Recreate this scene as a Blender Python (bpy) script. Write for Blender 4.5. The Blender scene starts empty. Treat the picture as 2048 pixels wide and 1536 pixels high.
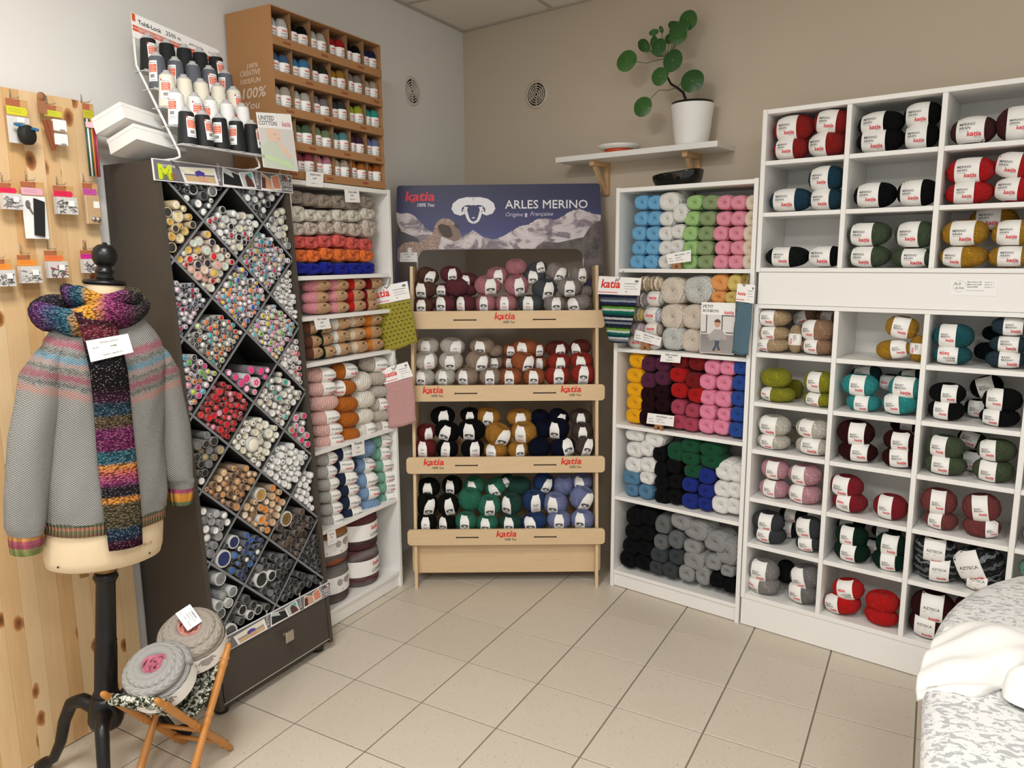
import bpy, bmesh, math, random
from math import sin, cos, pi, sqrt, radians, atan2
from mathutils import Matrix, Vector
SC = bpy.context.scene
COL = SC.collection
random.seed(7)

# ---------------------------------------------------------------- camera
cam_data = bpy.data.cameras.new('camera')
cam = bpy.data.objects.new('camera', cam_data); COL.objects.link(cam)
cam_data.sensor_width = 36.0
cam_data.lens = 1497.77 / 2048 * 36
cam_data.clip_start = .05
RR = ((0.8716322, 0.49011499, -0.00667838), (0.07535764, -0.14745585, -0.98619369), (-0.48433308, 0.85909491, -0.16546118))
cam.matrix_world = Matrix(((RR[0][0], -RR[1][0], -RR[2][0], 1.94375), (RR[0][1], -RR[1][1], -RR[2][1], -2.46352),
                           (RR[0][2], -RR[1][2], -RR[2][2], 1.68679), (0, 0, 0, 1)))
SC.camera = cam

# ---------------------------------------------------------------- world, lamps, exposure
w = bpy.data.worlds.new('world'); SC.world = w; w.use_nodes = True
w.node_tree.nodes['Background'].inputs[0].default_value = (1.0, .985, .96, 1)
w.node_tree.nodes['Background'].inputs[1].default_value = .62
def area(name, loc, size, power, col=(1, .992, .975), rot=(0, 0, 0)):
    d = bpy.data.lights.new(name, 'AREA'); d.shape = 'RECTANGLE'; d.size, d.size_y = size; d.energy = power; d.color = col
    o = bpy.data.objects.new(name, d); o.location = loc; o.rotation_euler = rot; COL.objects.link(o); return o
area('ceiling_lamp', (.75, -1.75, 3.0), (.6, .6), 34)
area('ceiling_lamp', (.75, -3.55, 3.0), (.6, .6), 30)
area('ceiling_lamp', (2.55, -2.05, 3.0), (.6, .6), 18)
area('ceiling_lamp', (2.55, -3.55, 3.0), (.6, .6), 28)
SC.view_settings.view_transform = 'Standard'; SC.view_settings.look = 'None'
SC.view_settings.gamma = 1.0; SC.view_settings.use_curve_mapping = False
SC.view_settings.exposure = 0.5

# ---------------------------------------------------------------- materials
def lin(h):
    if isinstance(h, (tuple, list)): return tuple(h[:3])
    v = [int(h[i:i + 2], 16) / 255 for i in (0, 2, 4)]
    return tuple(c / 12.92 if c <= .04045 else ((c + .055) / 1.055) ** 2.4 for c in v)
MATS = {}
class NT:
    """small node-tree writer"""
    def __init__(s, m): s.t = m.node_tree; s.b = s.t.nodes['Principled BSDF']
    def n(s, typ, **kw):
        nd = s.t.nodes.new(typ)
        for k, v in kw.items(): setattr(nd, k, v)
        return nd
    def l(s, a, b): s.t.links.new(a, b)
    def val(s, x):
        return x
    def setin(s, sock, x):
        if isinstance(x, bpy.types.NodeSocket): s.l(x, sock)
        else: sock.default_value = x
    def math(s, op, a, b=None, c=None):
        nd = s.n('ShaderNodeMath', operation=op); s.setin(nd.inputs[0], a)
        if b is not None: s.setin(nd.inputs[1], b)
        if c is not None: s.setin(nd.inputs[2], c)
        return nd.outputs[0]
    def coord(s, kind='Object'): return s.n('ShaderNodeTexCoord').outputs[kind]
    def xyz(s, v):
        nd = s.n('ShaderNodeSeparateXYZ'); s.l(v, nd.inputs[0]); return nd.outputs
    def noise(s, scale, detail=2, vec=None, rough=.5, dist=0, out=0):
        nd = s.n('ShaderNodeTexNoise'); nd.inputs['Scale'].default_value = scale; nd.inputs['Detail'].default_value = detail
        nd.inputs['Roughness'].default_value = rough; nd.inputs['Distortion'].default_value = dist
        if vec is not None: s.l(vec, nd.inputs['Vector'])
        return nd.outputs[out]
    def mapping(s, vec, scale=(1, 1, 1), loc=(0, 0, 0)):
        nd = s.n('ShaderNodeMapping'); s.l(vec, nd.inputs[0]); nd.inputs['Scale'].default_value = scale; nd.inputs['Location'].default_value = loc
        return nd.outputs[0]
    def ramp(s, fac, stops, interp='LINEAR'):
        nd = s.n('ShaderNodeValToRGB'); cr = nd.color_ramp; cr.interpolation = interp
        while len(cr.elements) < len(stops): cr.elements.new(.5)
        for e, (p, c) in zip(cr.elements, stops): e.position = p; e.color = (*lin(c), 1)
        s.l(fac, nd.inputs[0]); return nd.outputs[0]
    def mix(s, fac, a, b, mode='MIX'):
        nd = s.n('ShaderNodeMix', data_type='RGBA', blend_type=mode); s.setin(nd.inputs[0], fac)
        for i, x in ((6, a), (7, b)):
            s.setin(nd.inputs[i], (*lin(x), 1) if isinstance(x, (str, tuple)) else x)
        return nd.outputs[2]
    def bump(s, h, strength=.5, dist=.002):
        nd = s.n('ShaderNodeBump'); nd.inputs['Strength'].default_value = strength; nd.inputs['Distance'].default_value = dist
        s.l(h, nd.inputs['Height']); s.l(nd.outputs[0], s.b.inputs['Normal'])
    def base(s, c): s.l(c, s.b.inputs['Base Color'])
def new_mat(name, rgb=(.8, .8, .8), rough=.5, metal=0, spec=.5):
    m = bpy.data.materials.new(name); m.use_nodes = True
    b = m.node_tree.nodes['Principled BSDF']; b.inputs['Base Color'].default_value = (*lin(rgb), 1)
    b.inputs['Roughness'].default_value = rough; b.inputs['Metallic'].default_value = metal
    b.inputs['Specular IOR Level'].default_value = spec
    m.diffuse_color = (*lin(rgb), 1)
    return m
def M(name, rgb=None, rough=.5, metal=0, spec=.5):
    if name not in MATS: MATS[name] = new_mat(name, rgb, rough, metal, spec)
    return MATS[name]
def grainy(name, rgb, rough, amt=.06, scale=30, bump=0, bscale=200, spec=.4):
    """plain surface with slight tone variation and fine relief"""
    m = M(name, rgb, rough, spec=spec); t = NT(m); v = t.coord()
    n = t.noise(scale, 3, v)
    c = lin(rgb); t.base(t.mix(n, tuple(x * (1 - amt) for x in c), tuple(min(1, x * (1 + amt)) for x in c)))
    if bump: t.bump(t.noise(bscale, 2, v), bump, .001)
    return m
WALL_A = grainy('paint_grey_white', 'DCDAD5', .75, .03, 3, .15, 120)
WALL_B = grainy('paint_beige', 'C9BBA8', .75, .03, 3, .15, 120)
CEIL = grainy('ceiling_panel_white', 'DDD8CC', .9, .03, 8, .25, 300)
WHITE = grainy('white_melamine', 'ECEAE5', .42, .012, 6)
PAPER = M('white_paper', 'F0EEEA', .7)
CARD = M('white_card', 'EDEBE6', .6)
INK = M('black_ink', '2A2A2C', .7)
INK2 = M('grey_ink', '6A6A6C', .7)
RED = M('coral_red_ink', 'DD3A4A', .6)
REDD = M('red_ink', 'D92A20', .6)
STEEL = M('bright_steel', 'C8C6C2', .28, .9)
BLACKM = M('black_lacquer', '0B0A09', .35)

# ---------------------------------------------------------------- mesh builder
def rotz(a): return Matrix.Rotation(a, 4, 'Z')
def T(x, y, z): return Matrix.Translation((x, y, z))
class MB:
    def __init__(s): s.v = []; s.f = []; s.m = []; s.sm = []
    def add(s, vs, fs, mi=0, smooth=False, X=None):
        o = len(s.v)
        s.v += [tuple(X @ Vector(p)) if X is not None else tuple(p) for p in vs]
        s.f += [tuple(i + o for i in f) for f in fs]; s.m += [mi] * len(fs); s.sm += [smooth] * len(fs); return s
    def box(s, x0, x1, y0, y1, z0, z1, mi=0, X=None, c=0.0):
        if c <= 0:
            vs = [(x, y, z) for z in (z0, z1) for y in (y0, y1) for x in (x0, x1)]
            return s.add(vs, [(0, 2, 3, 1), (4, 5, 7, 6), (0, 1, 5, 4), (2, 6, 7, 3), (0, 4, 6, 2), (1, 3, 7, 5)], mi, False, X)
        bm = bmesh.new(); bmesh.ops.create_cube(bm, size=1)
        for v in bm.verts: v.co = ((x0 + x1) / 2 + v.co.x * (x1 - x0), (y0 + y1) / 2 + v.co.y * (y1 - y0), (z0 + z1) / 2 + v.co.z * (z1 - z0))
        bmesh.ops.bevel(bm, geom=bm.edges[:], offset=c, segments=1, affect='EDGES')
        bm.verts.index_update(); vs = [tuple(v.co) for v in bm.verts]; fs = [tuple(v.index for v in f.verts) for f in bm.faces]; bm.free()
        return s.add(vs, fs, mi, False, X)
    def lathe(s, prof, n=24, mi=0, X=None, smooth=True, caps=True, mis=None):
        vs = []; fs = []; ms = []
        for r, z in prof:
            for k in range(n): a = 2 * pi * k / n; vs.append((r * cos(a), r * sin(a), z))
        for i in range(len(prof) - 1):
            for k in range(n):
                fs.append((i * n + k, i * n + (k + 1) % n, (i + 1) * n + (k + 1) % n, (i + 1) * n + k)); ms.append(mis[i] if mis else mi)
        if caps:
            if prof[0][0] > 1e-5: fs.append(tuple(range(n - 1, -1, -1))); ms.append(ms[0])
            if prof[-1][0] > 1e-5: fs.append(tuple((len(prof) - 1) * n + k for k in range(n))); ms.append(ms[-2] if len(ms) > 1 else mi)
        o = len(s.v); s.v += [tuple(X @ Vector(p)) if X is not None else p for p in vs]
        s.f += [tuple(i + o for i in f) for f in fs]; s.m += ms; s.sm += [smooth] * len(fs); return s
    def tube(s, pts, r, n=8, mi=0, X=None, closed=False, smooth=True):
        pts = [Vector(p) for p in pts]; N = len(pts); rs = r if isinstance(r, (list, tuple)) else [r] * N
        vs = []; fs = []; up = None
        for i, p in enumerate(pts):
            if closed: t = pts[(i + 1) % N] - pts[i - 1]
            else: t = pts[min(i + 1, N - 1)] - pts[max(i - 1, 0)]
            t.normalize()
            if up is None: up = t.orthogonal().normalized()
            else: up = (up - t * up.dot(t)).normalized()
            b = t.cross(up)
            for k in range(n): a = 2 * pi * k / n; vs.append(p + (up * cos(a) + b * sin(a)) * rs[i])
        for i in range(N if closed else N - 1):
            j = (i + 1) % N
            for k in range(n): fs.append((i * n + k, i * n + (k + 1) % n, j * n + (k + 1) % n, j * n + k))
        if not closed: fs += [tuple(range(n - 1, -1, -1)), tuple((N - 1) * n + k for k in range(n))]
        return s.add(vs, fs, mi, smooth, X)
    def grid(s, rows, mi=0, smooth=True, X=None, closed=False, mis=None):
        R = len(rows); C = len(rows[0]); vs = [p for r in rows for p in r]; fs = []; ms = []
        for i in range(R - 1):
            for k in range(C if closed else C - 1):
                k2 = (k + 1) % C; fs.append((i * C + k, i * C + k2, (i + 1) * C + k2, (i + 1) * C + k)); ms.append(mis[i] if mis else mi)
        o = len(s.v); s.v += [tuple(X @ Vector(p)) if X is not None else tuple(p) for p in vs]
        s.f += [tuple(i + o for i in f) for f in fs]; s.m += ms; s.sm += [smooth] * len(fs); return s
    def prism(s, poly, y0, y1, mi=0, X=None, mside=None):
        """polygon in the x-z plane, extruded along y"""
        n = len(poly); vs = [(x, y0, z) for x, z in poly] + [(x, y1, z) for x, z in poly]
        s.add(vs, [tuple(range(n)), tuple(range(2 * n - 1, n - 1, -1))], mi, False, X)
        o = len(s.v) - 2 * n
        for i in range(n): j = (i + 1) % n; s.f.append((o + i, o + n + i, o + n + j, o + j)); s.m.append(mi if mside is None else mside); s.sm.append(False)
        return s
    def flat(s, poly, y=0, mi=0, X=None):
        return s.add([(x, y, z) for x, z in poly], [tuple(range(len(poly)))], mi, False, X)
    def rect(s, x0, x1, z0, z1, y=0, mi=0, X=None): return s.flat([(x0, z0), (x1, z0), (x1, z1), (x0, z1)], y, mi, X)
    def text(s, body, x, z, size, y=0, mi=0, X=None, shear=0, off=0, align='LEFT', fit=None, fn=None, flip=False):
        vs, fs, w = text2d(body, size, shear, off, align)
        k = fit / w if fit else 1
        if fn: P = [fn(x + a * k, z + b) for a, b in vs]
        else: P = [(x + a * k, y, z + b) for a, b in vs]
        return s.add(P, fs, mi, False, X)
    def data(s, name, mats):
        me = bpy.data.meshes.new(name); me.from_pydata(s.v, [], s.f)
        for m in mats: me.materials.append(m)
        me.polygons.foreach_set('material_index', s.m); me.polygons.foreach_set('use_smooth', s.sm)
        me.update(); return me
    def build(s, name, mats, parent=None, X=None, fix=True):
        if not isinstance(mats, (list, tuple)): mats = [mats]
        me = s.data(name, mats)
        if fix:
            bm = bmesh.new(); bm.from_mesh(me); bmesh.ops.recalc_face_normals(bm, faces=bm.faces[:]); bm.to_mesh(me); bm.free()
        return link(name, me, parent, X)
TX = {}
def text2d(body, size, shear=0, off=0, align='LEFT'):
    key = (body, shear, off, align)
    if key not in TX:
        cu = bpy.data.curves.new('t', 'FONT'); cu.body = body; cu.size = 1; cu.shear = shear; cu.offset = off; cu.align_x = align; cu.resolution_u = 2
        ob = bpy.data.objects.new('t', cu); COL.objects.link(ob)
        dg = bpy.context.evaluated_depsgraph_get(); me = bpy.data.meshes.new_from_object(ob.evaluated_get(dg))
        vs = [(v.co.x, v.co.y) for v in me.vertices]; fs = [tuple(p.vertices) for p in me.polygons]
        bpy.data.objects.remove(ob); bpy.data.curves.remove(cu); bpy.data.meshes.remove(me)
        TX[key] = (vs, fs)
    vs, fs = TX[key]; vs = [(a * size, b * size) for a, b in vs]
    w = max(a for a, b in vs) - min(a for a, b in vs) if vs else 1
    return vs, fs, w
def link(name, me, parent=None, X=None):
    o = bpy.data.objects.new(name, me); COL.objects.link(o)
    if parent is not None: o.parent = parent
    if X is not None: o.matrix_basis = X
    return o
def empty(name, X=None, parent=None):
    o = bpy.data.objects.new(name, None); o.empty_display_size = .05; COL.objects.link(o)
    if X is not None: o.matrix_basis = X
    if parent is not None: o.parent = parent
    return o
def tag(o, label, cat, group=None, kind=None):
    o['label'] = label; o['category'] = cat
    if group: o['group'] = group
    if kind: o['kind'] = kind
    return o
def structure(o): o['kind'] = 'structure'; return o
def frame(x, y, z, deg): return T(x, y, z) @ rotz(radians(deg))
FG = frame(1.2607, .8878, 0, -8.8)       # cubby unit on the right wall
FR = frame(.574, .9927, 0, -8.8)         # white bookcase on the right wall
FL = frame(-.376, -.216, 0, 90)          # white bookcase on the left wall
FC = frame(-.2475, -.790, 0, 90)         # button cabinet
FD = frame(-.3004, .4715, 0, 29.6)       # plywood display in the corner
FW = FR @ T(0, .385, 0)                  # right wall plane

# ---------------------------------------------------------------- room
def clip(poly, a, b, c):                  # keep a*x+b*y<=c
    out = []
    for i, p in enumerate(poly):
        q = poly[(i + 1) % len(poly)]; dp = a * p[0] + b * p[1] - c; dq = a * q[0] + b * q[1] - c
        if dp <= 0: out.append(p)
        if dp * dq < 0: t = dp / (dp - dq); out.append((p[0] + t * (q[0] - p[0]), p[1] + t * (q[1] - p[1])))
    return out
XA = -.655
wn = FW.to_3x3() @ Vector((0, 1, 0)); wp = FW.translation
def in_room(poly, m=0.0):
    poly = clip(poly, -1, 0, -XA - m)
    return clip(poly, wn.x, wn.y, wn.x * wp.x + wn.y * wp.y - m)
S = .333
TILE = M('beige_speckled_tile', 'CDBFAA', .42); t = NT(TILE); v = t.coord()
oi = t.n('ShaderNodeObjectInfo').outputs['Random']
tone = t.mix(oi, 'CCC1B0', 'D3C8B8')
t.l(t.math('GREATER_THAN', t.noise(95, 2, t.mapping(v, (1, 2.2, 1)), .6), .655), (mx := t.n('ShaderNodeMix', data_type='RGBA')).inputs[0])
t.l(tone, mx.inputs[6]); mx.inputs[7].default_value = (*lin('A89A88'), 1)
mm = t.mix(t.math('GREATER_THAN', t.noise(60, 2, t.mapping(v, (2, 1, 1), (3, 1, 0)), .6), .70), mx.outputs[2], '8C8075')
t.base(t.mix(t.math('MULTIPLY', t.noise(3, 3, v), .35), mm, 'B9AB97')); t.bump(t.noise(60, 3, v), .06, .001)
GROUT = M('grey_grout', '7C7266', .9)
fl = MB(); base = in_room([(-2.5, -4.5), (5, -4.5), (5, 3), (-2.5, 3)], -.06)
fl.add([(x, y, -.05) for x, y in base] + [(x, y, -.0035) for x, y in base],
       [tuple(range(len(base) - 1, -1, -1)), tuple(range(len(base), 2 * len(base)))] + [(i, (i + 1) % len(base), len(base) + (i + 1) % len(base), len(base) + i) for i in range(len(base))])
floor = structure(fl.build('floor', GROUT))
gap = .0028; tile_me = None
for i in range(-3, 11):
    for j in range(-9, 6):
        P = [(i * S + gap, j * S + gap), ((i + 1) * S - gap, j * S + gap), ((i + 1) * S - gap, (j + 1) * S - gap), (i * S + gap, (j + 1) * S - gap)]
        Q = in_room(P)
        if len(Q) < 3: continue
        cx, cy = (i + .5) * S, (j + .5) * S
        full = len(Q) == 4 and all(abs(a[0] - b[0]) + abs(a[1] - b[1]) < 1e-6 for a, b in zip(P, Q))
        if full and tile_me: me = tile_me
        else:
            b = MB(); n = len(Q); c = .0012
            q = [(x - cx, y - cy) for x, y in Q]; mxx = sum(p[0] for p in q) / n; myy = sum(p[1] for p in q) / n
            inn = [(x - c * (1 if x > mxx else -1), y - c * (1 if y > myy else -1)) for x, y in q]
            b.add([(x, y, -.006) for x, y in q] + [(x, y, -c) for x, y in q] + [(x, y, 0) for x, y in inn],
                  [(k, (k + 1) % n, n + (k + 1) % n, n + k) for k in range(n)] + [(n + k, n + (k + 1) % n, 2 * n + (k + 1) % n, 2 * n + k) for k in range(n)] + [tuple(2 * n + k for k in range(n))])
            me = b.data('tile', [TILE])
            if full: tile_me = me
        link('tile', me, floor, T(cx, cy, 0))
ZC = 3.037
b = MB(); b.box(XA - .1, XA, -4.5, 1.62, -.05, ZC + .05); structure(b.build('wall_left', WALL_A))
b = MB(); b.box(-1.4, 5, 0, .1, -.05, ZC + .05, X=FW); structure(b.build('wall_right', WALL_B))
# suspended ceiling: panels laid on the room grid, edge angles and bars
ce = MB(); cb = in_room([(-2.5, -4.5), (5, -4.5), (5, 3), (-2.5, 3)], -.05)
ce.add([(x, y, ZC + .03) for x, y in cb] + [(x, y, ZC + .06) for x, y in cb], [tuple(range(len(cb))), tuple(range(2 * len(cb) - 1, len(cb) - 1, -1))] + [(i, len(cb) + i, len(cb) + (i + 1) % len(cb), (i + 1) % len(cb)) for i in range(len(cb))])
ceiling = structure(ce.build('ceiling', CEIL))
BAR = M('ceiling_bar_grey', 'B4AC9E', .6)
x1, y1 = .0, .995
xs = [XA, .0] + [.6 * k for k in range(1, 8)]; ys = [1.7, .995] + [.995 - .6 * k for k in range(1, 10)]
for i in range(len(xs) - 1):
    for j in range(len(ys) - 1):
        Q = in_room([(xs[i] + .008, ys[j + 1] + .008), (xs[i + 1] - .008, ys[j + 1] + .008), (xs[i + 1] - .008, ys[j] - .008), (xs[i] + .008, ys[j] - .008)], .012)
        if len(Q) < 3: continue
        b = MB(); n = len(Q)
        b.add([(x, y, ZC - .004) for x, y in Q] + [(x, y, ZC + .03) for x, y in Q], [tuple(range(n - 1, -1, -1))] + [(k, (k + 1) % n, n + (k + 1) % n, n + k) for k in range(n)])
        b.build('ceiling_panel', CEIL, ceiling)
for x in xs[1:-1]:
    Q = in_room([(x - .011, -4.4), (x + .011, -4.4), (x + .011, 3), (x - .011, 3)]); yt = max(p[1] for p in Q) - .006
    b = MB(); b.box(x - .011, x + .011, -4.4, yt, ZC - .008, ZC + .03); b.build('ceiling_bar', BAR, ceiling)
for y in ys[1:-1]:
    b = MB(); b.box(XA + .001, 4.4, y - .011, y + .011, ZC - .0085, ZC + .0295); b.build('ceiling_bar', BAR, ceiling)
b = MB(); b.box(XA, XA + .022, -4.4, 1.56, ZC - .012, ZC + .03); structure(b.build('trim_1', BAR))
b = MB(); b.box(-1.28, 4.5, -.022, 0, ZC - .012, ZC + .03, X=FW); structure(b.build('trim_2', BAR))
# round wall vents
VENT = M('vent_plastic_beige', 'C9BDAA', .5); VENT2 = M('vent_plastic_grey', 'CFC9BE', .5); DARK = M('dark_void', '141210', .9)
def vent(X, mat, label):
    r0 = .062; t = empty('wall_vent', X); tag(t, label, 'vent')
    b = MB(); Rx = Matrix.Rotation(pi / 2, 4, 'X')
    b.lathe([(.078, 0), (.078, .003), (.070, .008), (r0, .009), (r0, .002)], 40, X=Rx @ T(0, 0, 0), caps=False); b.build('vent_frame', mat, t)
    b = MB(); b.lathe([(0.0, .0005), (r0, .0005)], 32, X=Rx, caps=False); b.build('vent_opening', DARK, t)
    for r in (.051, .038, .025, .012):
        b = MB(); b.lathe([(r - .0024, .002), (r - .0024, .008), (r + .0024, .008), (r + .0024, .002)], 32, X=Rx, caps=False); b.build('vent_ring', mat, t)
    b = MB()
    for k in range(6): b.box(.008, r0, -.0014, .0014, .002, .0085, X=Rx @ rotz(pi / 6 + k * pi / 3))
    b.build('vent_spoke', mat, t)
vent(FW @ T(-.752, 0, 2.600), VENT, 'round slotted air vent on the beige right wall')
vent(T(XA, 1.043, 2.597) @ rotz(pi / 2), VENT2, 'round slotted air vent on the pale left wall near the corner')
# ---------------------------------------------------------------- white bookcases
def bookcase(X, W, tops, depth, label, top=2.015):
    t = empty('bookcase', X); tag(t, label, 'bookcase')
    for x in (0, W - .019): b = MB(); b.box(x, x + .019, 0, depth, 0, top, c=.0012); b.build('side_panel', WHITE, t)
    b = MB(); b.box(.019, W - .019, .001, depth, top - .022, top - .003, c=.001); b.build('top_panel', WHITE, t)
    for z in tops: b = MB(); b.box(.0195, W - .0195, .004, depth - .006, z - .018, z, c=.001); b.build('shelf', WHITE, t)
    b = MB(); b.box(.0195, W - .0195, .012, .028, 0.004, tops[0] - .018); b.build('plinth', WHITE, t)
    b = MB(); b.box(.001, W - .001, depth - .005, depth, .06, top - .002); b.build('back_panel', WHITE, t)
    return t
TR = [.090, .488, .864, 1.247, 1.634]
TL = [.088, .480, .853, 1.247, 1.446, 1.619]
bookcase(FR, .69, TR, .30, 'narrow white bookcase full of round skein ends, beside the cubby shelving')
bookcase(FL @ T(.0285, 0, 0), .6615, TL, .275, 'white bookcase of yarn on the left wall beside the button cabinet')
# ---------------------------------------------------------------- cubby unit on the right wall
def cubby():
    t = empty('cubby_shelving', FG); tag(t, 'large white wall of cubby holes filled with white-labelled yarn balls', 'shelving')
    d = .293; dv = [0, .331, .658, .9995, 1.335]
    xr = [0.0, .332, .659, 1.0, 1.335]
    W = 1.354
    def bx(n, *a): b = MB(); b.box(*a, c=.001); b.build(n, WHITE, t)
    for x in (0, W - .019): bx('side_panel', x, x + .019, 0, d, 1.622, 2.288); bx('side_panel', x, x + .019, 0, d, .134, 1.484)
    bx('top_panel', .0195, W - .0195, .001, d, 2.269, 2.287); bx('base_board', .0195, W - .0195, .001, d, 1.623, 1.640)
    bx('top_panel', .0195, W - .0195, .001, d, 1.467, 1.4835); bx('base_board', .0195, W - .0195, .001, d, .134, .155)
    for x in xr[1:4]:
        bx('divider', x - .001, x + .0175, .0012, d, 1.6405, 2.2685); bx('divider', x, x + .0185, .0012, d, .1555, 1.4665)
    for k in range(4):
        a = xr[k] + .0195; e = xr[k + 1] - .0015
        for z in (1.870, 2.081): bx('shelf', a - (.0015 if k else 0), e, .002, d - .01, z - .0175, z)
        for z in (.403, .618, .841, 1.056, 1.274): bx('shelf', a, e + .001, .002, d - .01, z - .019, z)
    bx('fascia_panel', .010, W - .01, .010, .03, 1.4845, 1.6225); bx('plinth', .002, W - .002, .006, .024, .003, .1335)
    b = MB(); b.box(.001, W - .001, d, d + .005, 1.63, 2.285); b.box(.001, W - .001, d, d + .005, .1, 1.48); b.build('back_panel', WHITE, t)
    return t
cubby()
# price card on the fascia
b = MB(); b.box(0, .150, -.0012, 0, -.058, 0); 
for i, (s_, z) in enumerate((('Basic mérinos  5,5€', -.010), ('Mérinos aran 6,50€', -.019), ('Azteca 8,90€', -.028))): b.text(s_, .054, z, .0072, -.0016, 1, off=.01, fit=.044 - (.010 if i == 2 else 0))
for i, (s_, z) in enumerate((('Aiguilles 3,5 - 4', -.010), ('Aiguilles 5,5 - 6', -.019), ('Aiguilles 5 - 6', -.028))): b.text(s_, .108, z, .006, -.0016, 2, fit=.030)
b.text('De la laine pour le crochetage', .052, -.040, .005, -.0016, 2, fit=.055)
b.text('Au fil', .012, -.020, .015, -.0016, 1, shear=.3, fit=.022); b.text('de Soie', .015, -.034, .013, -.0016, 1, shear=.3, fit=.028)
ring = [(.030 + .021 * cos(2 * pi * k / 28), .021 * sin(2 * pi * k / 28) - .024) for k in range(25)]
for (a, c), (e, f) in zip(ring[:-1], ring[1:]):
    l = sqrt((e - a) ** 2 + (f - c) ** 2); nx, nz = -(f - c) / l * .0003, (e - a) / l * .0003
    b.flat([(a - nx, c - nz), (e - nx, f - nz), (e + nx, f + nz), (a + nx, c + nz)], -.0016, 2)
o = b.build('price_card', [PAPER, INK, INK2], None, FG @ T(.735, .0095, 1.598)); tag(o, 'printed price card with a round handwritten emblem on the white fascia between cubby rows', 'card')

# ---------------------------------------------------------------- wall shelf with plant
def wood(name, a, bcol, scale=(1, 1, 6), rough=.55):
    m = M(name, a, rough); t = NT(m); v = t.mapping(t.coord(), scale)
    n = t.noise(14, 3, v, .6, 1.2); t.base(t.mix(n, a, bcol)); return m
PINE = wood('pine_bracket', 'D9B78C', 'C49A68', (8, 8, 1))
t = empty('wall_shelf', FR); tag(t, 'white wall shelf on two pine brackets above the corner display', 'shelf')
b = MB(); b.box(-.478, .424, .178, .384, 2.186, 2.213, c=.001); b.build('shelf_board', WHITE, t)
for x in (-.275, .245):
    b = MB(); b.box(x - .013, x + .013, .359, .3845, 2.02, 2.1855); b.box(x - .013, x + .013, .215, .359, 2.160, 2.1855)
    b.prism([(.235, 2.160), (.262, 2.160), (.359, 2.045), (.359, 2.020), (.350, 2.020)], -.009, .009, X=T(x, 0, 0) @ rotz(pi / 2) if False else Matrix(((0, 1, 0, x), (1, 0, 0, 0), (0, 0, 1, 0), (0, 0, 0, 1))))
    b.build('bracket', PINE, t)
POT = M('white_glazed_ceramic', 'EFEEEA', .22); t0 = NT(POT)
SOIL = grainy('dark_soil', '1C1612', .95, .4, 80, .6, 90)
pot_loc = FR @ Vector((.250, .275, 2.213))
pl = empty('potted_plant', T(*pot_loc)); tag(pl, 'round-leaved green houseplant in a white ribbed pot on the wall shelf', 'plant')
b = MB(); prof = [(.070, 0), (.077, .002)]
for k in range(12): z = .006 + k * .0068; prof += [(.0775 + .026 * z / .19, z), (.0788 + .026 * z / .19, z + .0034)]
prof += [(.0925, .12), (.101, .186), (.1015, .190), (.098, .190), (.093, .15), (.093, .13)]
b.lathe(prof, 48); b.build('pot', POT, pl)
b = MB(); b.lathe([(.097, .176), (.0985, .200), (.095, .201), (.092, .176)], 40, caps=False); b.build('inner_pot_rim', BLACKM, pl)
b = MB(); b.lathe([(0, .184), (.05, .182), (.094, .178)], 32, caps=False); b.build('soil', SOIL, pl)
LEAF = M('leaf_green', '2F6B2A', .38); tt = NT(LEAF); v = tt.coord(); X_ = tt.xyz(v)
rad = tt.math('SQRT', tt.math('ADD', tt.math('MULTIPLY', X_[0], X_[0]), tt.math('MULTIPLY', X_[1], X_[1])))
rr = tt.n('ShaderNodeObjectInfo').outputs['Random']
c0 = tt.mix(rr, '1E4A1E', '44752E'); c1 = tt.mix(tt.noise(40, 3, v), c0, '2C5A26')
tt.base(tt.mix(tt.math('LESS_THAN', rad, .0018), c1, 'A9C98A'))
tt.bump(tt.math('SINE', tt.math('MULTIPLY', tt.math('ARCTAN2', X_[1], X_[0]), 11.0)), .15, .001)
STEM = grainy('plant_bark', '2A211A', .85, .3, 60, .8, 60); PET = M('petiole_green', '5B6A38', .5)
# leaf discs measured on a plane through the stem: x, z relative to the pot (m), width, height, depth, tilt(about z), lean
s_ = .000618
def lx(px): return (px - 1268) * s_
def lz(py): return .004 + (1062 - py) * s_ * 1.02
stem_pts = [(-.020, 0, .17), (-.032, -.004, .215), (-.045, -.006, .25), (-.075, -.01, .275), (-.105, -.012, .295), (-.125, -.012, .33), (-.128, -.01, .375), (-.122, -.008, .415)]
b = MB(); b.tube(stem_pts, [.0075, .007, .0065, .006, .0055, .005, .0045, .003], 8); b.build('stem', STEM, pl)
LV = [(672, 318, 840, 490, -.06, 20, .0), (895, 170, 975, 225, .01, 60, 0), (985, 157, 1018, 225, .0, 20, .5), (1022, 122, 1165, 200, .05, 65, -.5), (1150, 80, 1290, 245, -.02, 10, .3),
      (1085, 165, 1250, 285, -.05, 15, .2), (1110, 225, 1245, 355, -.08, 10, -.1), (958, 270, 1075, 408, -.06, 10, 0), (1065, 368, 1215, 545, -.08, 10, 0), (980, 487, 1110, 635, -.09, 20, .25),
      (1208, 530, 1387, 708, -.085, 0, 0), (835, 683, 988, 845, -.085, 20, .3), (797, 208, 885, 335, .03, 20, .75), (855, 255, 915, 350, .0, 20, .5), (925, 230, 985, 330, -.02, 20, .1), (1020, 215, 1090, 300, .02, 20, .4)]
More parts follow.
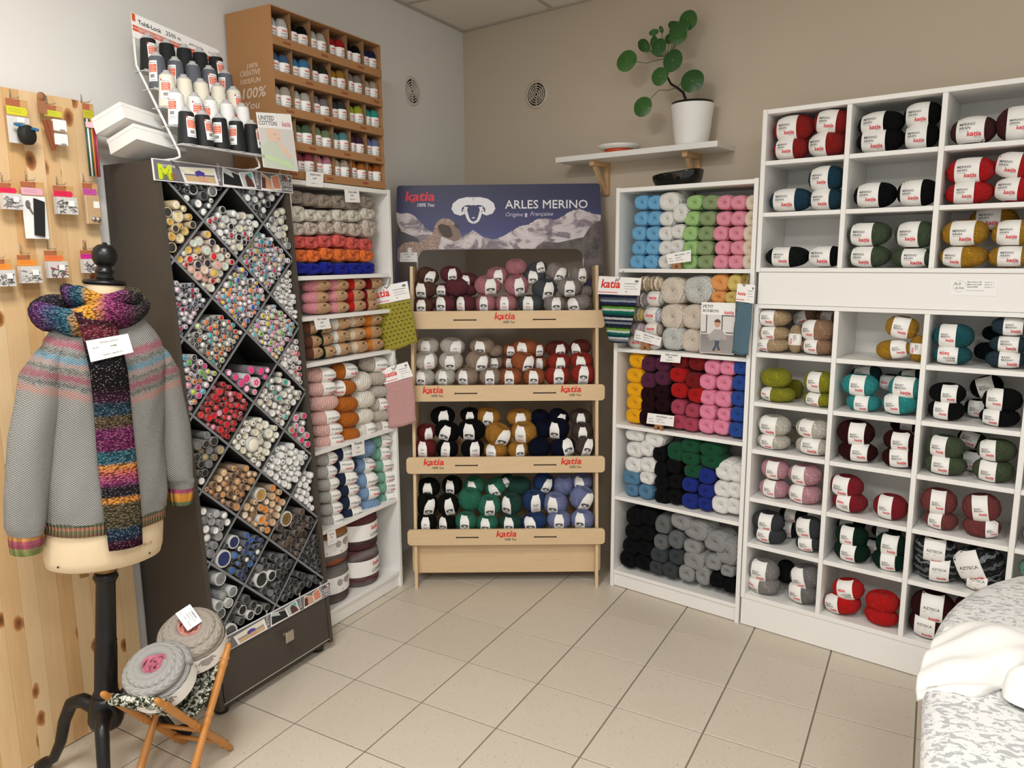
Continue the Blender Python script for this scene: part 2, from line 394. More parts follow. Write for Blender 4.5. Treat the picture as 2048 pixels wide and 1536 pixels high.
for k, (x0, y0, x1, y1, dy, az, lean) in enumerate(LV):
    c = Vector((lx((x0 + x1) / 2), dy, lz((y0 + y1) / 2))); W_ = (x1 - x0) * s_ / 2; H_ = (y1 - y0) * s_ / 2
    b = MB(); rows = []
    for r in (0.001, .3, .6, .85, 1.0):
        rows.append([(r * cos(a) * W_ * (1 - .0 * r), r * sin(a) * H_, -.14 * r * r * W_ * (1 + .25 * sin(3 * a + k))) for a in [2 * pi * q / 26 for q in range(26)]])
    b.grid(rows, closed=True)
    # disc lies in local x-y; stand it up to face the room (-y), leaned about the view axis
    Xl = T(*c) @ Matrix.Rotation(-lean, 4, 'Y') @ Matrix.Rotation(radians(78), 4, 'X') @ Matrix.Rotation(radians(0), 4, 'Y')
    b.build('leaf', LEAF, pl, Xl)
    a = Vector(stem_pts[-1] if c.z > .40 else stem_pts[5] if c.z > .30 else stem_pts[3 if c.x < .02 else 2])
    m_ = (a + c) / 2 + Vector((0, -.01, -.02 if c.z > .3 else .03))
    q = c + Vector((0, .004, 0))
    b = MB(); b.tube([a, a * .55 + m_ * .35 + q * .1, m_, q * .6 + m_ * .4, q], .0019, 6); b.build('petiole', PET, pl)
# small dish on the wall shelf, black bowl on the bookcase
OR = M('orange_glaze', 'D4501E', .35)
dsh = empty('small_dish', FR @ T(-.148, .275, 2.213)); tag(dsh, 'white rimmed dish on an orange foot, left end of the wall shelf', 'dish')
b = MB(); b.lathe([(.066, 0), (.070, .004), (.076, .019)], 36); b.build('foot', OR, dsh)
b = MB(); b.lathe([(.070, .0192), (.092, .021), (.108, .034), (.110, .040), (.104, .040), (.085, .028), (0, .026)], 44, caps=False); b.build('plate', POT, dsh)
bw = MB(); rows = []
for z, k in ((0, .78), (.004, .84), (.03, .95), (.058, 1.0), (.063, .99), (.062, .96), (.03, .88), (.012, .6), (.011, .01)):
    rows.append([(.117 * k * (abs(cos(a)) ** .6 * (1 if cos(a) > 0 else -1)), .075 * k * (abs(sin(a)) ** .6 * (1 if sin(a) > 0 else -1)), z + .012 * (cos(a)) * (z / .06)) for a in [2 * pi * q / 40 for q in range(40)]])
bw.grid(rows, closed=True); bw.add(rows[0], [tuple(range(39, -1, -1))])
o = bw.build('black_bowl', M('black_gloss_ceramic', '070707', .08), None, FR @ T(.255, .13, 2.0125)); tag(o, 'glossy black oblong bowl on top of the narrow bookcase', 'bowl')

# ---------------------------------------------------------------- plywood display in the corner
PLY = M('birch_plywood', 'D9BE98', .5); tt = NT(PLY); v = tt.mapping(tt.coord(), (2, 2, 14))
tt.base(tt.mix(tt.noise(4, 4, v, .6, .6), 'DCC19B', 'CDAE84'))
PLYE = M('plywood_edge', 'B99A72', .6)
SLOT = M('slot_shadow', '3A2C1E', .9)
dt = empty('plywood_display_stand', FD); tag(dt, 'tiered birch plywood yarn display standing across the room corner', 'display stand')
TY = {1: .12, 2: .085, 3: .04, 4: 0.0}
TZ = {1: (1.338, 1.427), 2: (.972, 1.054), 3: (.606, .691), 4: (.237, .320)}
def sidey(z): return .004 + .113 * max(0, z - .1) / 1.3       # front edge of the leaning side
for x in (0.004, .938):
    P = [(-.004, 0), (.012, 0), (.045, .09), (.30, .09), (.33, 0), (.345, 0), (.34, .3), (.34, 1.40), (.33, 1.62), (.20, 1.62)] 
    poly = [(-.006, 0), (.010, 0), (.05, .10), (.27, .10), (.31, 0), (.325, 0), (.33, .4), (.33, 1.40), (.325, 1.64)] + [(.155, 1.65), (.145, 1.60), (.128, 1.45), (sidey(1.0) + .002, 1.0), (sidey(.6) + .002, .6), (.012, .25), (.004, .12)]
    b = MB(); b.prism(poly, 0, .015, X=Matrix(((0, 1, 0, x), (1, 0, 0, 0), (0, 0, 1, 0), (0, 0, 0, 1)))); b.build('side_panel', PLY, dt)
def rr_poly(x0, x1, z0, z1, r, n=5):
    P = []
    for cx, cz, a0 in ((x1 - r, z1 - r, 0), (x0 + r, z1 - r, 90), (x0 + r, z0 + r, 180), (x1 - r, z0 + r, 270)):
        for k in range(n + 1): a = radians(a0 + 90 * k / n); P.append((cx + r * cos(a), cz + r * sin(a)))
    return P
def katia_logo(b, x, z, wid, y, mr, mk, sub='100% You'):
    b.text('katia', x, z, wid * .44, y, mr, shear=.16, off=.022, fit=wid)
    # the flick under the k
    b.flat([(x + wid * .19, z + wid * .02), (x + wid * .27, z - wid * .075), (x + wid * .36, z + wid * .0), (x + wid * .31, z + wid * .01)], y, mr)
    if sub: b.text(sub, x + wid * .40, z - wid * .20, wid * .17, y, mk, shear=.25, off=.012, fit=wid * .58)
for k in (1, 2, 3, 4):
    y0 = TY[k]; z0, z1 = TZ[k]; X = T(0, y0 - .006, 0)
    b = MB(); b.prism(rr_poly(-.027, .984, z0, z1, .018), 0, .012, X=X); fr_ = b.build('tray_front', PLY, dt)
    b = MB()
    zc = (z0 + z1) / 2
    for x_ in ((.425,) if k in (1, 4) else (.058, .758)):
        b = MB(); katia_logo(b, x_, zc + .003, .105, -.0009, 0, 1); b.build('printed_logo', [REDD, INK], fr_, X)
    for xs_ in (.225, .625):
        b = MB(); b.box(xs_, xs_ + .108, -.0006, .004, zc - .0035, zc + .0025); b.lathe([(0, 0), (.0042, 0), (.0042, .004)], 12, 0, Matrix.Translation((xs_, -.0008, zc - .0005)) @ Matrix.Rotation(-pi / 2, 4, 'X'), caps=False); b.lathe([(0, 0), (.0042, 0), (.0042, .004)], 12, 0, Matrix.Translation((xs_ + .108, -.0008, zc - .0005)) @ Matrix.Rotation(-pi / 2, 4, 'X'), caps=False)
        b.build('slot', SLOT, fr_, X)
    b = MB(); b.box(.0195, .9375, y0 + .007, .31, z0 + .006, z0 + .018); b.build('tray_floor', PLY, dt)
    b = MB(); b.prism(rr_poly(-.022, .979, z0 - .012 + (.0 if k < 4 else .02), z0 + .15, .03), .318, .329); b.build('tray_back', PLY, dt)
b = MB(); b.prism(rr_poly(-.012, .970, .062, .231, .02), .055, .067); b.build('kick_panel', PLY, dt)

# backboard poster: leaning slightly back
BX = FD @ T(0, .30, 1.40) @ Matrix.Rotation(radians(-5), 4, 'X')
pb = empty('poster_backboard', BX, None)
pb.parent = dt; pb.matrix_basis = T(0, .335, 1.40) @ Matrix.Rotation(radians(-6), 4, 'X')
# local u (m) from crop pixels: u = (px-50)*K0 - .092 ; v = (665-py)*K0 + .343
K0 = .000566
def pu(px): return (px - 50) * K0 - .092
def pv(py): return (665 - py) * K0 + .338
outer = [(pu(30), .02), (pu(33), pv(900)), (pu(62), pv(110))]
for k in range(5): a = radians(180 - 90 * k / 4); outer.append((pu(92) + .017 * cos(a), pv(105) + .017 * sin(a)))
for k in range(5): a = radians(90 - 90 * k / 4); outer.append((pu(1925) + .017 * cos(a), pv(95) + .017 * sin(a)))
outer += [(pu(1990), pv(900)), (pu(1995), .02)]
inner = [(pu(1800), .02), (pu(1800), pv(800))]
for k in range(6): a = radians(0 + 90 * k / 5); inner.append((pu(1715) + (pu(1800) - pu(1715)) * cos(a), pv(790) + (pv(665) - pv(790)) * sin(a)))
for k in range(6): a = radians(90 + 90 * k / 5); inner.append((pu(335) + (pu(335) - pu(245)) * cos(a), pv(790) + (pv(665) - pv(790)) * sin(a)))
inner += [(pu(245), .02)]
SKY = M('printed_night_sky', '27285E', .45); tt = NT(SKY); X_ = tt.xyz(tt.coord())
f = tt.math('MULTIPLY_ADD', X_[2], 3.2, -1.05); tt.base(tt.ramp(f, [(0, '4A4B8A'), (.35, '2C2D6C'), (.7, '1C1D54'), (1, '131543')]))
b = MB(); b.prism(outer + inner, 0, .006, 0, mside=1); bo = b.build('printed_board', [SKY, M('board_edge_dark', '1B1D38', .6)], dt, pb.matrix_basis); bpy.data.objects.remove(pb)
PX = bo.matrix_basis.copy()
MTN = M('printed_snow_mountain', 'B0A4A8', .5); tt = NT(MTN); v = tt.coord(); n1 = tt.noise(9, 5, tt.mapping(v, (1, 1, 1.5)), .62, .8); n2 = tt.noise(4, 3, v, .5, .5)
tt.base(tt.mix(tt.math('MULTIPLY', n2, .3), tt.ramp(n1, [(.36, '5E5560'), (.46, '8B7F84'), (.53, 'D3C8C8'), (.7, 'E4DAD8')]), '9A8EA0'))
FOOT = M('printed_dark_slope', '5C5150', .55); tt = NT(FOOT); tt.base(tt.ramp(tt.noise(14, 5, tt.coord(), .65), [(.35, '3E3838'), (.6, '6E6260'), (.75, '8A7C78')]))
def onboard(poly): return [(pu(x), pv(y)) for x, y in poly]
b = MB()
ridge = [(55, 320), (100, 335), (160, 325), (220, 350), (270, 400), (330, 470), (400, 510), (480, 540), (560, 575), (640, 560), (700, 530), (770, 490), (830, 530), (880, 560), (960, 580), (1050, 545), (1130, 500), (1210, 455), (1290, 440), (1360, 395), (1450, 385), (1540, 400), (1600, 370), (1680, 320), (1760, 298), (1830, 325), (1900, 345), (1962, 352)]
low = [(55, 960), (230, 960), (240, 770), (275, 700), (330, 668), (600, 668), (900, 667), (1300, 666), (1700, 664), (1760, 690), (1798, 770), (1802, 960), (1985, 960)]
rg_ = random.Random(3); fine = []
for (xa, ya), (xb, yb) in zip(ridge[:-1], ridge[1:]):
    n_ = max(1, int((xb - xa) / 9))
    for q in range(n_): f_ = q / n_; fine.append((xa + (xb - xa) * f_, ya + (yb - ya) * f_ + rg_.uniform(-5, 5)))
fine.append(ridge[-1]); ridge = fine
for i in range(len(ridge) - 1):
    def lowy(x):
        if x < 240: return 960
        if x < 335: return 790 - 125 * sqrt(max(0, 1 - ((335 - x) / 90) ** 2)) + (170 if x < 246 else 0)
        if x < 1715: return 666
        if x < 1800: return 790 - 125 * sqrt(max(0, 1 - ((x - 1715) / 85) ** 2))
        return 960
    (xa, ya), (xb, yb) = ridge[i], ridge[i + 1]
    b.flat(onboard([(xa, ya), (xb, yb), (xb, lowy(xb)), (xa, lowy(xa))]), -.0006, 0)
b.flat(onboard([(1800, 560), (1850, 480), (1900, 430), (1975, 400), (1985, 960), (1803, 960), (1801, 780)]), -.0009, 1)
b.flat(onboard([(1340, 664), (1420, 600), (1560, 610), (1700, 580), (1800, 560), (1799, 770), (1790, 735), (1770, 695), (1740, 672), (1700, 664)]), -.0009, 1)
b.flat(onboard([(57, 480), (110, 500), (250, 560), (300, 672), (270, 695), (250, 740), (242, 800), (240, 960), (52, 960)]), -.0009, 2)
b.build('printed_landscape', [MTN, FOOT, M('printed_slate_slope', '4E4A50', .55)], bo)
WOOL = M('printed_wool', 'A98F80', .6); tt = NT(WOOL); v = tt.coord(); tt.base(tt.ramp(tt.noise(120, 3, v, .6), [(.35, '7E675C'), (.55, 'AE9486'), (.7, 'C9B2A4')]))
FACE = M('printed_sheep_face', '8C7468', .6); SHADE = M('printed_sheep_dark', '4F403B', .6)
b = MB()
b.flat(onboard([(60, 660), (110, 610), (190, 590), (260, 600), (300, 640), (300, 672), (270, 695), (250, 740), (242, 800), (238, 830), (60, 830)]), -.0012, 0)   # flock behind
b.flat(onboard([(250, 690), (270, 590), (330, 560), (390, 520), (410, 450), (440, 400), (490, 378), (550, 385), (590, 410), (600, 440), (560, 450), (480, 470), (470, 560), (440, 668), (330, 668)]), -.0014, 0)  # neck and crown
b.flat(onboard([(430, 470), (450, 440), (540, 440), (600, 445), (640, 490), (655, 540), (640, 580), (590, 592), (520, 565), (470, 545), (440, 520)]), -.0016, 1)  # face
b.flat(onboard([(440, 450), (470, 430), (540, 445), (560, 470), (580, 540), (545, 560), (490, 545), (455, 500)]), -.0018, 2)
b.flat(onboard([(612, 520), (650, 512), (662, 545), (640, 575), (600, 560)]), -.0018, 1)
b.flat(onboard([(590, 435), (640, 440), (630, 470), (600, 460)]), -.0018, 2)
b.flat(onboard([(60, 430), (95, 480), (70, 530), (60, 520)]), -.0018, 2)
b.flat(onboard([(62, 770), (150, 740), (235, 790), (238, 955), (55, 955)]), -.0014, 2)
b.build('printed_sheep', [WOOL, FACE, SHADE], bo)
# ram-head emblem (also used small on the ball labels): strips with widths
def strip(pts):
    out = []
    for i, (x, z, w_) in enumerate(pts):
        a = pts[max(i - 1, 0)]; c = pts[min(i + 1, len(pts) - 1)]; dx, dz = c[0] - a[0], c[1] - a[1]; l = sqrt(dx * dx + dz * dz) or 1
        out.append(((x - dz / l * w_ / 2, z + dx / l * w_ / 2), (x + dz / l * w_ / 2, z - dx / l * w_ / 2)))
    return [[out[i][0], out[i + 1][0], out[i + 1][1], out[i][1]] for i in range(len(out) - 1)]
def emblem():
    Q = []
    for s in (1, -1):
        horn = [(0, .40, .30), (.15, .42, .30), (.30, .37, .30), (.40, .26, .29), (.435, .12, .26), (.40, .0, .22), (.32, -.055, .16), (.25, -.03, .09), (.235, .05, .05), (.27, .09, .04)]
        Q += [[(s * x, z) for x, z in q] for q in strip(horn)]
        chk = [(.19, .20, .10), (.205, .08, .08), (.175, -.08, .075), (.145, -.22, .075), (.10, -.34, .075), (.0, -.41, .085)]
        Q += [[(s * x, z) for x, z in q] for q in strip(chk)]
    Q.append([(-.045, -.235), (.045, -.235), (.03, -.20), (0, -.19), (-.03, -.20)])
    return Q
EMB = emblem()
b = MB(); cx, cz = pu(773), pv(308)
b.flat([(cx + x * .205, cz + (z - .06) * .138) for x, z in [(-.06, .275), (.06, .275), (.12, .555), (0, .57), (-.12, .555)]], -.0008, 0)
for q in EMB: b.flat([(cx + x * .205, cz + (z - .06) * .138) for x, z in q], -.0012, 0)
PM_ = [M('white_print', 'E8E6EA', .5), M('pale_print', 'C9C4D6', .5), M('logo_red', 'E0213A', .5), M('flag_red', 'B04050', .5), M('flag_blue', '5C6CB0', .5)]
b.build('printed_ram_emblem', PM_, bo); b = MB()
for dx_, dz_, dy_ in ((0, 0, 0), (.0009, .0, .0001), (.0004, .0008, .0002), (.0004, -.0008, .0003)): b.text('ARLES MERINO', pu(1068) + dx_, pv(292) + dz_, .062, -.0012 - dy_, 0, fit=pu(1838) - pu(1068))
b.text('Origine', pu(1066), pv(364), .030, -.0012, 1, shear=.3, fit=pu(1226) - pu(1066)); b.text('Française', pu(1298), pv(360), .030, -.0012, 1, shear=.3, fit=pu(1512) - pu(1298))
for i, c in enumerate((4, 0, 3)): b.rect(pu(1246 + 12 * i), pu(1258 + 12 * i), pv(372), pv(335), -.0012, c)
b.build('printed_title', PM_, bo); b = MB()
katia_logo(b, pu(132), pv(215), pu(408) - pu(132), -.0012, 2, 0)
b.build('printed_logo', PM_, bo)
# ---------------------------------------------------------------- yarn
CC = {'deep red': 'A81812', 'black': '0C0C0E', 'dark wine': '4C1017', 'petrol blue': '0C4258', 'bright red': 'D4090E', 'blackish green': '161C1A', 'moss green': '4B5C40', 'mustard yellow': 'C8931C', 'sand beige': 'D6B78E', 'tan': 'B98F72',
 'petrol green': '0A5F68', 'dark petrol blue': '22404F', 'blackish petrol': '10181D', 'lime green': 'A4A21C', 'turquoise': '30A5A4', 'dark turquoise': '0E4648', 'cream white': 'ECE6D8', 'oatmeal': 'CBBDA6', 'burgundy': '3C0D13', 'olive green': '4D5B3B',
 'dark olive green': '343A2A', 'baby pink': 'E6AAB6', 'crimson': '980C22', 'rosewood': '8B3F3E', 'charcoal grey': '3E4246', 'dark charcoal': '242628', 'bottle green': '0E3023', 'pale grey': 'A39F9B', 'mid grey': '8A8686', 'scarlet': 'DE0A07',
 'sky blue': '76B6DF', 'pure white': 'F0EEE9', 'white': 'D8D5CE', 'pale green': 'A9D087', 'sage green': '92A776', 'candy pink': 'F29DB0', 'cream': 'EFDDC6', 'pale orange': 'F3A863', 'pale yellow': 'E8CF79', 'khaki yellow': 'B39548', 'sunny yellow': 'F9B30E',
 'plum purple': '592240', 'blackish maroon': '250910', 'dark red': '7C0C10', 'signal red': 'B60F12', 'dusty rose': 'B5475E', 'bubblegum pink': 'F392B0', 'royal blue': '294E9E', 'snow white': 'F3F1ED', 'jeans blue': '5A86A6', 'forest green': '0E4E2F',
 'cobalt blue': '182C86', 'pewter grey': '6A6D6D', 'steel grey': '3C4244', 'light grey': '999998', 'taupe': 'A6988A', 'ivory': 'E4DDCE', 'greige': 'CFBFB2', 'coral': 'E0645A', 'orange': 'F07A38', 'ultramarine': '15219A', 'rose pink': 'DB8F98', 'poppy red': 'C31C1C',
 'brown': '6C4232', 'milk white': 'E9E5DC', 'pale beige': 'DDC9AD', 'pumpkin orange': 'D87E2A', 'blush pink': 'E3B6AE', 'caramel brown': 'B3631A', 'off white': 'E9E3D7', 'oatmeal grey': 'BFB5AA', 'silver grey': 'B2AFA9', 'midnight navy': '1D2842', 'denim blue': '7D9BBE',
 'sea green': '7DAC98', 'plum red': '76303C', 'slate grey': '555960', 'mink grey': 'AEA29C', 'beige': 'BBA38F', 'copper orange': 'C06838', 'dark brick red': '741E12', 'brick red': 'B62E1C', 'golden ochre': 'CA8C2C', 'dark navy': '0D132E', 'mocha brown': '54443C',
 'blackish olive': '12150E', 'jade green': '2B8668', 'dark jade green': '0F4E42', 'lilac blue': '8D98CA', 'steel blue': '1C427C'}
def yarn(color, flavor, stripes=None, fleck=None):
    nm = f'{color.replace(" ", "_")}_yarn_{flavor}'
    if nm in MATS: return MATS[nm]
    c = lin(CC.get(color, 'AAAAAA')); m = M(nm, c, .92, spec=.15); t = NT(m); v = t.coord(); X_ = t.xyz(v)
    t.b.inputs['Sheen Weight'].default_value = .06 if max(c) > .05 else 0; t.b.inputs['Sheen Roughness'].default_value = .6
    rnd = t.n('ShaderNodeObjectInfo').outputs['Random']
    wob = t.noise(5, 2, v)
    if flavor == 'pull':        # strands run pole to pole
        ang = t.math('ARCTAN2', X_[1], X_[0]); ph = t.math('MULTIPLY_ADD', X_[2], 1.3, ang); ph = t.math('MULTIPLY_ADD', wob, .5, ph); h = t.math('SINE', t.math('MULTIPLY', ph, 44.0))
    elif flavor == 'end':       # swirl seen on the end
        ang = t.math('ARCTAN2', X_[2], X_[0]); r2 = t.math('SQRT', t.math('ADD', t.math('MULTIPLY', X_[0], X_[0]), t.math('MULTIPLY', X_[2], X_[2])))
        ph = t.math('ADD', t.math('MULTIPLY', ang, 5.0), t.math('MULTIPLY', r2, 95.0)); h = t.math('SINE', t.math('MULTIPLY_ADD', wob, 6.0, ph))
    elif flavor == 'rope':
        ang = t.math('ARCTAN2', X_[2], X_[0]); r2 = t.math('SQRT', t.math('ADD', t.math('MULTIPLY', X_[0], X_[0]), t.math('MULTIPLY', X_[2], X_[2])))
        ph = t.math('ADD', t.math('MULTIPLY', ang, 3.0), t.math('MULTIPLY', r2, 60.0)); h = t.math('SINE', t.math('MULTIPLY_ADD', wob, 16.0, ph))
    else:                       # barrel: strands wound aslant
        ang = t.math('ARCTAN2', X_[2], X_[1]); ph = t.math('MULTIPLY_ADD', ang, 4.0, t.math('MULTIPLY', X_[0], 80.0)); h = t.math('SINE', t.math('MULTIPLY_ADD', wob, 9.0, ph))
    g = t.math('MULTIPLY_ADD', h, .5, .5)
    dk = tuple(x * {'pull': .64, 'end': .76, 'rope': .66, 'barrel': .76}[flavor] for x in c); base = t.mix(g, dk, c)
    base = t.mix(t.math('MULTIPLY', rnd, .12), base, tuple(x * .72 for x in c))
    if stripes:
        s = t.math('FRACT', t.math('MULTIPLY_ADD', wob, .6, t.math('MULTIPLY', X_[0] if flavor == 'barrel' else X_[2], 1.9)))
        n = len(stripes); base = t.mix(t.math('MULTIPLY_ADD', g, .3, .7), tuple(x * .5 for x in c), t.ramp(s, [(i / n, q) for i, q in enumerate(stripes)], 'CONSTANT' if n < 9 else 'LINEAR'))
    if fleck:
        base = t.mix(t.math('GREATER_THAN', t.noise(24, 2, t.mapping(v, (1, 1, 1.6)), .7), .615), base, fleck)
    t.base(base); t.bump(g, {'pull': .75, 'end': .45, 'rope': .5, 'barrel': .4}[flavor], .012)
    return m
yarn('cream and brown striped', 'barrel', ['DCCDB4', '8A6A46', 'E6DCCB', 'B09878'])
for nm, st in (('lilac striped', ['C9BBC4', '6F6478', 'E6E0DA', '9A8A8E']), ('silver striped', ['C9C7C2', '8C8C92', 'E9E6E0', 'B0B0B4']), ('yellow striped', ['E0C873', '7D7466', 'E8E0CC', 'C2A85C']), ('grey striped', ['C4C6CC', '8A8E9A', 'E4E2DE', 'A8AAB4']),
               ('mauve striped', ['C9AEBE', '8D7F94', 'E4D8D8', 'B89CA8']), ('taupe striped', ['B8A898', '82746A', 'DDD2C6', '9C8C80']), ('pale striped', ['D8CEC6', 'A8B0A8', 'EDE6DE', 'C8A8B4'])):
    yarn(nm, 'barrel', st)
CC['cream tweed'] = 'E2D6C6'; CC['grey tweed'] = 'D3D4CE'; CC['black and grey tweed'] = '26282A'
yarn('cream tweed', 'end', None, 'A58A76'); yarn('grey tweed', 'end', None, '66746E'); yarn('black and grey tweed', 'pull', ['1A1C1E', '6E7274', '222426', '17191B', '8C9092', '1E2022'], '5A5E60')
KRAFT = M('kraft_paper', 'B08C66', .8); KINK = M('kraft_dark_ink', '3A2416', .8)

def pull_ball(seed, hole=.06):
    """squat centre-pull ball, pole axis z, unit bounding box"""
    b = MB(); rows = []; NP = 60; r_ = random.Random(seed); p1, p2 = r_.uniform(0, 6), r_.uniform(0, 6)
    for i in range(19):
        th = pi * (i + .001) / 18 * .9999; st = max(sin(th), 1e-4); rho = .5 * st ** .82; z = .5 * (1 if cos(th) > 0 else -1) * abs(cos(th)) ** .92
        if th < 1: z -= .16 * math.exp(-(rho / .11) ** 2)
        row = []
        for k in range(NP):
            a = 2 * pi * k / NP; tw = a + 1.3 * z
            g_ = 1 + .016 * sin(15 * tw + p1) + .012 * sin(4 * a + p2 + 3 * z) + .010 * sin(7 * tw - 5 * z)
            g_ = 1 + (g_ - 1) * min(1, st * 1.6); row.append((rho * g_ * cos(a), rho * g_ * sin(a), z))
        rows.append(row)
    return b.grid(rows, closed=True)
PULL = [pull_ball(s).data('yarn_ball', [WHITE]) for s in (1, 2, 3)]
def surf(z):                      # radius of the pull ball at height z
    c = min(.999, abs(2 * z)) ** (1 / .92); return .5 * max(1e-4, sqrt(1 - c * c)) ** .82
def arc_table(bulge):             # arc length down the front meridian -> z
    T_ = []; s = 0; pz, pr_ = .47, surf(.47)
    for i in range(161):
        z = .47 - .94 * i / 160; r = surf(z); s += sqrt((z - pz) ** 2 + (r - pr_) ** 2); pz, pr_ = z, r; T_.append((s, z))
    return T_
ARC = arc_table(0); ATOT = ARC[-1][0]
def z_at(s):
    s = max(0, min(ATOT, s)); lo, hi = 0, len(ARC) - 1
    while hi - lo > 1:
        mid = (lo + hi) // 2
        if ARC[mid][0] < s: lo = mid
        else: hi = mid
    (s0, z0), (s1, z1) = ARC[lo], ARC[hi]; k = (s - s0) / (s1 - s0) if s1 > s0 else 0
    return z0 + k * (z1 - z0)
def front(x, s, lift):            # point on the front of the ball
    z = z_at(s); R = surf(z) * 1.045 + .003; x = max(-R * .98, min(R * .98, x)); return (x, -sqrt(max(R * R - x * x, 1e-6)) - lift, z)
PBANDS = {}
def pull_band(kind, u0, w_, aspect, taper, flip=False):
    """paper band over the front of the ball with its print"""
    key = (kind, round(u0, 1), round(w_ * 10), round(aspect, 1), taper, flip)
    if key in PBANDS: return PBANDS[key]
    w_ = key[2] / 10; u0 = max(-(.43 - w_ / 2), min(.43 - w_ / 2, key[1]))
    b = MB(); rows = []
    for i in range(15):
        s = ATOT * (.02 + .95 * i / 14); k = 1
        if taper: k = .55 + .45 * min(1, (s / ATOT) / .28)
        rows.append([front(u0 + w_ * k * (q / 6 - .5), s, .002) for q in range(7)])
    b.grid(rows, 0)
    edge = [r[0] for r in rows] + [r[-1] for r in reversed(rows)]
    # print: tx in [-.5,.5] across the band, tz measured up from the band middle (unit = band width)
    sg = -1 if flip else 1
    W_ = w_ * .92
    def fn(a, c): return front(u0 + sg * a * W_, ATOT * .55 - sg * c * W_ * aspect, .010)
    def flat(poly, mi): b.add([fn(x, z) for x, z in poly], [tuple(range(len(poly)))], mi)
    def txt(body, x, z, wid, mi, shear=0, off=0, asp=1):
        vs, fs, w0 = text2d(body, 1, shear, off, 'LEFT'); k = wid / w0; b.add([fn(x + p * k, z + q * k * asp) for p, q in vs], fs, mi)
    if kind == 'ARLES':
        for q in EMB: flat([(x * .76, z * .56 + .10) for x, z in q], 1)
        txt('ARLES', -.27, -.40, .54, 1, 0, .012); txt('MERINO', -.33, -.60, .66, 1, 0, .012); txt('katia', -.17, -.90, .34, 2, .16, .02)
    elif kind == 'KATIA':
        for k in range(9): flat([(-.16 + k * .036, .42), (-.16 + k * .036 + (.012 if k % 3 else .022), .42), (-.16 + k * .036 + (.012 if k % 3 else .022), .62), (-.16 + k * .036, .62)], 1)
        txt('katia', -.24, .0, .48, 2, .16, .02); txt('ARLES', -.26, -.38, .52, 1, 0, .012); txt('MERINO', -.30, -.56, .60, 1, 0, .012)
    elif kind == 'AZTECA':
        txt('AZTECA', -.40, .20, .80, 1, 0, .008); flat([(-.38, .06), (.1, .06), (.1, .075), (-.38, .075)], 3); txt('katia', -.12, -.42, .54, 2, .16, .025); txt('100% You', .12, -.52, .26, 1, .2, 0)
    else:
        a_, c_ = kind.split()
        txt(a_, -.42, .19, .62 if len(a_) > 5 else .48, 1, 0, .008); txt(c_, -.42, .03, .46 if len(c_) < 5 else .62, 1, 0, .008); flat([(-.40, -.04), (-.05, -.04), (-.05, -.028), (-.40, -.028)], 3)
        txt('katia', -.10, -.26, .54, 2, .16, .025); txt('100% You', .16, -.34, .26, 1, .2, 0)
    me = b.data('paper_band', [CARD, M('label_grey_ink', '4A4A4C', .7), RED, INK2]); PBANDS[key] = me
    return me

def ordinal(n): return ['first', 'second', 'third', 'fourth', 'fifth', 'sixth', 'seventh', 'eighth', 'ninth', 'tenth', 'eleventh', 'twelfth'][n]
def position_words(items):
    """items: list of (x,z,h) ; returns for each (row word, column word) inside its colour block"""
    idx = sorted(range(len(items)), key=lambda i: items[i][1]); rows = []
    for i in idx:
        x, z, h = items[i]
        for r in rows:
            if abs(r[0] - z) < .55 * h: r[1].append(i); r[0] = sum(items[q][1] for q in r[1]) / len(r[1]); break
        else: rows.append([z, [i]])
    rows.sort(key=lambda r: r[0]); out = {}
    for rn, (z, ids) in enumerate(rows):
        ids.sort(key=lambda i: items[i][0])
        n = len(rows)
        rw = '' if n == 1 else ('bottom row' if rn == 0 else 'top row' if rn == n - 1 else 'middle row' if n == 3 else f'{ordinal(rn)} row up')
        for cn, i in enumerate(ids):
            m = len(ids); cw = '' if m == 1 else ('left' if cn == 0 else 'right' if cn == m - 1 else 'centre' if m == 3 else f'{ordinal(cn)} from left')
            out[i] = ', '.join(q for q in (cw, rw) if q)
    return [out[i] for i in range(len(items))]
def place_ball(name, me, mat, X, label, group):
    o = link(name, me, None, X); 
    o.material_slots[0].link = 'OBJECT'; o.material_slots[0].material = mat
    tag(o, label, 'yarn', group); return o
def trs(F_, x, y, z, rx, ry, rz_, sx, sy, sz):
    return F_ @ T(x, y, z) @ Matrix.Rotation(rz_, 4, 'Z') @ Matrix.Rotation(ry, 4, 'Y') @ Matrix.Rotation(rx, 4, 'X') @ Matrix.Diagonal((sx, sy, sz, 1))
GC = ['deep red', 'black', 'dark wine', 'petrol blue', 'bright red', 'blackish green', 'moss green', 'mustard yellow', 'sand beige', 'tan', 'petrol green', 'dark petrol blue', 'blackish petrol', 'lime green', 'turquoise', 'dark turquoise', 'cream white', 'oatmeal', 'burgundy', 'olive green', 'dark olive green', 'baby pink', 'crimson', 'rosewood', 'charcoal grey', 'dark charcoal', 'bottle green', 'black and grey tweed', 'pale grey', 'mid grey', 'scarlet']
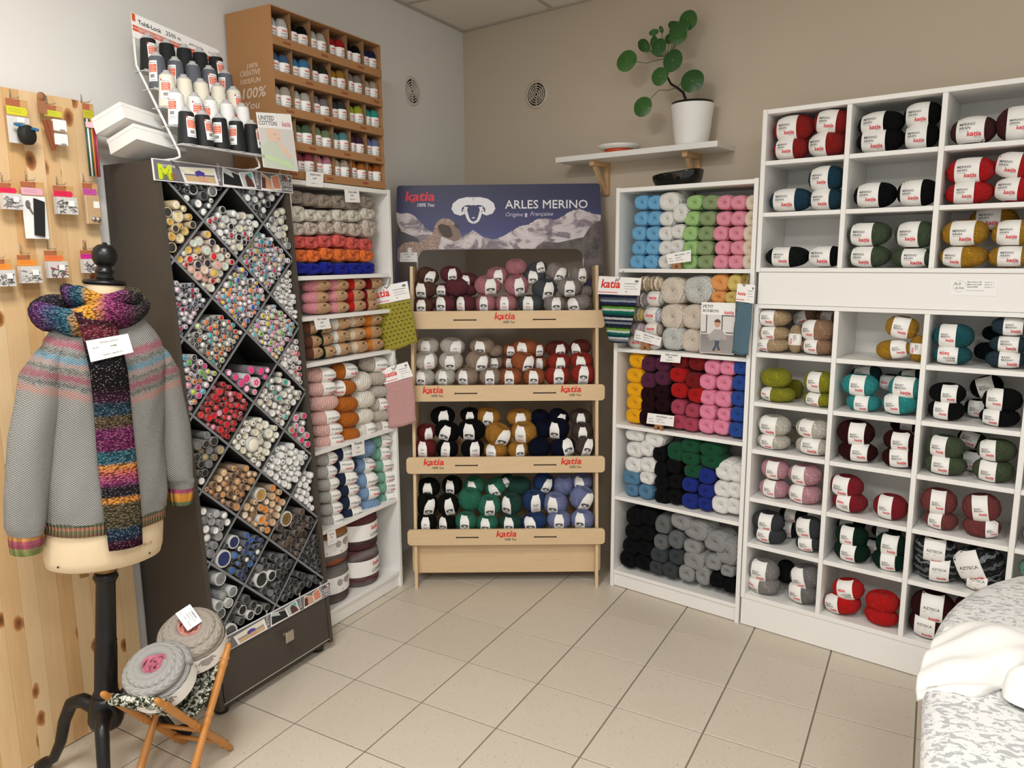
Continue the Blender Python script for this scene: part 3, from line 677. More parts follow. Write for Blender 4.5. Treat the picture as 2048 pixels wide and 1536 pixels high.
GB = [
('U11',0,0.11,0.068,2.209,0.166,0.109,-0.1,0.47,'',0),('U11',0,0.263,0.068,2.217,0.15,0.102,-0.11,0.51,'',-6),('U11',0,0.103,0.068,2.121,0.147,0.095,-0.07,0.47,'b',0),('U11',0,0.249,0.068,2.125,0.152,0.104,-0.18,0.5,'b',0),
('U12',1,0.442,0.068,2.192,0.169,0.093,-0.09,0.52,'',0),('U12',1,0.586,0.068,2.208,0.129,0.096,-0.12,0.62,'',0),('U12',1,0.445,0.068,2.1,0.172,0.097,-0.1,0.5,'b',0),('U12',1,0.586,0.068,2.119,0.122,0.099,-0.13,0.64,'b',0),
('U13',2,0.756,0.068,2.13,0.148,0.101,-0.04,0.55,'b',0),('U13',2,0.894,0.068,2.136,0.141,0.123,-0.04,0.52,'b',0),('U21',3,0.112,0.068,1.916,0.177,0.099,-0.14,0.5,'b',0),('U21',3,0.252,0.068,1.998,0.145,0.105,-0.05,0.53,'',0),
('U21',3,0.258,0.068,1.906,0.144,0.091,-0.07,0.54,'b',0),('U22',1,0.439,0.068,1.921,0.158,0.102,-0.08,0.53,'b',0),('U22',1,0.59,0.068,1.921,0.146,0.104,-0.14,0.49,'b',0),('U23',4,0.758,0.068,1.992,0.159,0.099,-0.04,0.46,'',0),
('U23',4,0.904,0.068,2.001,0.146,0.096,-0.2,0.5,'',-8),('U23',4,0.761,0.068,1.911,0.157,0.084,-0.1,0.44,'b',0),('U23',4,0.908,0.068,1.914,0.145,0.089,-0.2,0.49,'b',-4),('U31',5,0.11,0.068,1.682,0.179,0.089,-0.1,0.43,'b',0),
('U31',1,0.267,0.068,1.682,0.143,0.09,-0.1,0.55,'b',0),('U32',6,0.428,0.068,1.773,0.163,0.098,-0.13,0.5,'',0),('U32',6,0.595,0.068,1.767,0.15,0.105,-0.07,0.53,'',0),('U32',6,0.434,0.068,1.683,0.158,0.088,-0.14,0.49,'b',0),
('U32',6,0.59,0.068,1.678,0.153,0.077,0.09,0.48,'b',0),('U33',7,0.759,0.068,1.769,0.154,0.099,-0.02,0.52,'',0),('U33',7,0.912,0.068,1.765,0.139,0.096,-0.06,0.51,'',0),('U33',7,0.762,0.068,1.682,0.157,0.082,-0.19,0.45,'b',0),
('U33',7,0.909,0.068,1.681,0.142,0.079,0.02,0.53,'b',0),('U33',7,0.833,0.17,1.818,0.159,0.089,-0.05,0.46,'k',0),('A11',8,0.064,0.068,1.424,0.151,0.077,-0.07,0.37,'',0),('A11',8,0.068,0.068,1.357,0.14,0.064,-0.05,0.43,'',0),
('A11',8,0.067,0.068,1.297,0.147,0.063,-0.19,0.36,'b',0),('A11',8,0.164,0.068,1.332,0.061,0.122,0,0.38,'bv',0),('A11',9,0.255,0.068,1.379,0.141,0.096,-0.18,0.4,'',0),('A11',9,0.256,0.068,1.298,0.138,0.071,-0.09,0.45,'b',0),
('A11',9,0.163,0.17,1.421,0.116,0.07,-0.06,0.51,'k',20),('A11',9,0.266,0.17,1.43,0.114,0.053,-0.03,0.45,'k',0),('A12',7,0.573,0.068,1.408,0.119,0.091,0.02,0.5,'',-8),('A12',7,0.547,0.068,1.326,0.126,0.079,0.29,0.37,'b',8),
('A12',7,0.634,0.068,1.345,0.058,0.106,0,0.38,'bv',0),('A13',10,0.751,0.068,1.384,0.14,0.098,-0.12,0.43,'',0),('A13',10,0.753,0.068,1.309,0.134,0.074,-0.06,0.46,'bf',0),('A13',11,0.93,0.068,1.431,0.119,0.07,0.1,0.47,'',0),
('A13',11,0.932,0.068,1.364,0.125,0.064,-0.03,0.48,'',0),('A13',11,0.925,0.068,1.301,0.126,0.066,0.05,0.49,'b',0),('A13',12,0.876,0.17,1.392,0.089,0.058,0,0.38,'kn',0),('A13',12,0.859,0.17,1.322,0.099,0.069,0,0.38,'kn',0),
('A21',13,0.09,0.068,1.161,0.132,0.086,0,0.38,'n',0),('A21',13,0.101,0.068,1.087,0.151,0.067,-0.32,0.32,'bf',0),('A21',13,0.276,0.068,1.16,0.135,0.095,-0.11,0.4,'',0),('A21',13,0.279,0.068,1.088,0.139,0.062,-0.11,0.41,'b',0),
('A21',13,0.137,0.17,1.099,0.073,0.088,0,0.38,'kn',0),('A22',14,0.433,0.068,1.164,0.143,0.092,-0.03,0.42,'',0),('A22',14,0.603,0.068,1.17,0.124,0.095,-0.04,0.56,'',0),('A22',14,0.451,0.068,1.089,0.132,0.072,0.01,0.42,'b',0),
('A22',14,0.588,0.068,1.098,0.135,0.089,-0.16,0.39,'b',7),('A22',15,0.428,0.17,1.194,0.125,0.071,-0.03,0.46,'k',12),('A22',15,0.524,0.17,1.168,0.104,0.07,-0.1,0.5,'kf',0),('A22',15,0.599,0.17,1.201,0.101,0.063,0,0.5,'k',10),
('A23',1,0.749,0.068,1.163,0.126,0.081,0.07,0.44,'',0),('A23',1,0.75,0.068,1.09,0.126,0.08,-0.1,0.44,'b',0),('A23',1,0.929,0.068,1.157,0.127,0.091,-0.17,0.39,'',0),('A23',1,0.925,0.068,1.081,0.13,0.068,-0.16,0.43,'b',0),
('A23',1,0.864,0.17,1.184,0.113,0.086,0,0.52,'k',20),('A23',1,0.839,0.17,1.097,0.088,0.071,-0.04,0.55,'k',0),('A31',16,0.093,0.068,0.949,0.144,0.094,-0.05,0.46,'',0),('A31',16,0.094,0.068,0.873,0.144,0.069,-0.09,0.38,'b',0),
('A31',16,0.26,0.068,0.957,0.149,0.086,-0.14,0.35,'',0),('A31',16,0.265,0.068,0.877,0.148,0.079,0.03,0.48,'b',0),('A31',17,0.139,0.17,0.889,0.08,0.077,0,0.38,'kn',0),('A32',18,0.43,0.068,0.962,0.145,0.106,0.06,0.35,'',0),
('A32',18,0.596,0.068,0.953,0.121,0.085,0.07,0.52,'',0),('A32',18,0.443,0.068,0.874,0.153,0.083,0.05,0.38,'b',0),('A32',18,0.602,0.068,0.875,0.131,0.083,0.01,0.48,'b',5),('A32',18,0.591,0.17,0.994,0.108,0.058,0.06,0.45,'k',0),
('A33',19,0.758,0.068,0.952,0.136,0.093,-0.11,0.41,'',0),('A33',19,0.927,0.068,0.964,0.129,0.087,-0.18,0.44,'',4),('A33',19,0.764,0.068,0.869,0.149,0.08,-0.12,0.36,'b',0),('A33',19,0.922,0.068,0.875,0.136,0.087,-0.13,0.35,'b',0),
('A33',20,0.833,0.17,0.971,0.102,0.067,-0.05,0.55,'k',-15),('A33',20,0.848,0.17,0.885,0.096,0.084,-0.05,0.55,'k',0),('A41',21,0.107,0.068,0.75,0.125,0.092,0.04,0.45,'',0),('A41',21,0.238,0.068,0.748,0.145,0.095,-0.15,0.42,'',5),
('A41',21,0.107,0.068,0.666,0.13,0.085,-0.09,0.42,'b',0),('A41',21,0.241,0.068,0.666,0.143,0.087,-0.21,0.36,'b',0),('A42',22,0.41,0.068,0.728,0.133,0.098,-0.08,0.46,'',0),('A42',22,0.427,0.068,0.646,0.139,0.086,-0.13,0.45,'bf',0),
('A42',22,0.583,0.068,0.655,0.131,0.106,-0.08,0.42,'b',0),('A43',23,0.753,0.068,0.729,0.128,0.106,-0.02,0.42,'',0),('A43',23,0.766,0.068,0.647,0.121,0.073,-0.06,0.42,'b',0),('A43',23,0.897,0.068,0.733,0.129,0.112,-0.03,0.45,'',9),
('A43',23,0.904,0.068,0.648,0.129,0.078,0.33,0.32,'b',4),('A51',24,0.088,0.068,0.502,0.144,0.09,-0.02,0.41,'',0),('A51',24,0.098,0.068,0.43,0.146,0.077,-0.09,0.39,'b',0),('A51',24,0.266,0.068,0.51,0.121,0.105,-0.06,0.54,'',6),
('A51',24,0.273,0.068,0.427,0.118,0.069,-0.13,0.5,'b',8),('A51',25,0.158,0.17,0.516,0.116,0.065,-0.03,0.44,'k',0),('A51',25,0.149,0.17,0.447,0.091,0.082,0,0.43,'k',0),('A51',25,0.254,0.17,0.521,0.099,0.06,0.08,0.59,'k',0),
('A52',26,0.444,0.068,0.515,0.13,0.095,-0.15,0.45,'',0),('A52',26,0.448,0.068,0.429,0.145,0.09,-0.04,0.4,'b',0),('A52',26,0.598,0.068,0.511,0.122,0.101,-0.02,0.48,'',0),('A52',26,0.597,0.068,0.422,0.136,0.087,0.02,0.38,'b',4),
('A52',5,0.412,0.17,0.524,0.117,0.062,-0.15,0.5,'k',10),('A52',5,0.554,0.17,0.523,0.116,0.06,-0.11,0.45,'k',0),('A52',5,0.51,0.17,0.45,0.102,0.064,0,0.44,'k',0),('A53',27,0.756,0.068,0.531,0.149,0.11,0.03,0.48,'',0),
('A53',27,0.765,0.068,0.426,0.167,0.114,0.09,0.43,'b',0),('A53',27,0.907,0.068,0.509,0.175,0.147,-0.26,0.49,'',24),('A53',27,0.92,0.068,0.414,0.135,0.081,-0.1,0.52,'b',0),('A61',28,0.08,0.068,0.264,0.138,0.111,-0.05,0.46,'',0),
('A61',28,0.085,0.068,0.179,0.145,0.087,-0.27,0.43,'bf',0),('A61',29,0.27,0.068,0.283,0.141,0.113,-0.24,0.44,'',14),('A61',29,0.262,0.068,0.196,0.142,0.101,-0.19,0.42,'b',6),('A61',25,0.144,0.17,0.235,0.085,0.112,0,0.38,'kn',0),
('A62',30,0.445,0.068,0.275,0.129,0.11,0.04,0.49,'f',12),('A62',30,0.426,0.068,0.189,0.149,0.106,-0.27,0.42,'b',10),('A62',30,0.581,0.068,0.257,0.133,0.11,0,0.38,'n',8),('A62',30,0.581,0.068,0.186,0.134,0.091,0,0.38,'bn',0),
('A63',18,0.766,0.068,0.289,0.158,0.13,0.02,0.46,'',0),('A63',18,0.759,0.068,0.186,0.147,0.116,-0.09,0.49,'b',0),('A63',18,0.897,0.068,0.318,0.114,0.112,0.12,0.41,'',0),('A63',18,0.9,0.068,0.219,0.124,0.119,0.1,0.42,'b',0)]
DC = ['brown', 'plum red', 'rose pink', 'slate grey', 'mink grey', 'cream white', 'beige', 'copper orange', 'dark brick red', 'brick red', 'dark red', 'black', 'golden ochre', 'dark navy', 'mocha brown', 'blackish olive', 'jade green', 'dark jade green', 'steel blue', 'lilac blue']
DB = [
(1,0,0.083,0.28,1.603,0.114,0.082,0.23,'u',-20),(1,0,0.066,0.23,1.534,0.127,0.098,-0.08,'m',0),(1,0,0.059,0.195,1.45,0.115,0.084,-0.01,'',0),(1,1,0.201,0.28,1.609,0.109,0.085,0.08,'u',0),
(1,1,0.29,0.28,1.583,0.1,0.062,-0.07,'u',0),(1,1,0.233,0.23,1.543,0.127,0.101,0,'mn',0),(1,1,0.166,0.295,1.528,0.115,0.066,-0.14,'k',0),(1,1,0.293,0.295,1.528,0.092,0.069,0,'kn',0),
(1,1,0.173,0.195,1.456,0.113,0.098,-0.19,'',0),(1,1,0.28,0.195,1.456,0.107,0.098,-0.16,'',0),(1,2,0.54,0.28,1.642,0.111,0.087,0,'un',0),(1,2,0.441,0.28,1.598,0.114,0.093,0.06,'u',0),
(1,2,0.393,0.23,1.55,0.142,0.107,0.09,'m',0),(1,2,0.541,0.23,1.548,0.127,0.115,0.14,'m',6),(1,2,0.383,0.195,1.457,0.104,0.099,-0.05,'',0),(1,2,0.488,0.195,1.456,0.11,0.099,-0.15,'',0),
(1,3,0.649,0.295,1.636,0.1,0.071,0.21,'k',12),(1,3,0.635,0.28,1.594,0.12,0.088,-0.13,'u',0),(1,3,0.686,0.23,1.53,0.133,0.115,0.07,'m',-6),(1,3,0.612,0.195,1.456,0.13,0.099,-0.07,'',0),
(1,4,0.751,0.28,1.615,0.117,0.093,0.28,'u',-25),(1,4,0.869,0.28,1.6,0.1,0.099,0.1,'u',0),(1,4,0.813,0.23,1.54,0.133,0.104,0.01,'m',0),(1,4,0.898,0.295,1.513,0.081,0.069,0,'kn',0),
(1,4,0.734,0.195,1.452,0.113,0.094,0.12,'',0),(1,4,0.859,0.195,1.454,0.132,0.094,-0.41,'',14),(2,5,0.072,0.245,1.237,0.125,0.093,-0.03,'u',0),(2,5,0.204,0.245,1.235,0.132,0.095,0.26,'u',-10),
(2,5,0.068,0.195,1.167,0.126,0.103,0.19,'m',0),(2,5,0.199,0.195,1.164,0.128,0.102,-0.03,'m',0),(2,5,0.063,0.16,1.081,0.114,0.09,-0.15,'',0),(2,5,0.171,0.16,1.083,0.109,0.095,-0.08,'',0),
(2,6,0.359,0.245,1.233,0.131,0.091,-0.08,'u',0),(2,6,0.424,0.26,1.208,0.088,0.063,0,'kn',0),(2,6,0.339,0.195,1.162,0.132,0.109,0.31,'m',-14),(2,6,0.419,0.26,1.144,0.102,0.072,0.03,'k',0),
(2,6,0.282,0.16,1.084,0.121,0.097,-0.06,'',0),(2,6,0.402,0.16,1.084,0.116,0.1,-0.03,'',0),(2,7,0.517,0.26,1.21,0.099,0.063,-0.1,'k',0),(2,7,0.584,0.245,1.225,0.131,0.089,-0.06,'u',0),
(2,7,0.65,0.26,1.211,0.088,0.071,0.08,'k',0),(2,7,0.508,0.26,1.143,0.082,0.066,-0.07,'k',0),(2,7,0.574,0.195,1.159,0.131,0.106,0.31,'m',-12),(2,7,0.66,0.26,1.141,0.095,0.074,0.01,'k',0),
(2,7,0.51,0.16,1.082,0.118,0.097,-0.12,'',0),(2,7,0.63,0.16,1.081,0.117,0.097,-0.13,'',0),(2,8,0.753,0.245,1.219,0.125,0.079,0.09,'u',0),(2,8,0.873,0.245,1.224,0.114,0.079,-0.21,'u',8),
(2,9,0.759,0.195,1.157,0.118,0.09,0.01,'m',0),(2,9,0.875,0.195,1.162,0.119,0.084,-0.09,'m',0),(2,9,0.75,0.16,1.087,0.13,0.107,0.01,'',0),(2,9,0.881,0.16,1.094,0.124,0.119,-0.01,'',-5),
(3,10,0.068,0.15,0.799,0.101,0.086,0.08,'m',0),(3,10,0.064,0.115,0.718,0.115,0.109,-0.05,'',0),(3,11,0.149,0.2,0.872,0.13,0.101,0.13,'u',0),(3,11,0.292,0.2,0.878,0.105,0.069,0.03,'u',0),
(3,11,0.174,0.15,0.801,0.134,0.115,0.02,'m',-22),(3,11,0.302,0.15,0.807,0.144,0.123,-0.14,'m',0),(3,11,0.176,0.115,0.717,0.115,0.105,0,'',-6),(3,11,0.307,0.115,0.716,0.123,0.105,0.07,'f',0),
(3,12,0.389,0.2,0.864,0.133,0.107,-0.02,'u',-10),(3,12,0.553,0.2,0.861,0.138,0.092,0.03,'u',0),(3,12,0.441,0.15,0.781,0.146,0.133,0.22,'m',-25),(3,12,0.576,0.15,0.792,0.14,0.126,-0.05,'mf',0),
(3,12,0.427,0.115,0.705,0.124,0.085,-0.16,'f',0),(3,12,0.543,0.115,0.707,0.108,0.091,0.08,'',0),(3,13,0.66,0.2,0.859,0.098,0.09,0,'un',0),(3,13,0.76,0.2,0.859,0.112,0.091,0.14,'u',-25),
(3,13,0.681,0.15,0.811,0.101,0.109,0,'mn',0),(3,13,0.749,0.15,0.811,0.126,0.12,-0.12,'m',0),(3,13,0.653,0.115,0.718,0.113,0.115,0,'n',0),(3,13,0.774,0.115,0.718,0.135,0.113,0.26,'',14),
(3,14,0.874,0.2,0.858,0.112,0.091,-0.02,'u',0),(3,14,0.878,0.15,0.797,0.111,0.095,0.03,'m',0),(3,14,0.89,0.115,0.726,0.111,0.12,0.07,'',-16),(4,15,0.07,0.16,0.495,0.121,0.104,0.01,'u',0),
(4,15,0.194,0.16,0.506,0.109,0.104,-0.05,'u',0),(4,15,0.062,0.11,0.417,0.12,0.13,0.31,'m',-14),(4,15,0.174,0.11,0.416,0.115,0.13,0.09,'m',8),(4,15,0.064,0.075,0.332,0.11,0.1,-0.04,'',0),
(4,15,0.171,0.075,0.328,0.101,0.094,-0.16,'',0),(4,16,0.312,0.16,0.504,0.11,0.101,-0.15,'u',10),(4,16,0.426,0.16,0.495,0.119,0.098,-0.1,'u',28),(4,16,0.29,0.11,0.445,0.126,0.141,0,'mn',0),
(4,16,0.389,0.11,0.41,0.13,0.126,-0.02,'m',0),(4,16,0.27,0.075,0.336,0.116,0.108,-0.08,'',0),(4,16,0.381,0.075,0.326,0.118,0.09,-0.12,'',0),(4,17,0.478,0.175,0.521,0.093,0.07,0,'k',25),
(4,17,0.548,0.16,0.5,0.13,0.098,0,'un',0),(4,17,0.507,0.11,0.419,0.118,0.13,-0.16,'m',0),(4,17,0.501,0.075,0.329,0.122,0.093,-0.08,'',0),(4,18,0.679,0.16,0.515,0.116,0.112,0.07,'u',-22),
(4,18,0.625,0.11,0.433,0.123,0.136,0.09,'mf',0),(4,18,0.625,0.075,0.331,0.138,0.097,-0.28,'',8),(4,19,0.783,0.16,0.501,0.109,0.128,0,'un',0),(4,19,0.883,0.16,0.525,0.115,0.08,-0.16,'u',0),
(4,19,0.737,0.11,0.42,0.129,0.13,-0.12,'m',0),(4,19,0.877,0.11,0.447,0.132,0.141,0.16,'m',-25),(4,19,0.754,0.075,0.339,0.126,0.106,-0.02,'',0),(4,19,0.878,0.075,0.341,0.125,0.112,-0.11,'',0)]
EC = ['sky blue', 'pure white', 'white', 'pale green', 'sage green', 'candy pink', 'cream', 'pale orange', 'pale yellow', 'khaki yellow', 'sunny yellow', 'plum purple', 'blackish maroon', 'dark red', 'signal red', 'dusty rose', 'bubblegum pink', 'royal blue', 'snow white', 'jeans blue', 'black', 'forest green', 'cobalt blue', 'pewter grey', 'steel grey', 'light grey', 'taupe', 'ivory', 'greige', 'coral', 'orange', 'ultramarine']
EN = [
('R1',0,0.101,1.665,0.08,0.072),('R1',0,0.106,1.732,0.08,0.071),('R1',0,0.107,1.8,0.079,0.071),('R1',0,0.116,1.869,0.079,0.07),
('R1',0,0.117,1.944,0.079,0.07),('R1',0,0.172,1.665,0.078,0.071),('R1',0,0.179,1.731,0.078,0.07),('R1',0,0.182,1.798,0.077,0.07),
('R1',0,0.184,1.867,0.077,0.069),('R1',0,0.186,1.94,0.077,0.069),('R1',1,0.248,1.665,0.076,0.07),('R1',1,0.248,1.73,0.076,0.069),
('R1',1,0.246,1.796,0.076,0.069),('R1',1,0.248,1.864,0.075,0.069),('R1',1,0.259,1.942,0.105,0.086),('R1',1,0.316,1.888,0.08,0.087),
('R1',1,0.307,1.664,0.074,0.069),('R1',1,0.305,1.735,0.074,0.069),('R1',1,0.309,1.804,0.074,0.068),('R1',2,0.279,1.971,0.059,0.057),
('R1',3,0.369,1.664,0.082,0.068),('R1',3,0.373,1.728,0.081,0.068),('R1',3,0.367,1.793,0.081,0.068),('R1',3,0.375,1.86,0.081,0.067),
('R1',3,0.384,1.931,0.08,0.067),('R1',4,0.45,1.664,0.086,0.067),('R1',4,0.441,1.727,0.086,0.067),('R1',4,0.445,1.791,0.085,0.067),
('R1',4,0.45,1.857,0.085,0.066),('R1',4,0.461,1.927,0.084,0.066),('R1',5,0.519,1.664,0.074,0.067),('R1',5,0.524,1.726,0.073,0.066),
('R1',5,0.513,1.79,0.073,0.066),('R1',5,0.526,1.854,0.073,0.065),('R1',5,0.525,1.924,0.073,0.065),('R1',5,0.591,1.664,0.076,0.066),
('R1',5,0.596,1.725,0.075,0.065),('R1',5,0.586,1.788,0.075,0.065),('R1',5,0.592,1.852,0.075,0.065),('R1',5,0.591,1.92,0.075,0.064),
('R1',6,0.651,1.664,0.066,0.071),('R1',6,0.65,1.724,0.066,0.071),('R1',6,0.649,1.786,0.066,0.071),('R1',6,0.652,1.849,0.066,0.07),
('R1',6,0.654,1.917,0.066,0.07),('R2',7,0.518,1.573,0.087,0.08),('R2',7,0.518,1.507,0.076,0.061),('R2',7,0.518,1.452,0.076,0.061),
('R2',7,0.517,1.385,0.076,0.067),('R2',7,0.521,1.306,0.076,0.073),('R2',8,0.59,1.573,0.074,0.079),('R2',8,0.579,1.506,0.068,0.06),
('R2',8,0.587,1.449,0.068,0.06),('R2',8,0.587,1.385,0.071,0.066),('R2',8,0.59,1.308,0.072,0.072),('R2',9,0.64,1.583,0.056,0.07),
('R2',9,0.638,1.516,0.056,0.065),('R2',9,0.638,1.451,0.056,0.06),('R3',10,0.11,1.187,0.093,0.078),('R3',10,0.099,1.112,0.094,0.079),
('R3',10,0.103,1.04,0.094,0.079),('R3',10,0.1,0.976,0.094,0.08),('R3',10,0.098,0.909,0.095,0.08),('R3',11,0.172,1.175,0.082,0.077),
('R3',11,0.173,1.093,0.082,0.078),('R3',11,0.247,1.181,0.08,0.076),('R3',11,0.249,1.113,0.08,0.077),('R3',12,0.174,1.023,0.082,0.078),
('R3',12,0.247,1.044,0.08,0.077),('R3',12,0.176,0.967,0.082,0.079),('R3',12,0.253,0.98,0.08,0.078),('R3',12,0.168,0.906,0.083,0.079),
('R3',12,0.241,0.907,0.081,0.078),('R3',13,0.333,1.205,0.086,0.075),('R3',13,0.422,1.2,0.083,0.074),('R3',13,0.408,1.115,0.084,0.075),
('R3',14,0.329,1.136,0.087,0.076),('R3',14,0.338,1.061,0.087,0.076),('R3',14,0.423,1.048,0.084,0.075),('R3',15,0.334,0.979,0.076,0.077),
('R3',15,0.408,0.971,0.074,0.071),('R3',15,0.338,0.909,0.073,0.073),('R3',15,0.4,0.904,0.084,0.068),('R3',16,0.5,1.186,0.081,0.073),
('R3',16,0.573,1.19,0.079,0.072),('R3',16,0.479,1.116,0.082,0.074),('R3',16,0.559,1.118,0.08,0.073),('R3',16,0.482,1.043,0.082,0.074),
('R3',16,0.556,1.044,0.087,0.08),('R3',16,0.483,0.974,0.083,0.075),('R3',16,0.566,0.973,0.07,0.065),('R3',16,0.481,0.909,0.083,0.075),
('R3',16,0.554,0.912,0.081,0.074),('R3',17,0.636,1.197,0.077,0.071),('R3',17,0.633,1.125,0.078,0.072),('R3',17,0.631,1.053,0.078,0.072),
('R3',17,0.63,0.982,0.078,0.073),('R3',17,0.626,0.908,0.079,0.073),('R4',18,0.106,0.811,0.107,0.065),('R4',18,0.213,0.804,0.103,0.079),
('R4',18,0.105,0.736,0.095,0.081),('R4',18,0.176,0.752,0.083,0.082),('R4',18,0.099,0.656,0.096,0.082),('R4',18,0.184,0.668,0.093,0.081),
('R4',18,0.179,0.602,0.084,0.07),('R4',19,0.091,0.589,0.1,0.082),('R4',19,0.095,0.524,0.08,0.069),('R4',19,0.174,0.53,0.083,0.082),
('R4',20,0.246,0.734,0.076,0.079),('R4',20,0.253,0.66,0.076,0.08),('R4',20,0.26,0.589,0.08,0.08),('R4',20,0.262,0.523,0.081,0.076),
('R4',20,0.323,0.689,0.078,0.083),('R4',20,0.334,0.612,0.078,0.079),('R4',20,0.332,0.536,0.079,0.08),('R4',21,0.33,0.759,0.092,0.091),
('R4',21,0.405,0.802,0.098,0.077),('R4',21,0.507,0.798,0.112,0.071),('R4',21,0.408,0.738,0.094,0.069),('R4',21,0.512,0.743,0.112,0.072),
('R4',21,0.419,0.678,0.094,0.069),('R4',22,0.49,0.665,0.084,0.077),('R4',22,0.408,0.608,0.081,0.074),('R4',22,0.49,0.593,0.084,0.069),
('R4',22,0.41,0.527,0.087,0.072),('R4',22,0.488,0.53,0.074,0.069),('R4',18,0.579,0.708,0.099,0.096),('R4',18,0.638,0.705,0.074,0.091),
('R4',18,0.574,0.618,0.089,0.08),('R4',18,0.633,0.625,0.079,0.079),('R4',18,0.566,0.541,0.092,0.085),('R4',18,0.63,0.547,0.08,0.08),
('R5',20,0.113,0.382,0.1,0.093),('R5',20,0.197,0.4,0.097,0.091),('R5',20,0.105,0.3,0.101,0.084),('R5',20,0.187,0.315,0.093,0.083),
('R5',20,0.092,0.222,0.102,0.085),('R5',20,0.177,0.233,0.094,0.084),('R5',20,0.08,0.147,0.097,0.086),('R5',20,0.169,0.156,0.094,0.084),
('R5',23,0.271,0.377,0.084,0.095),('R5',23,0.264,0.284,0.08,0.08),('R5',23,0.344,0.314,0.084,0.09),('R5',24,0.256,0.215,0.096,0.078),
('R5',24,0.351,0.228,0.082,0.077),('R5',24,0.243,0.147,0.078,0.07),('R5',24,0.32,0.151,0.085,0.078),('R5',25,0.364,0.414,0.115,0.084),
('R5',25,0.442,0.388,0.135,0.098),('R5',25,0.432,0.3,0.095,0.075),('R5',25,0.439,0.232,0.118,0.094),('R5',25,0.409,0.158,0.088,0.086),
('R5',25,0.491,0.171,0.078,0.102),('R5',25,0.542,0.352,0.121,0.1),('R5',25,0.541,0.249,0.083,0.08),('R5',25,0.612,0.226,0.072,0.061),
('R5',25,0.601,0.315,0.119,0.125),('R5',20,0.562,0.164,0.078,0.079),('R5',20,0.628,0.155,0.068,0.074),('L1',26,0.107,1.945,0.089,0.055),
('L1',26,0.187,1.94,0.093,0.056),('L1',26,0.272,1.938,0.098,0.058),('L1',26,0.365,1.941,0.102,0.059),('L1',26,0.459,1.94,0.107,0.061),
('L1',26,0.556,1.95,0.113,0.062),('L1',27,0.112,1.877,0.1,0.069),('L1',27,0.189,1.874,0.089,0.053),('L1',27,0.267,1.874,0.105,0.053),
('L1',27,0.369,1.88,0.098,0.055),('L1',27,0.462,1.883,0.103,0.057),('L1',27,0.558,1.897,0.108,0.058),('L1',28,0.104,1.813,0.088,0.057),
('L1',28,0.183,1.818,0.092,0.058),('L1',28,0.277,1.823,0.096,0.06),('L1',28,0.376,1.827,0.101,0.061),('L1',28,0.469,1.821,0.106,0.063),
('L1',28,0.568,1.83,0.114,0.085),('L1',29,0.11,1.761,0.084,0.053),('L1',29,0.183,1.759,0.088,0.054),('L1',29,0.265,1.766,0.091,0.055),
('L1',29,0.363,1.769,0.096,0.057),('L1',29,0.451,1.759,0.1,0.058),('L1',29,0.539,1.755,0.105,0.059),('L1',30,0.117,1.704,0.085,0.055),
('L1',30,0.193,1.702,0.088,0.056),('L1',30,0.276,1.712,0.092,0.057),('L1',30,0.365,1.706,0.096,0.059),('L1',30,0.448,1.707,0.101,0.06),
('L1',30,0.538,1.703,0.105,0.061),('L1',31,0.111,1.652,0.087,0.052),('L1',31,0.185,1.648,0.09,0.053),('L1',31,0.274,1.651,0.095,0.054),
('L1',31,0.364,1.646,0.099,0.056),('L1',31,0.453,1.645,0.104,0.057),('L1',31,0.543,1.646,0.108,0.058)]
BC = ['rose pink', 'poppy red', 'dark red', 'brown', 'bottle green', 'milk white', 'pale beige', 'pumpkin orange', 'blush pink', 'caramel brown', 'off white', 'oatmeal grey', 'silver grey', 'midnight navy', 'denim blue', 'sea green', 'cream and brown striped', 'lilac striped', 'silver striped', 'yellow striped', 'grey striped', 'mauve striped', 'taupe striped', 'pale striped', 'cream tweed', 'grey tweed']
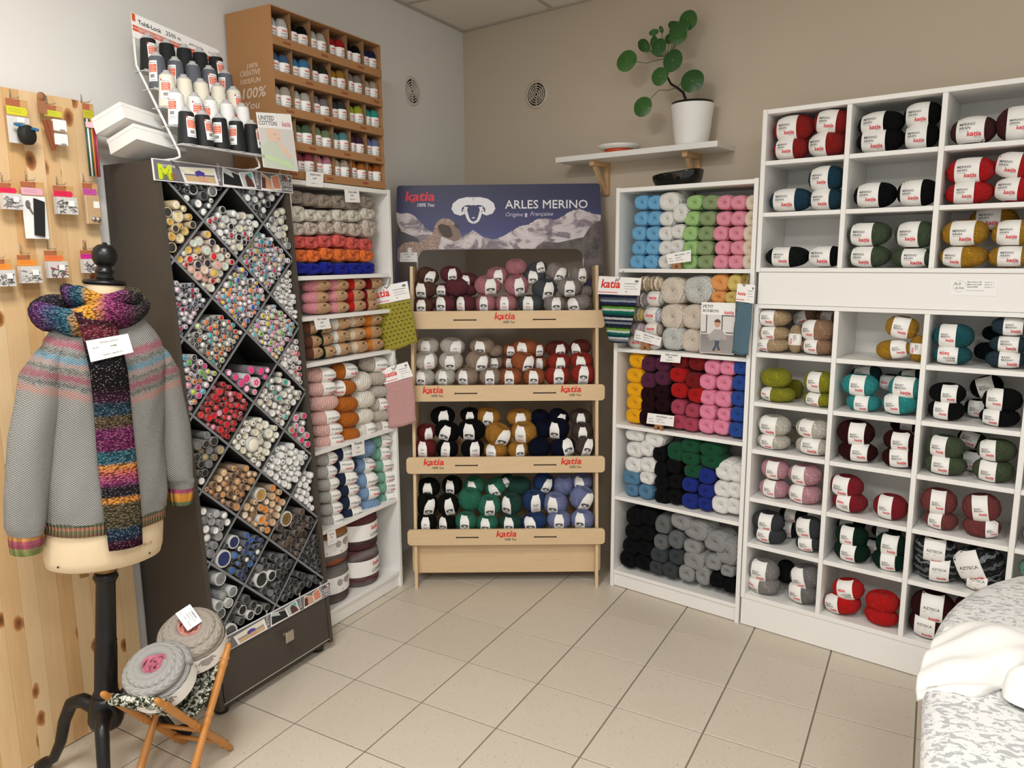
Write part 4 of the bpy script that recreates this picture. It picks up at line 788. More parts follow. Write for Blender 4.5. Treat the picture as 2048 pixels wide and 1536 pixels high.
BR = [
('L2',0,0.215,1.573,0.14,0.053,'kraft',0.22),('L2',0,0.34,1.573,0.129,0.055,'kraft',0.22),('L2',0,0.204,1.523,0.14,0.053,'kraft',0.22),('L2',0,0.333,1.523,0.121,0.053,'kraft',0.22),
('L2',0,0.208,1.478,0.14,0.053,'kraft',0.22),('L2',0,0.334,1.473,0.13,0.051,'kraft',0.22),('L2',1,0.455,1.572,0.128,0.054,'kraft',0.22),('L2',1,0.445,1.519,0.128,0.054,'kraft',0.22),
('L2',1,0.451,1.473,0.129,0.055,'kraft',0.22),('L2',2,0.576,1.571,0.136,0.056,'kraft',0.22),('L2',2,0.542,1.518,0.134,0.056,'kraft',0.22),('L2',2,0.543,1.472,0.135,0.056,'kraft',0.22),
('L3',3,0.159,1.395,0.089,0.054,'kraft',0.22),('L3',3,0.166,1.333,0.097,0.051,'kraft',0.22),('L3',3,0.171,1.283,0.098,0.052,'kraft',0.22),('L3',4,0.229,1.389,0.116,0.052,'kraft',0.22),
('L3',4,0.231,1.335,0.116,0.052,'kraft',0.22),('L3',4,0.245,1.279,0.117,0.053,'kraft',0.22),('L3',5,0.337,1.397,0.138,0.056,'kraft',0.22),('L3',5,0.329,1.339,0.138,0.056,'kraft',0.22),
('L3',5,0.338,1.281,0.139,0.057,'kraft',0.22),('L3',6,0.447,1.402,0.129,0.058,'kraft',0.22),('L3',6,0.447,1.34,0.129,0.058,'kraft',0.22),('L3',6,0.461,1.279,0.131,0.058,'kraft',0.22),
('L3',7,0.566,1.399,0.137,0.059,'kraft',0.22),('L3',7,0.563,1.339,0.137,0.06,'kraft',0.22),('L3',7,0.569,1.278,0.138,0.06,'kraft',0.22),('L4',8,0.22,1.177,0.154,0.066,'poesia',0.22),
('L4',8,0.221,1.116,0.155,0.067,'poesia',0.22),('L4',8,0.233,1.049,0.156,0.078,'poesia',-0.5),('L4',8,0.232,0.981,0.157,0.067,'poesia',0.22),('L4',8,0.247,0.921,0.158,0.068,'poesia',0.22),
('L4',8,0.249,0.867,0.159,0.068,'poesia',0.22),('L4',9,0.372,1.174,0.155,0.075,'poesia',0.22),('L4',9,0.361,1.096,0.154,0.076,'poesia',-0.28),('L4',9,0.365,1.018,0.155,0.079,'poesia',-0.6),
('L4',9,0.375,0.945,0.145,0.083,'poesia',-0.6),('L4',9,0.374,0.872,0.139,0.071,'poesia',-0.6),('L4',10,0.489,1.108,0.139,0.097,'poesia',-0.6),('L4',10,0.496,1.019,0.153,0.092,'poesia',-0.6),
('L4',10,0.482,0.937,0.152,0.081,'poesia',-0.6),('L4',10,0.5,0.873,0.135,0.076,'poesia',0.22),('L4',11,0.588,1.179,0.172,0.073,'poesia',0.22),('L4',11,0.611,1.108,0.134,0.078,'poesia',-0.6),
('L4',11,0.599,1.041,0.147,0.059,'poesia',-0.6),('L4',11,0.606,0.976,0.134,0.07,'poesia',0.22),('L4',11,0.606,0.92,0.135,0.06,'poesia',-0.6),('L4',11,0.613,0.863,0.136,0.062,'poesia',0.22),
('L5',12,0.227,0.789,0.118,0.062,'poesia',0.22),('L5',12,0.219,0.729,0.118,0.062,'poesia',0.22),('L5',12,0.23,0.67,0.119,0.063,'poesia',0.22),('L5',12,0.234,0.61,0.12,0.063,'poesia',0.22),
('L5',12,0.242,0.548,0.12,0.063,'poesia',0.22),('L5',12,0.245,0.489,0.121,0.064,'poesia',0.22),('L5',13,0.327,0.79,0.148,0.07,'poesia',0.22),('L5',13,0.341,0.726,0.155,0.067,'poesia',0),
('L5',13,0.341,0.667,0.15,0.071,'poesia',0.22),('L5',13,0.351,0.606,0.139,0.058,'poesia',0.22),('L5',13,0.357,0.546,0.152,0.072,'poesia',0.22),('L5',13,0.371,0.485,0.153,0.073,'poesia',0.22),
('L5',14,0.495,0.773,0.142,0.091,'poesia',-0.6),('L5',14,0.477,0.695,0.147,0.075,'poesia',0.22),('L5',14,0.492,0.618,0.149,0.081,'poesia',0.22),('L5',14,0.501,0.549,0.15,0.076,'poesia',0.22),
('L5',14,0.511,0.483,0.138,0.076,'poesia',-0.6),('L5',15,0.612,0.787,0.136,0.066,'poesia',0.22),('L5',15,0.603,0.726,0.136,0.066,'poesia',0.22),('L5',15,0.616,0.663,0.137,0.067,'poesia',0.22),
('L5',15,0.629,0.6,0.138,0.067,'poesia',0.22),('L5',15,0.635,0.543,0.139,0.068,'poesia',0.22),('L5',15,0.634,0.48,0.139,0.068,'poesia',0.22),('R2',16,0.138,1.562,0.073,0.077,'mixed',-0.9),
('R2',16,0.194,1.565,0.078,0.07,'mixed',-0.9),('R2',17,0.12,1.484,0.067,0.072,'mixed',-0.9),('R2',18,0.193,1.492,0.092,0.074,'mixed',0),('R2',19,0.109,1.412,0.061,0.066,'mixed',-0.9),
('R2',20,0.182,1.41,0.099,0.083,'mixed',0),('R2',21,0.107,1.339,0.075,0.067,'mixed',-0.9),('R2',22,0.187,1.341,0.099,0.072,'mixed',0),('R2',23,0.098,1.278,0.089,0.067,'mixed',0.1),
('R2',23,0.192,1.281,0.093,0.066,'mixed',0.1),('R2',24,0.281,1.532,0.127,0.127,'tweed',-0.9),('R2',24,0.284,1.41,0.122,0.12,'tweed',-0.9),('R2',24,0.392,1.413,0.12,0.117,'tweed',-0.9),
('R2',24,0.39,1.302,0.108,0.11,'tweed',-0.9),('R2',25,0.412,1.538,0.155,0.131,'tweed',-0.9),('R2',25,0.293,1.307,0.115,0.115,'tweed',-0.9)]

rnd = random.Random(11)
# ---- cubby balls
COLW = {'1': 'first', '2': 'second', '3': 'third', '4': 'fourth'}
UPW = {'1': 'top cubby row', '2': 'second cubby row', '3': 'third cubby row'}
LOW = {'1': 'fourth cubby row', '2': 'fifth cubby row', '3': 'sixth cubby row', '4': 'seventh cubby row', '5': 'eighth cubby row', '6': 'lowest cubby row'}
UZ = {'1': 2.081, '2': 1.870, '3': 1.640}; LZ = {'1': 1.274, '2': 1.056, '3': .841, '4': .618, '5': .403, '6': .155}
by = {}
for r in GB: by.setdefault((r[0], GC[r[1]]), []).append(r)
for (cell, col), L_ in by.items():
    pw = position_words([(r[2], r[4], r[6]) for r in L_])
    for r, words in zip(L_, pw):
        _, _, x, y, z, w_, h, u0, bw, fl, tilt = r
        floor_z = (UZ if cell[0] == 'U' else LZ)[cell[1]]
        dep = min(.118, w_ * .78)
        if cell in ('A62',): h *= .84
        if 'v' in fl:
            sx, sz, ry = h, w_, pi / 2; h_ = h
        else: sx, sz, ry = w_, h, -radians(tilt); h_ = h
        if 'b' in fl: z = floor_z + h_ / 2 + .0015
        if cell[0] == 'A' and 'b' in fl and abs(tilt) > 5: z += .004
        mat = yarn(col, 'pull'); aran = cell[0] == 'U'
        kind = 'MERINO ARAN' if aran else ('AZTECA' if cell in ('A53', 'A63') else 'BASIC MERINO')
        X = trs(FG, x, y + (.01 if 'k' in fl else 0), z, radians(rnd.uniform(-4, 8)), ry, radians(rnd.uniform(-6, 6)), sx, dep, sz)
        place = f'{words}, {COLW[cell[2]]} column, {(UPW if aran else LOW)[cell[1]]}' if words else f'{COLW[cell[2]]} column, {(UPW if aran else LOW)[cell[1]]}'
        extra = 'behind the others, ' if 'k' in fl else ''
        o = place_ball('merino_yarn_ball' if kind != 'AZTECA' else 'azteca_yarn_ball'.replace('azteca_', 'chunky_'), PULL[rnd.randrange(3)], mat, X, f'{col} yarn ball, {extra}{place}', f'{col} balls in the {COLW[cell[2]]} column, {(UPW if aran else LOW)[cell[1]]}')
        if 'n' not in fl:
            bd_ = link('paper_band', pull_band(kind, u0 if not 'v' in fl else 0, max(.3, min(.55, bw)), round(sx / sz, 1), False, 'f' in fl), o)
# fourth column, only its left edge is in the picture
for z, col, kind in ((.841, 'jade green', 'BASIC MERINO'), (.618, 'mid grey', 'BASIC MERINO'), (.403, 'sea green', 'AZTECA'), (.155, 'royal blue', 'AZTECA')):
    for k in (0, 1):
        X = trs(FG, 1.10 + .004 * k, .07, z + .045 + .084 * k, radians(4), 0, 0, .14, .11, .088)
        o = place_ball('merino_yarn_ball', PULL[k], yarn(col, 'pull'), X, f'{col} yarn ball, {"top" if k else "bottom"}, cut off by the right picture edge', f'{col} balls in the fourth column')
        link('paper_band', pull_band(kind, 0, .4, 1.6, False, False), o)
# ---- display balls
TW = {1: 'top tray', 2: 'second tray', 3: 'third tray', 4: 'lowest tray'}
by = {}
for r in DB: by.setdefault((r[0], DC[r[1]]), []).append(r)
for (tr, col), L_ in by.items():
    pw = position_words([(r[2], r[4], r[6]) for r in L_])
    for r, words in zip(L_, pw):
        _, _, x, y, z, w_, h, u0, fl, tilt = r
        mat = yarn(col, 'pull')
        y = min(y, .258); front_row = not any(c in fl for c in 'muk')
        if front_row: z = max(z, TZ[tr][0] + .018 + h * .5)
        lean = radians(24 if 'm' in fl else 20 if 'u' in fl else 10)
        hh = h * .95; dd = min(w_ * .92, .105)
        X = FD @ T(x, y, z) @ Matrix.Rotation(-radians(tilt), 4, 'Y') @ Matrix.Rotation(radians(rnd.uniform(-8, 8)), 4, 'Z') @ Matrix.Rotation(lean, 4, 'X') @ Matrix.Diagonal((w_, dd, hh, 1))
        o = place_ball('display_yarn_ball', PULL[rnd.randrange(3)], mat, X, f'{col} yarn ball, {words + ", " if words else ""}{TW[tr]} of the plywood display', f'{col} balls in the {TW[tr]}')
        if 'n' not in fl: link('paper_band', pull_band('KATIA' if (int(x * 1000) % 4 == 0 or 'f' in fl) else 'ARLES', max(-.25, min(.25, u0)), .42, 1.1, True, 'f' in fl), o)
# ---- end-on skeins
def end_skein(seed, deep):
    b = MB(); rows = []; N = 36; r_ = random.Random(seed); p1 = r_.uniform(0, 6)
    prof = [(.02, .10), (.07, .07), (.13, .035), (.20, .012), (.28, .004), (.36, .006), (.43, .03), (.475, .09), (.497, .18), (.5, .35), (.5, .7), (.47, .9), (.38, .98), (.0001, 1.0)]
    for r, y in prof:
        row = []
        for k in range(N):
            a = 2 * pi * k / N; c_, s_ = cos(a), sin(a); q = (abs(c_) ** 2.8 + abs(s_) ** 2.8) ** (-1 / 2.8); rr_ = r * (1 + (q - 1) * min(1, r * 2))
            g_ = deep * sin(3 * a + 16 * r + p1) * min(1, r * 5) * (1 if y < .3 else .3)
            rr_ *= 1 + .02 * sin(5 * a + p1) ; row.append((rr_ * c_, y + g_, rr_ * s_))
        rows.append(row)
    return b.grid(rows, closed=True).data('yarn_skein', [WHITE])
ENDM = [end_skein(s, .014) for s in (1, 2, 3)]; ROPE = [end_skein(s, .030) for s in (4, 5, 6)]
SHW = {'R1': 'top shelf of the narrow bookcase', 'R2': 'second shelf of the narrow bookcase', 'R3': 'third shelf of the narrow bookcase', 'R4': 'fourth shelf of the narrow bookcase', 'R5': 'bottom shelf of the narrow bookcase', 'L1': 'top shelf of the left bookcase',
       'L2': 'second shelf, left bookcase', 'L3': 'third shelf, left bookcase', 'L4': 'fourth shelf, left bookcase', 'L5': 'fifth shelf, left bookcase'}
by = {}
for r in EN: by.setdefault((r[0], EC[r[1]]), []).append(r)
for (sh, col), L_ in by.items():
    pw = position_words([(r[2], r[3], r[5]) for r in L_]); left = sh[0] == 'L'
    for r, words in zip(L_, pw):
        _, _, x, z, w_, h = r
        y = .03 if not left else .022
        if col == 'white': y = .10
        yaw = rnd.uniform(-.06, .06) + (.10 if left else 0)
        if sh == 'R5' and w_ > .1: yaw = -.16
        X = (FL if left else FR) @ T(x, y, z) @ rotz(yaw) @ Matrix.Rotation(rnd.uniform(-.5, .5) if False else 0, 4, 'Y') @ Matrix.Diagonal((w_ * 1.0, .15, h * 1.0, 1))
        me = (ROPE if left else ENDM)[rnd.randrange(3)]
        o = place_ball('cotton_skein' if left else 'acrylic_skein', me, yarn(col, 'rope' if left else 'end'), X, f'{col} skein end, {words + ", " if words else ""}{SHW[sh]}', f'{col} skeins, {SHW[sh]}')
        if sh == 'R5' and (w_ > .1) and col == 'light grey':
            b = MB(); N = 30
            b.grid([[((.507) * cos(a) * (abs(cos(a)) ** 2.8 + abs(sin(a)) ** 2.8) ** (-1 / 2.8), yy, .507 * sin(a) * (abs(cos(a)) ** 2.8 + abs(sin(a)) ** 2.8) ** (-1 / 2.8)) for a in [2 * pi * k / N for k in range(N)]] for yy in (.42, .78)], closed=True)
            b.build('paper_band', M('grey_paper_band', 'A9A9A6', .7), o)
# ---- barrels lying on their sides
def barrel(seed):
    b = MB(); rows = []; N = 36; r_ = random.Random(seed); p1 = r_.uniform(0, 6)
    for i in range(19):
        u = -1 + 2 * i / 18; rad_ = .5 * max(1e-4, (1 - abs(u) ** 2.7)) ** (1 / 2.1); x = .5 * u * (1 - .06 * (abs(u) > .97))
        row = []
        for k in range(N):
            a = 2 * pi * k / N; g_ = 1 + .018 * sin(6 * a + 9 * u + p1) + .014 * sin(7 * a - 8 * u + 2 * p1); row.append((x, rad_ * g_ * cos(a), rad_ * g_ * sin(a)))
        rows.append(row)
    return b.grid(rows, closed=True).data('yarn_ball', [WHITE])
BARM = [barrel(s) for s in (1, 2, 3)]
BB = {}
def barrel_band(kind, u0, hw):
    key = (kind, round(u0, 1), hw)
    if key in BB: return BB[key]
    u0 = key[1]; b = MB()
    def rad_(x): u = min(.995, abs(2 * x)); return .5 * (1 - u ** 2.7) ** (1 / 2.1) * 1.03
    xs_ = [u0 - hw + 2 * hw * q / 6 for q in range(7)]; xs_ = [max(-.485, min(.485, x)) for x in xs_]
    b.grid([[(x, rad_(x) * cos(a), rad_(x) * sin(a)) for a in [2 * pi * k / 28 for k in range(28)]] for x in xs_], 0, closed=True)
    def fn(a, c): x = max(-.48, min(.48, u0 + a)); r = rad_(x) + .008; ph = c / r; return (x, -r * cos(ph), r * sin(ph))
    def txt(body, x, z, wid, mi, shear=0, off=0, asp=1.0):
        vs, fs, w0 = text2d(body, 1, shear, off, 'LEFT'); k = wid / w0; b.add([fn(x + p * k, z + q * k * asp) for p, q in vs], fs, mi)
    if kind == 'kraft':
        for P in ([(-.06, .05), (0, .10), (.06, .20), (.09, .24), (.02, .24), (-.04, .18)], [(-.005, .04), (.03, .04), (.05, .12), (.02, .12)]): b.add([fn(*p) for p in P], [tuple(range(len(P)))], 1)
        txt('FAIR COTTON', -hw * .72, -.06, hw * 1.45, 1, 0, 0, 1.5)
        for k in range(3):
            P = [(-.10 + k * .08 + .026 * cos(a), -.20 + .05 * sin(a)) for a in [2 * pi * q / 10 for q in range(10)]]; b.add([fn(*p) for p in P], [tuple(range(10))], 2)
        mats = [KRAFT, KINK, M('kraft_mid_ink', '8A6848', .8)]
    elif kind == 'poesia':
        txt('POESIA', -hw * .8, .06, hw * 1.5, 1, 0, .008, 1.5); txt('katia', -hw * .3, -.24, hw * 1.05, 2, .16, .02, 1.5); mats = [CARD, M('label_grey_ink', '4A4A4C', .7), RED]
    else:
        txt('katia', -hw * .7, -.04, hw * 1.4, 2, .16, .03, 1.2); txt('100% You', -hw * .2, -.16, hw * .8, 1, .2, 0, 1.2); mats = [M('label_offwhite', 'DEDAD2', .7), M('label_grey_ink', '4A4A4C', .7), RED]
    BB[key] = b.data('paper_band', mats); return BB[key]
by = {}
for r in BR: by.setdefault((r[0], BC[r[1]]), []).append(r)
for (sh, col), L_ in by.items():
    pw = position_words([(r[2], r[3], r[5]) for r in L_])
    for r, words in zip(L_, pw):
        _, _, x, z, w_, h, kind, u0 = r
        F_ = FL if sh[0] == 'L' else FR
        yaw = {'kraft': -.38, 'poesia': -.30, 'mixed': 0, 'tweed': -.1}[kind] + rnd.uniform(-.08, .08)
        tilt = rnd.uniform(-.06, .06) + (.06 if sh in ('L4', 'L5') else 0)
        dep = min(h * 1.15, .125)
        X = F_ @ T(x, .02 + dep / 2 if kind != 'tweed' else .085, z) @ rotz(yaw) @ Matrix.Rotation(tilt, 4, 'Y') @ Matrix.Rotation(rnd.uniform(-.3, .3), 4, 'X') @ Matrix.Diagonal((w_, dep, h, 1))
        what = {'kraft': 'yarn ball in a kraft paper band', 'poesia': 'tweedy yarn ball', 'mixed': 'yarn ball', 'tweed': 'large yarn ball'}[kind]
        if kind == 'tweed':
            X = F_ @ T(x, .035, z) @ rotz(yaw) @ Matrix.Rotation(rnd.uniform(-.3, .3) * 0, 4, 'Y') @ Matrix.Diagonal((w_, .15, h, 1))
        o = place_ball('cotton_yarn_ball' if kind == 'kraft' else 'tweed_yarn_ball' if kind in ('poesia', 'tweed') else 'baby_yarn_ball', ENDM[rnd.randrange(3)] if kind == 'tweed' else BARM[rnd.randrange(3)], yarn(col, 'end' if kind == 'tweed' else 'barrel'), X, f'{col} {what}, {words + ", " if words else ""}{SHW[sh].replace("second shelf of the", "second shelf,") if kind == "kraft" else SHW[sh]}', f'{col} balls, {SHW[sh]}')
        if u0 > -.5: link('paper_band', barrel_band(kind, u0 if kind != 'kraft' else .2, {'kraft': .24, 'poesia': .25, 'mixed': .30}[kind]), o)
# ---------------------------------------------------------------- cardboard counter display on the left bookcase
CB = grainy('brown_cardboard', 'A97B50', .8, .04, 5); CBD = M('cardboard_inside', '8F6B48', .85); CBI = M('cardboard_logo_ink', '8C3A22', .8); CHALK = M('chalky_white_ink', 'D9C2AC', .8)
X0 = FL @ T(0, .012, 2.0155)
bx_ = empty('cardboard_display', X0); tag(bx_, 'brown cardboard counter display with five rows of small cotton skeins, on the left bookcase', 'display box')
BW, BH, BD = .667, .650, .255
FLZ = [.004, .118, .248, .378, .508]
b = MB(); b.box(0, .004, 0, BD, 0, BH); side = b.build('side_panel', CB, bx_)
b = MB()
def sidefn(cx_, cy_): return (-.0008, (545 + .04 * (cy_ - 30) - cx_) / 340 * .255, .648 - (cy_ - 72) * .000497)
for body, xa, xb, yb, hh, off in (('100%', 362, 447, 512, 36, .01), ('CRÉATIVE', 313, 467, 568, 44, .01), ('100%FUN', 310, 465, 628, 40, .012), ('100%', 315, 495, 742, 84, .015), ('You', 345, 455, 825, 60, .015)):
    vs, fs, w0 = text2d(body, 1, .15, off, 'LEFT')
    b.add([sidefn(xa + p * (xb - xa) / w0, yb - q * hh * 1.35) for p, q in vs], fs, 0)
b.build('chalk_lettering', CHALK, side)
b = MB(); b.box(BW - .004, BW, 0, BD, 0, BH); b.build('side_panel', CB, bx_)
b = MB(); b.box(.004, BW - .004, BD - .004, BD, 0, BH); b.build('back_panel', CBD, bx_)
b = MB(); b.box(.004, BW - .004, .0005, BD - .004, BH - .004, BH - .0002); b.build('top_panel', CB, bx_)
for i, z in enumerate(FLZ):
    b = MB(); b.box(.0045, BW - .0045, .004, BD - .0045, z - .003, z); b.build('shelf', CBD, bx_)
    lip = MB(); lip.box(.0002, BW - .0002, -.003, 0, z - .003, z + .030); lo = lip.build('front_lip', CB, bx_)
    b = MB()
    for x in ((.055, .27, .5) if i % 2 == 0 else (.17, .385, .6)): b = MB(); b.text('katia', x, z + .009, .018, -.0036, 0, shear=.16, off=.02, fit=.040); b.build('printed_logo', CBI, lo)
    for k in range(1, 6):
        x = BW * k / 6; b = MB(); b.box(x - .0015, x + .0015, .008, BD - .0045, z + .0004, (FLZ[i + 1] - .0035) if i < 4 else BH - .0045); b.build('divider', CBD, bx_)
UB = {}
def united_band():
    if 'b' in UB: return UB['b']
    b = MB(); zs = (-.46, -.4, -.25, -.1, .0, .16)
    def R(z): return surf(z) * 1.03 + .01
    b.grid([[(R(z) * cos(a), R(z) * sin(a), z) for a in [2 * pi * k / 28 for k in range(28)]] for z in zs], 0, closed=True)
    def fn(a, c): r = R(c) + .012; return (r * sin(a / r), -r * cos(a / r), c)
    def txt(body, x, z, wid, asp, mi, shear=0, off=0):
        vs, fs, w0 = text2d(body, 1, shear, off, 'LEFT'); k = wid / w0; b.add([fn(x + p * k, z + q * k * asp) for p, q in vs], fs, mi)
    txt('katia', -.20, .01, .40, .5, 2, .16, .025); txt('UNITED', -.28, -.09, .5, .45, 1, 0, .01); txt('COTTON', -.30, -.18, .54, .45, 1, 0, .01)
    UB['b'] = b.data('paper_band', [CARD, M('label_grey_ink', '4A4A4C', .7), RED]); return UB['b']
BOXC = [['rose pink', 'dusty rose', 'candy pink', 'pale beige', 'pumpkin orange', 'burnt orange'], ['leaf green', 'sage olive', 'sage green', 'aqua', 'plum purple', 'lilac blue'],
        ['ecru', 'ivory', 'mauve grey', 'charcoal grey', 'lime yellow', 'mint turquoise'], ['deep denim', 'azure blue', 'dark olive green', 'mustard yellow', 'taupe', 'pale beige'], ['pure white', 'black', 'bright red', 'black', 'ink navy']]
CC.update({'burnt orange': 'D2691E', 'leaf green': '3E8A5C', 'sage olive': '5F7A5C', 'aqua': '6FB3B4', 'ecru': 'D9CCB8', 'mauve grey': '9A8C94', 'lime yellow': 'CBD632', 'mint turquoise': '38C4B0', 'deep denim': '4E78A8', 'azure blue': '4A9AD0', 'ink navy': '141C5A', 'cherry red': 'D2143C'})
BOXC[0][0] = 'cherry red'; BOXC[4].insert(2, 'ivory')
ROWN = ['bottom', 'second', 'middle', 'fourth', 'top']
for i in range(5):
    for k in range(6):
        col = BOXC[i][k]
        for q in (0, 1):
            x = BW * (k + .5) / 6 + (q - .5) * .051 + rnd.uniform(-.002, .002); h = rnd.uniform(.106, .117); y = .030 + (0 if q else .006) + rnd.uniform(0, .004)
            o = place_ball('small_cotton_skein', PULL[(i + k + q) % 3], yarn(col, 'pull'), X0 @ T(x, y, FLZ[i] + h / 2 + .001) @ rotz(rnd.uniform(-.25, .25)) @ Matrix.Diagonal((.053, .048, h, 1)),
                f'{col} small skein, {"right" if q else "left"} of its pair, {ROWN[i]} row, {["leftmost", "second", "third", "fourth", "fifth", "last"][k]} cell of cardboard display', f'{col} skeins in the cardboard display, {ROWN[i]} row')
            link('paper_band', united_band(), o)

# ---------------------------------------------------------------- big cakes on the lowest shelf of the left bookcase
def stripe_mat(name, cols, scale=7):
    m = M(name, cols[0], .95, spec=.1); t = NT(m); v = t.coord(); X_ = t.xyz(v); wob = t.noise(5, 2, v)
    ang = t.math('ARCTAN2', X_[1], X_[0])
    f = t.math('FRACT', t.math('ADD', t.math('MULTIPLY', X_[2], scale), t.math('MULTIPLY_ADD', wob, .8, t.math('MULTIPLY', t.math('SINE', ang), .25))))
    n = len(cols); c = t.ramp(f, [(i / n, q) for i, q in enumerate(cols)]); 
    h = t.math('SINE', t.math('MULTIPLY', t.math('ADD', t.math('MULTIPLY', X_[2], 1.0), t.math('MULTIPLY', ang, .035)), 900.0))
    t.base(t.mix(t.math('MULTIPLY_ADD', h, .25, .75), '3A3030', c)); t.bump(h, .6, .002); return m
CAKEM = {'ochre and grey': stripe_mat('cake_ochre', ['7E7A70', 'A97A3A', 'B5603E', '6E6A66', '8C8878', 'C08A4A']), 'grey and brown': stripe_mat('cake_grey', ['9A9892', '86827E', '6A605C', '5E5452', '8C8882']),
         'brown and wine': stripe_mat('cake_wine', ['5A4640', '6A3238', '4C3A38', '7A6A62']), 'wine and grey': stripe_mat('cake_winegrey', ['5E2830', '8A8682', '6A3840', '9A9894'])}
def cake_body(R, H, mat, name, X, label, group=None):
    t = empty(name, X); tag(t, label, 'yarn cake', group)
    prof = [(R * .55, 0), (R * .9, .003), (R * .98, .012)]
    for k in range(9): z = .02 + (H - .04) * k / 8; prof += [(R * (1.0 + .012 * (k % 2)), z)]
    prof += [(R * .97, H - .012), (R * .88, H - .002), (R * .6, H), (R * .25, H - .004), (R * .2, H - .03), (0, H - .035)]
    b = MB(); b.lathe(prof, 40); b.build('yarn', mat, t); return t
def cake_band(t, R, z0, z1, kind, ang0, span=2 * pi):
    b = MB(); N = 48; zs = [z0 + (z1 - z0) * i / 3 for i in range(4)]
    b.grid([[((R * 1.02 + .0015) * cos(a), (R * 1.02 + .0015) * sin(a), z) for a in [2 * pi * k / N for k in range(N)]] for z in zs], 0, closed=True)
    r = R * 1.02 + .0026; zm = (z0 + z1) / 2; hh = z1 - z0
    def fn(a, c): th = ang0 + a / r; return (r * cos(th), r * sin(th), zm + c)
    def txt(body, x, z, wid, mi, shear=0, off=0):
        vs, fs, w0 = text2d(body, 1, shear, off, 'LEFT'); k = wid / w0; b.add([fn(x + p * k, z + q * k) for p, q in vs], fs, mi)
    if kind == 'front': txt('katia', -.045, hh * .08, .055, 2, .16, .02); txt('LOPAPEYSA', -.05, -hh * .34, .115, 1, 0, .008)
    else:
        for cx_, cz_ in ((.02, hh * .12), (.07, hh * .12)):
            b.add([fn(cx_ + .016 * cos(a), cz_ + .017 * sin(a)) for a in [2 * pi * k / 14 for k in range(14)]], [tuple(range(14))], 3)
        b.add([fn(.062 + x, hh * .12 + z) for x, z in ((-.012, -.01), (.028, -.01), (.028, .008), (.036, -.004), (.040, .0), (.026, .016), (-.010, .016), (-.022, .0), (-.018, -.004), (-.012, .006))], [tuple(range(10))], 3)
        for k in range(3): b.add([fn(x, -hh * .12 - k * .006 + z) for x, z in ((-.07, 0), (.0, 0), (.0, .0012), (-.07, .0012))], [(0, 1, 2, 3)], 3)
        txt('C', -.045, -hh * .38, .008, 1, 0, .02); txt('60', .03, -hh * .40, .010, 1)
    return b.build('paper_band', [CARD, M('label_grey_ink', '4A4A4C', .7), RED, M('label_mid_grey', 'A39A98', .7)], t)
for (x, z, c, kind, ang, lab) in ((.255, .089, 'grey and brown', 'back', -1.9, 'large grey brown yarn cake, bottom left on the lowest shelf of the left bookcase'), (.258, .277, 'ochre and grey', 'back', -1.9, 'large ochre striped yarn cake stacked upper left, lowest shelf of the left bookcase'),
                                  (.480, .089, 'wine and grey', 'front', -1.25, 'large wine and grey yarn cake, bottom right on the lowest shelf of the left bookcase'), (.478, .275, 'brown and wine', 'front', -1.25, 'large brown yarn cake stacked upper right, lowest shelf of the left bookcase')):
    t = cake_body(.108, .184, CAKEM[c], 'yarn_cake', FL @ T(x, .125, z), lab); cake_band(t, .108, .055, .135, kind, ang)

# ---------------------------------------------------------------- button cabinet
CAB = grainy('dark_taupe_laminate', '453E36', .6, .06, 60, .25, 220); CABE = M('cabinet_grey_edge', '6B6862', .55); CABI = M('cabinet_inside_black', '171615', .7); LATT = M('grey_lattice_board', '77787A', .6)
ct = empty('button_cabinet', FC); tag(ct, 'tall dark cabinet with diamond lattice cells full of button tubes', 'cabinet')
def fy(z): return .116 * (z - .03) / 1.93
def side_prism(b, x0, x1, poly, mi=0): b.prism(poly, x0, x1, mi, X=Matrix(((0, 1, 0, 0), (1, 0, 0, 0), (0, 0, 1, 0), (0, 0, 0, 1))))
DEP = .400
for x0, x1 in ((0, .019), (.581, .600)):
    b = MB(); side_prism(b, x0, x1, [(fy(.035), .035), (DEP, .035), (DEP, 2.02), (fy(2.02), 2.02)]); b.build('side_panel', CAB, ct)
b = MB(); b.box(.0195, .5805, fy(2.0) + .003, DEP, 2.001, 2.0195); b.build('top_panel', CAB, ct)
b = MB(); b.box(.0195, .5805, .26, .272, .26, 2.0); b.build('back_panel', CABI, ct)
b = MB(); b.box(.0195, .5805, .012, DEP, .037, .055); b.build('bottom_panel', CAB, ct)
b = MB(); side_prism(b, .0195, .5805, [(fy(.252) + .002, .252), (.26, .252), (.26, .268), (fy(.268) + .002, .268)]); b.build('drawer_top_panel', CABI, ct)
b = MB(); side_prism(b, .024, .576, [(fy(.058) + .0, .058), (.03, .058), (.03, .247), (fy(.247) + .0, .247)]); dw = b.build('drawer_front', CAB, ct)
b = MB(); side_prism(b, .021, .579, [(fy(.05) - .0006, .0545), (.02, .0545), (.02, .0565), (fy(.05) - .0006, .0565)]); b.build('drawer_edge_strip', M('pale_edge_strip', 'C9C2B4', .5), dw)
b = MB(); b.box(.326, .336, -.020, fy(.19), .186, .196); b.box(.310, .352, -.028, -.020, .168, .212, c=.002); b.build('knob', M('brushed_nickel', 'B9AE9E', .35, .75), dw)
for x in (.045, .555):
    for y in (.05, .35):
        b = MB(); b.lathe([(.020, 0), (.026, .004), (.026, .026), (.022, .036)], 20, X=T(x, y, 0)); b.build('foot', BLACKM, ct)
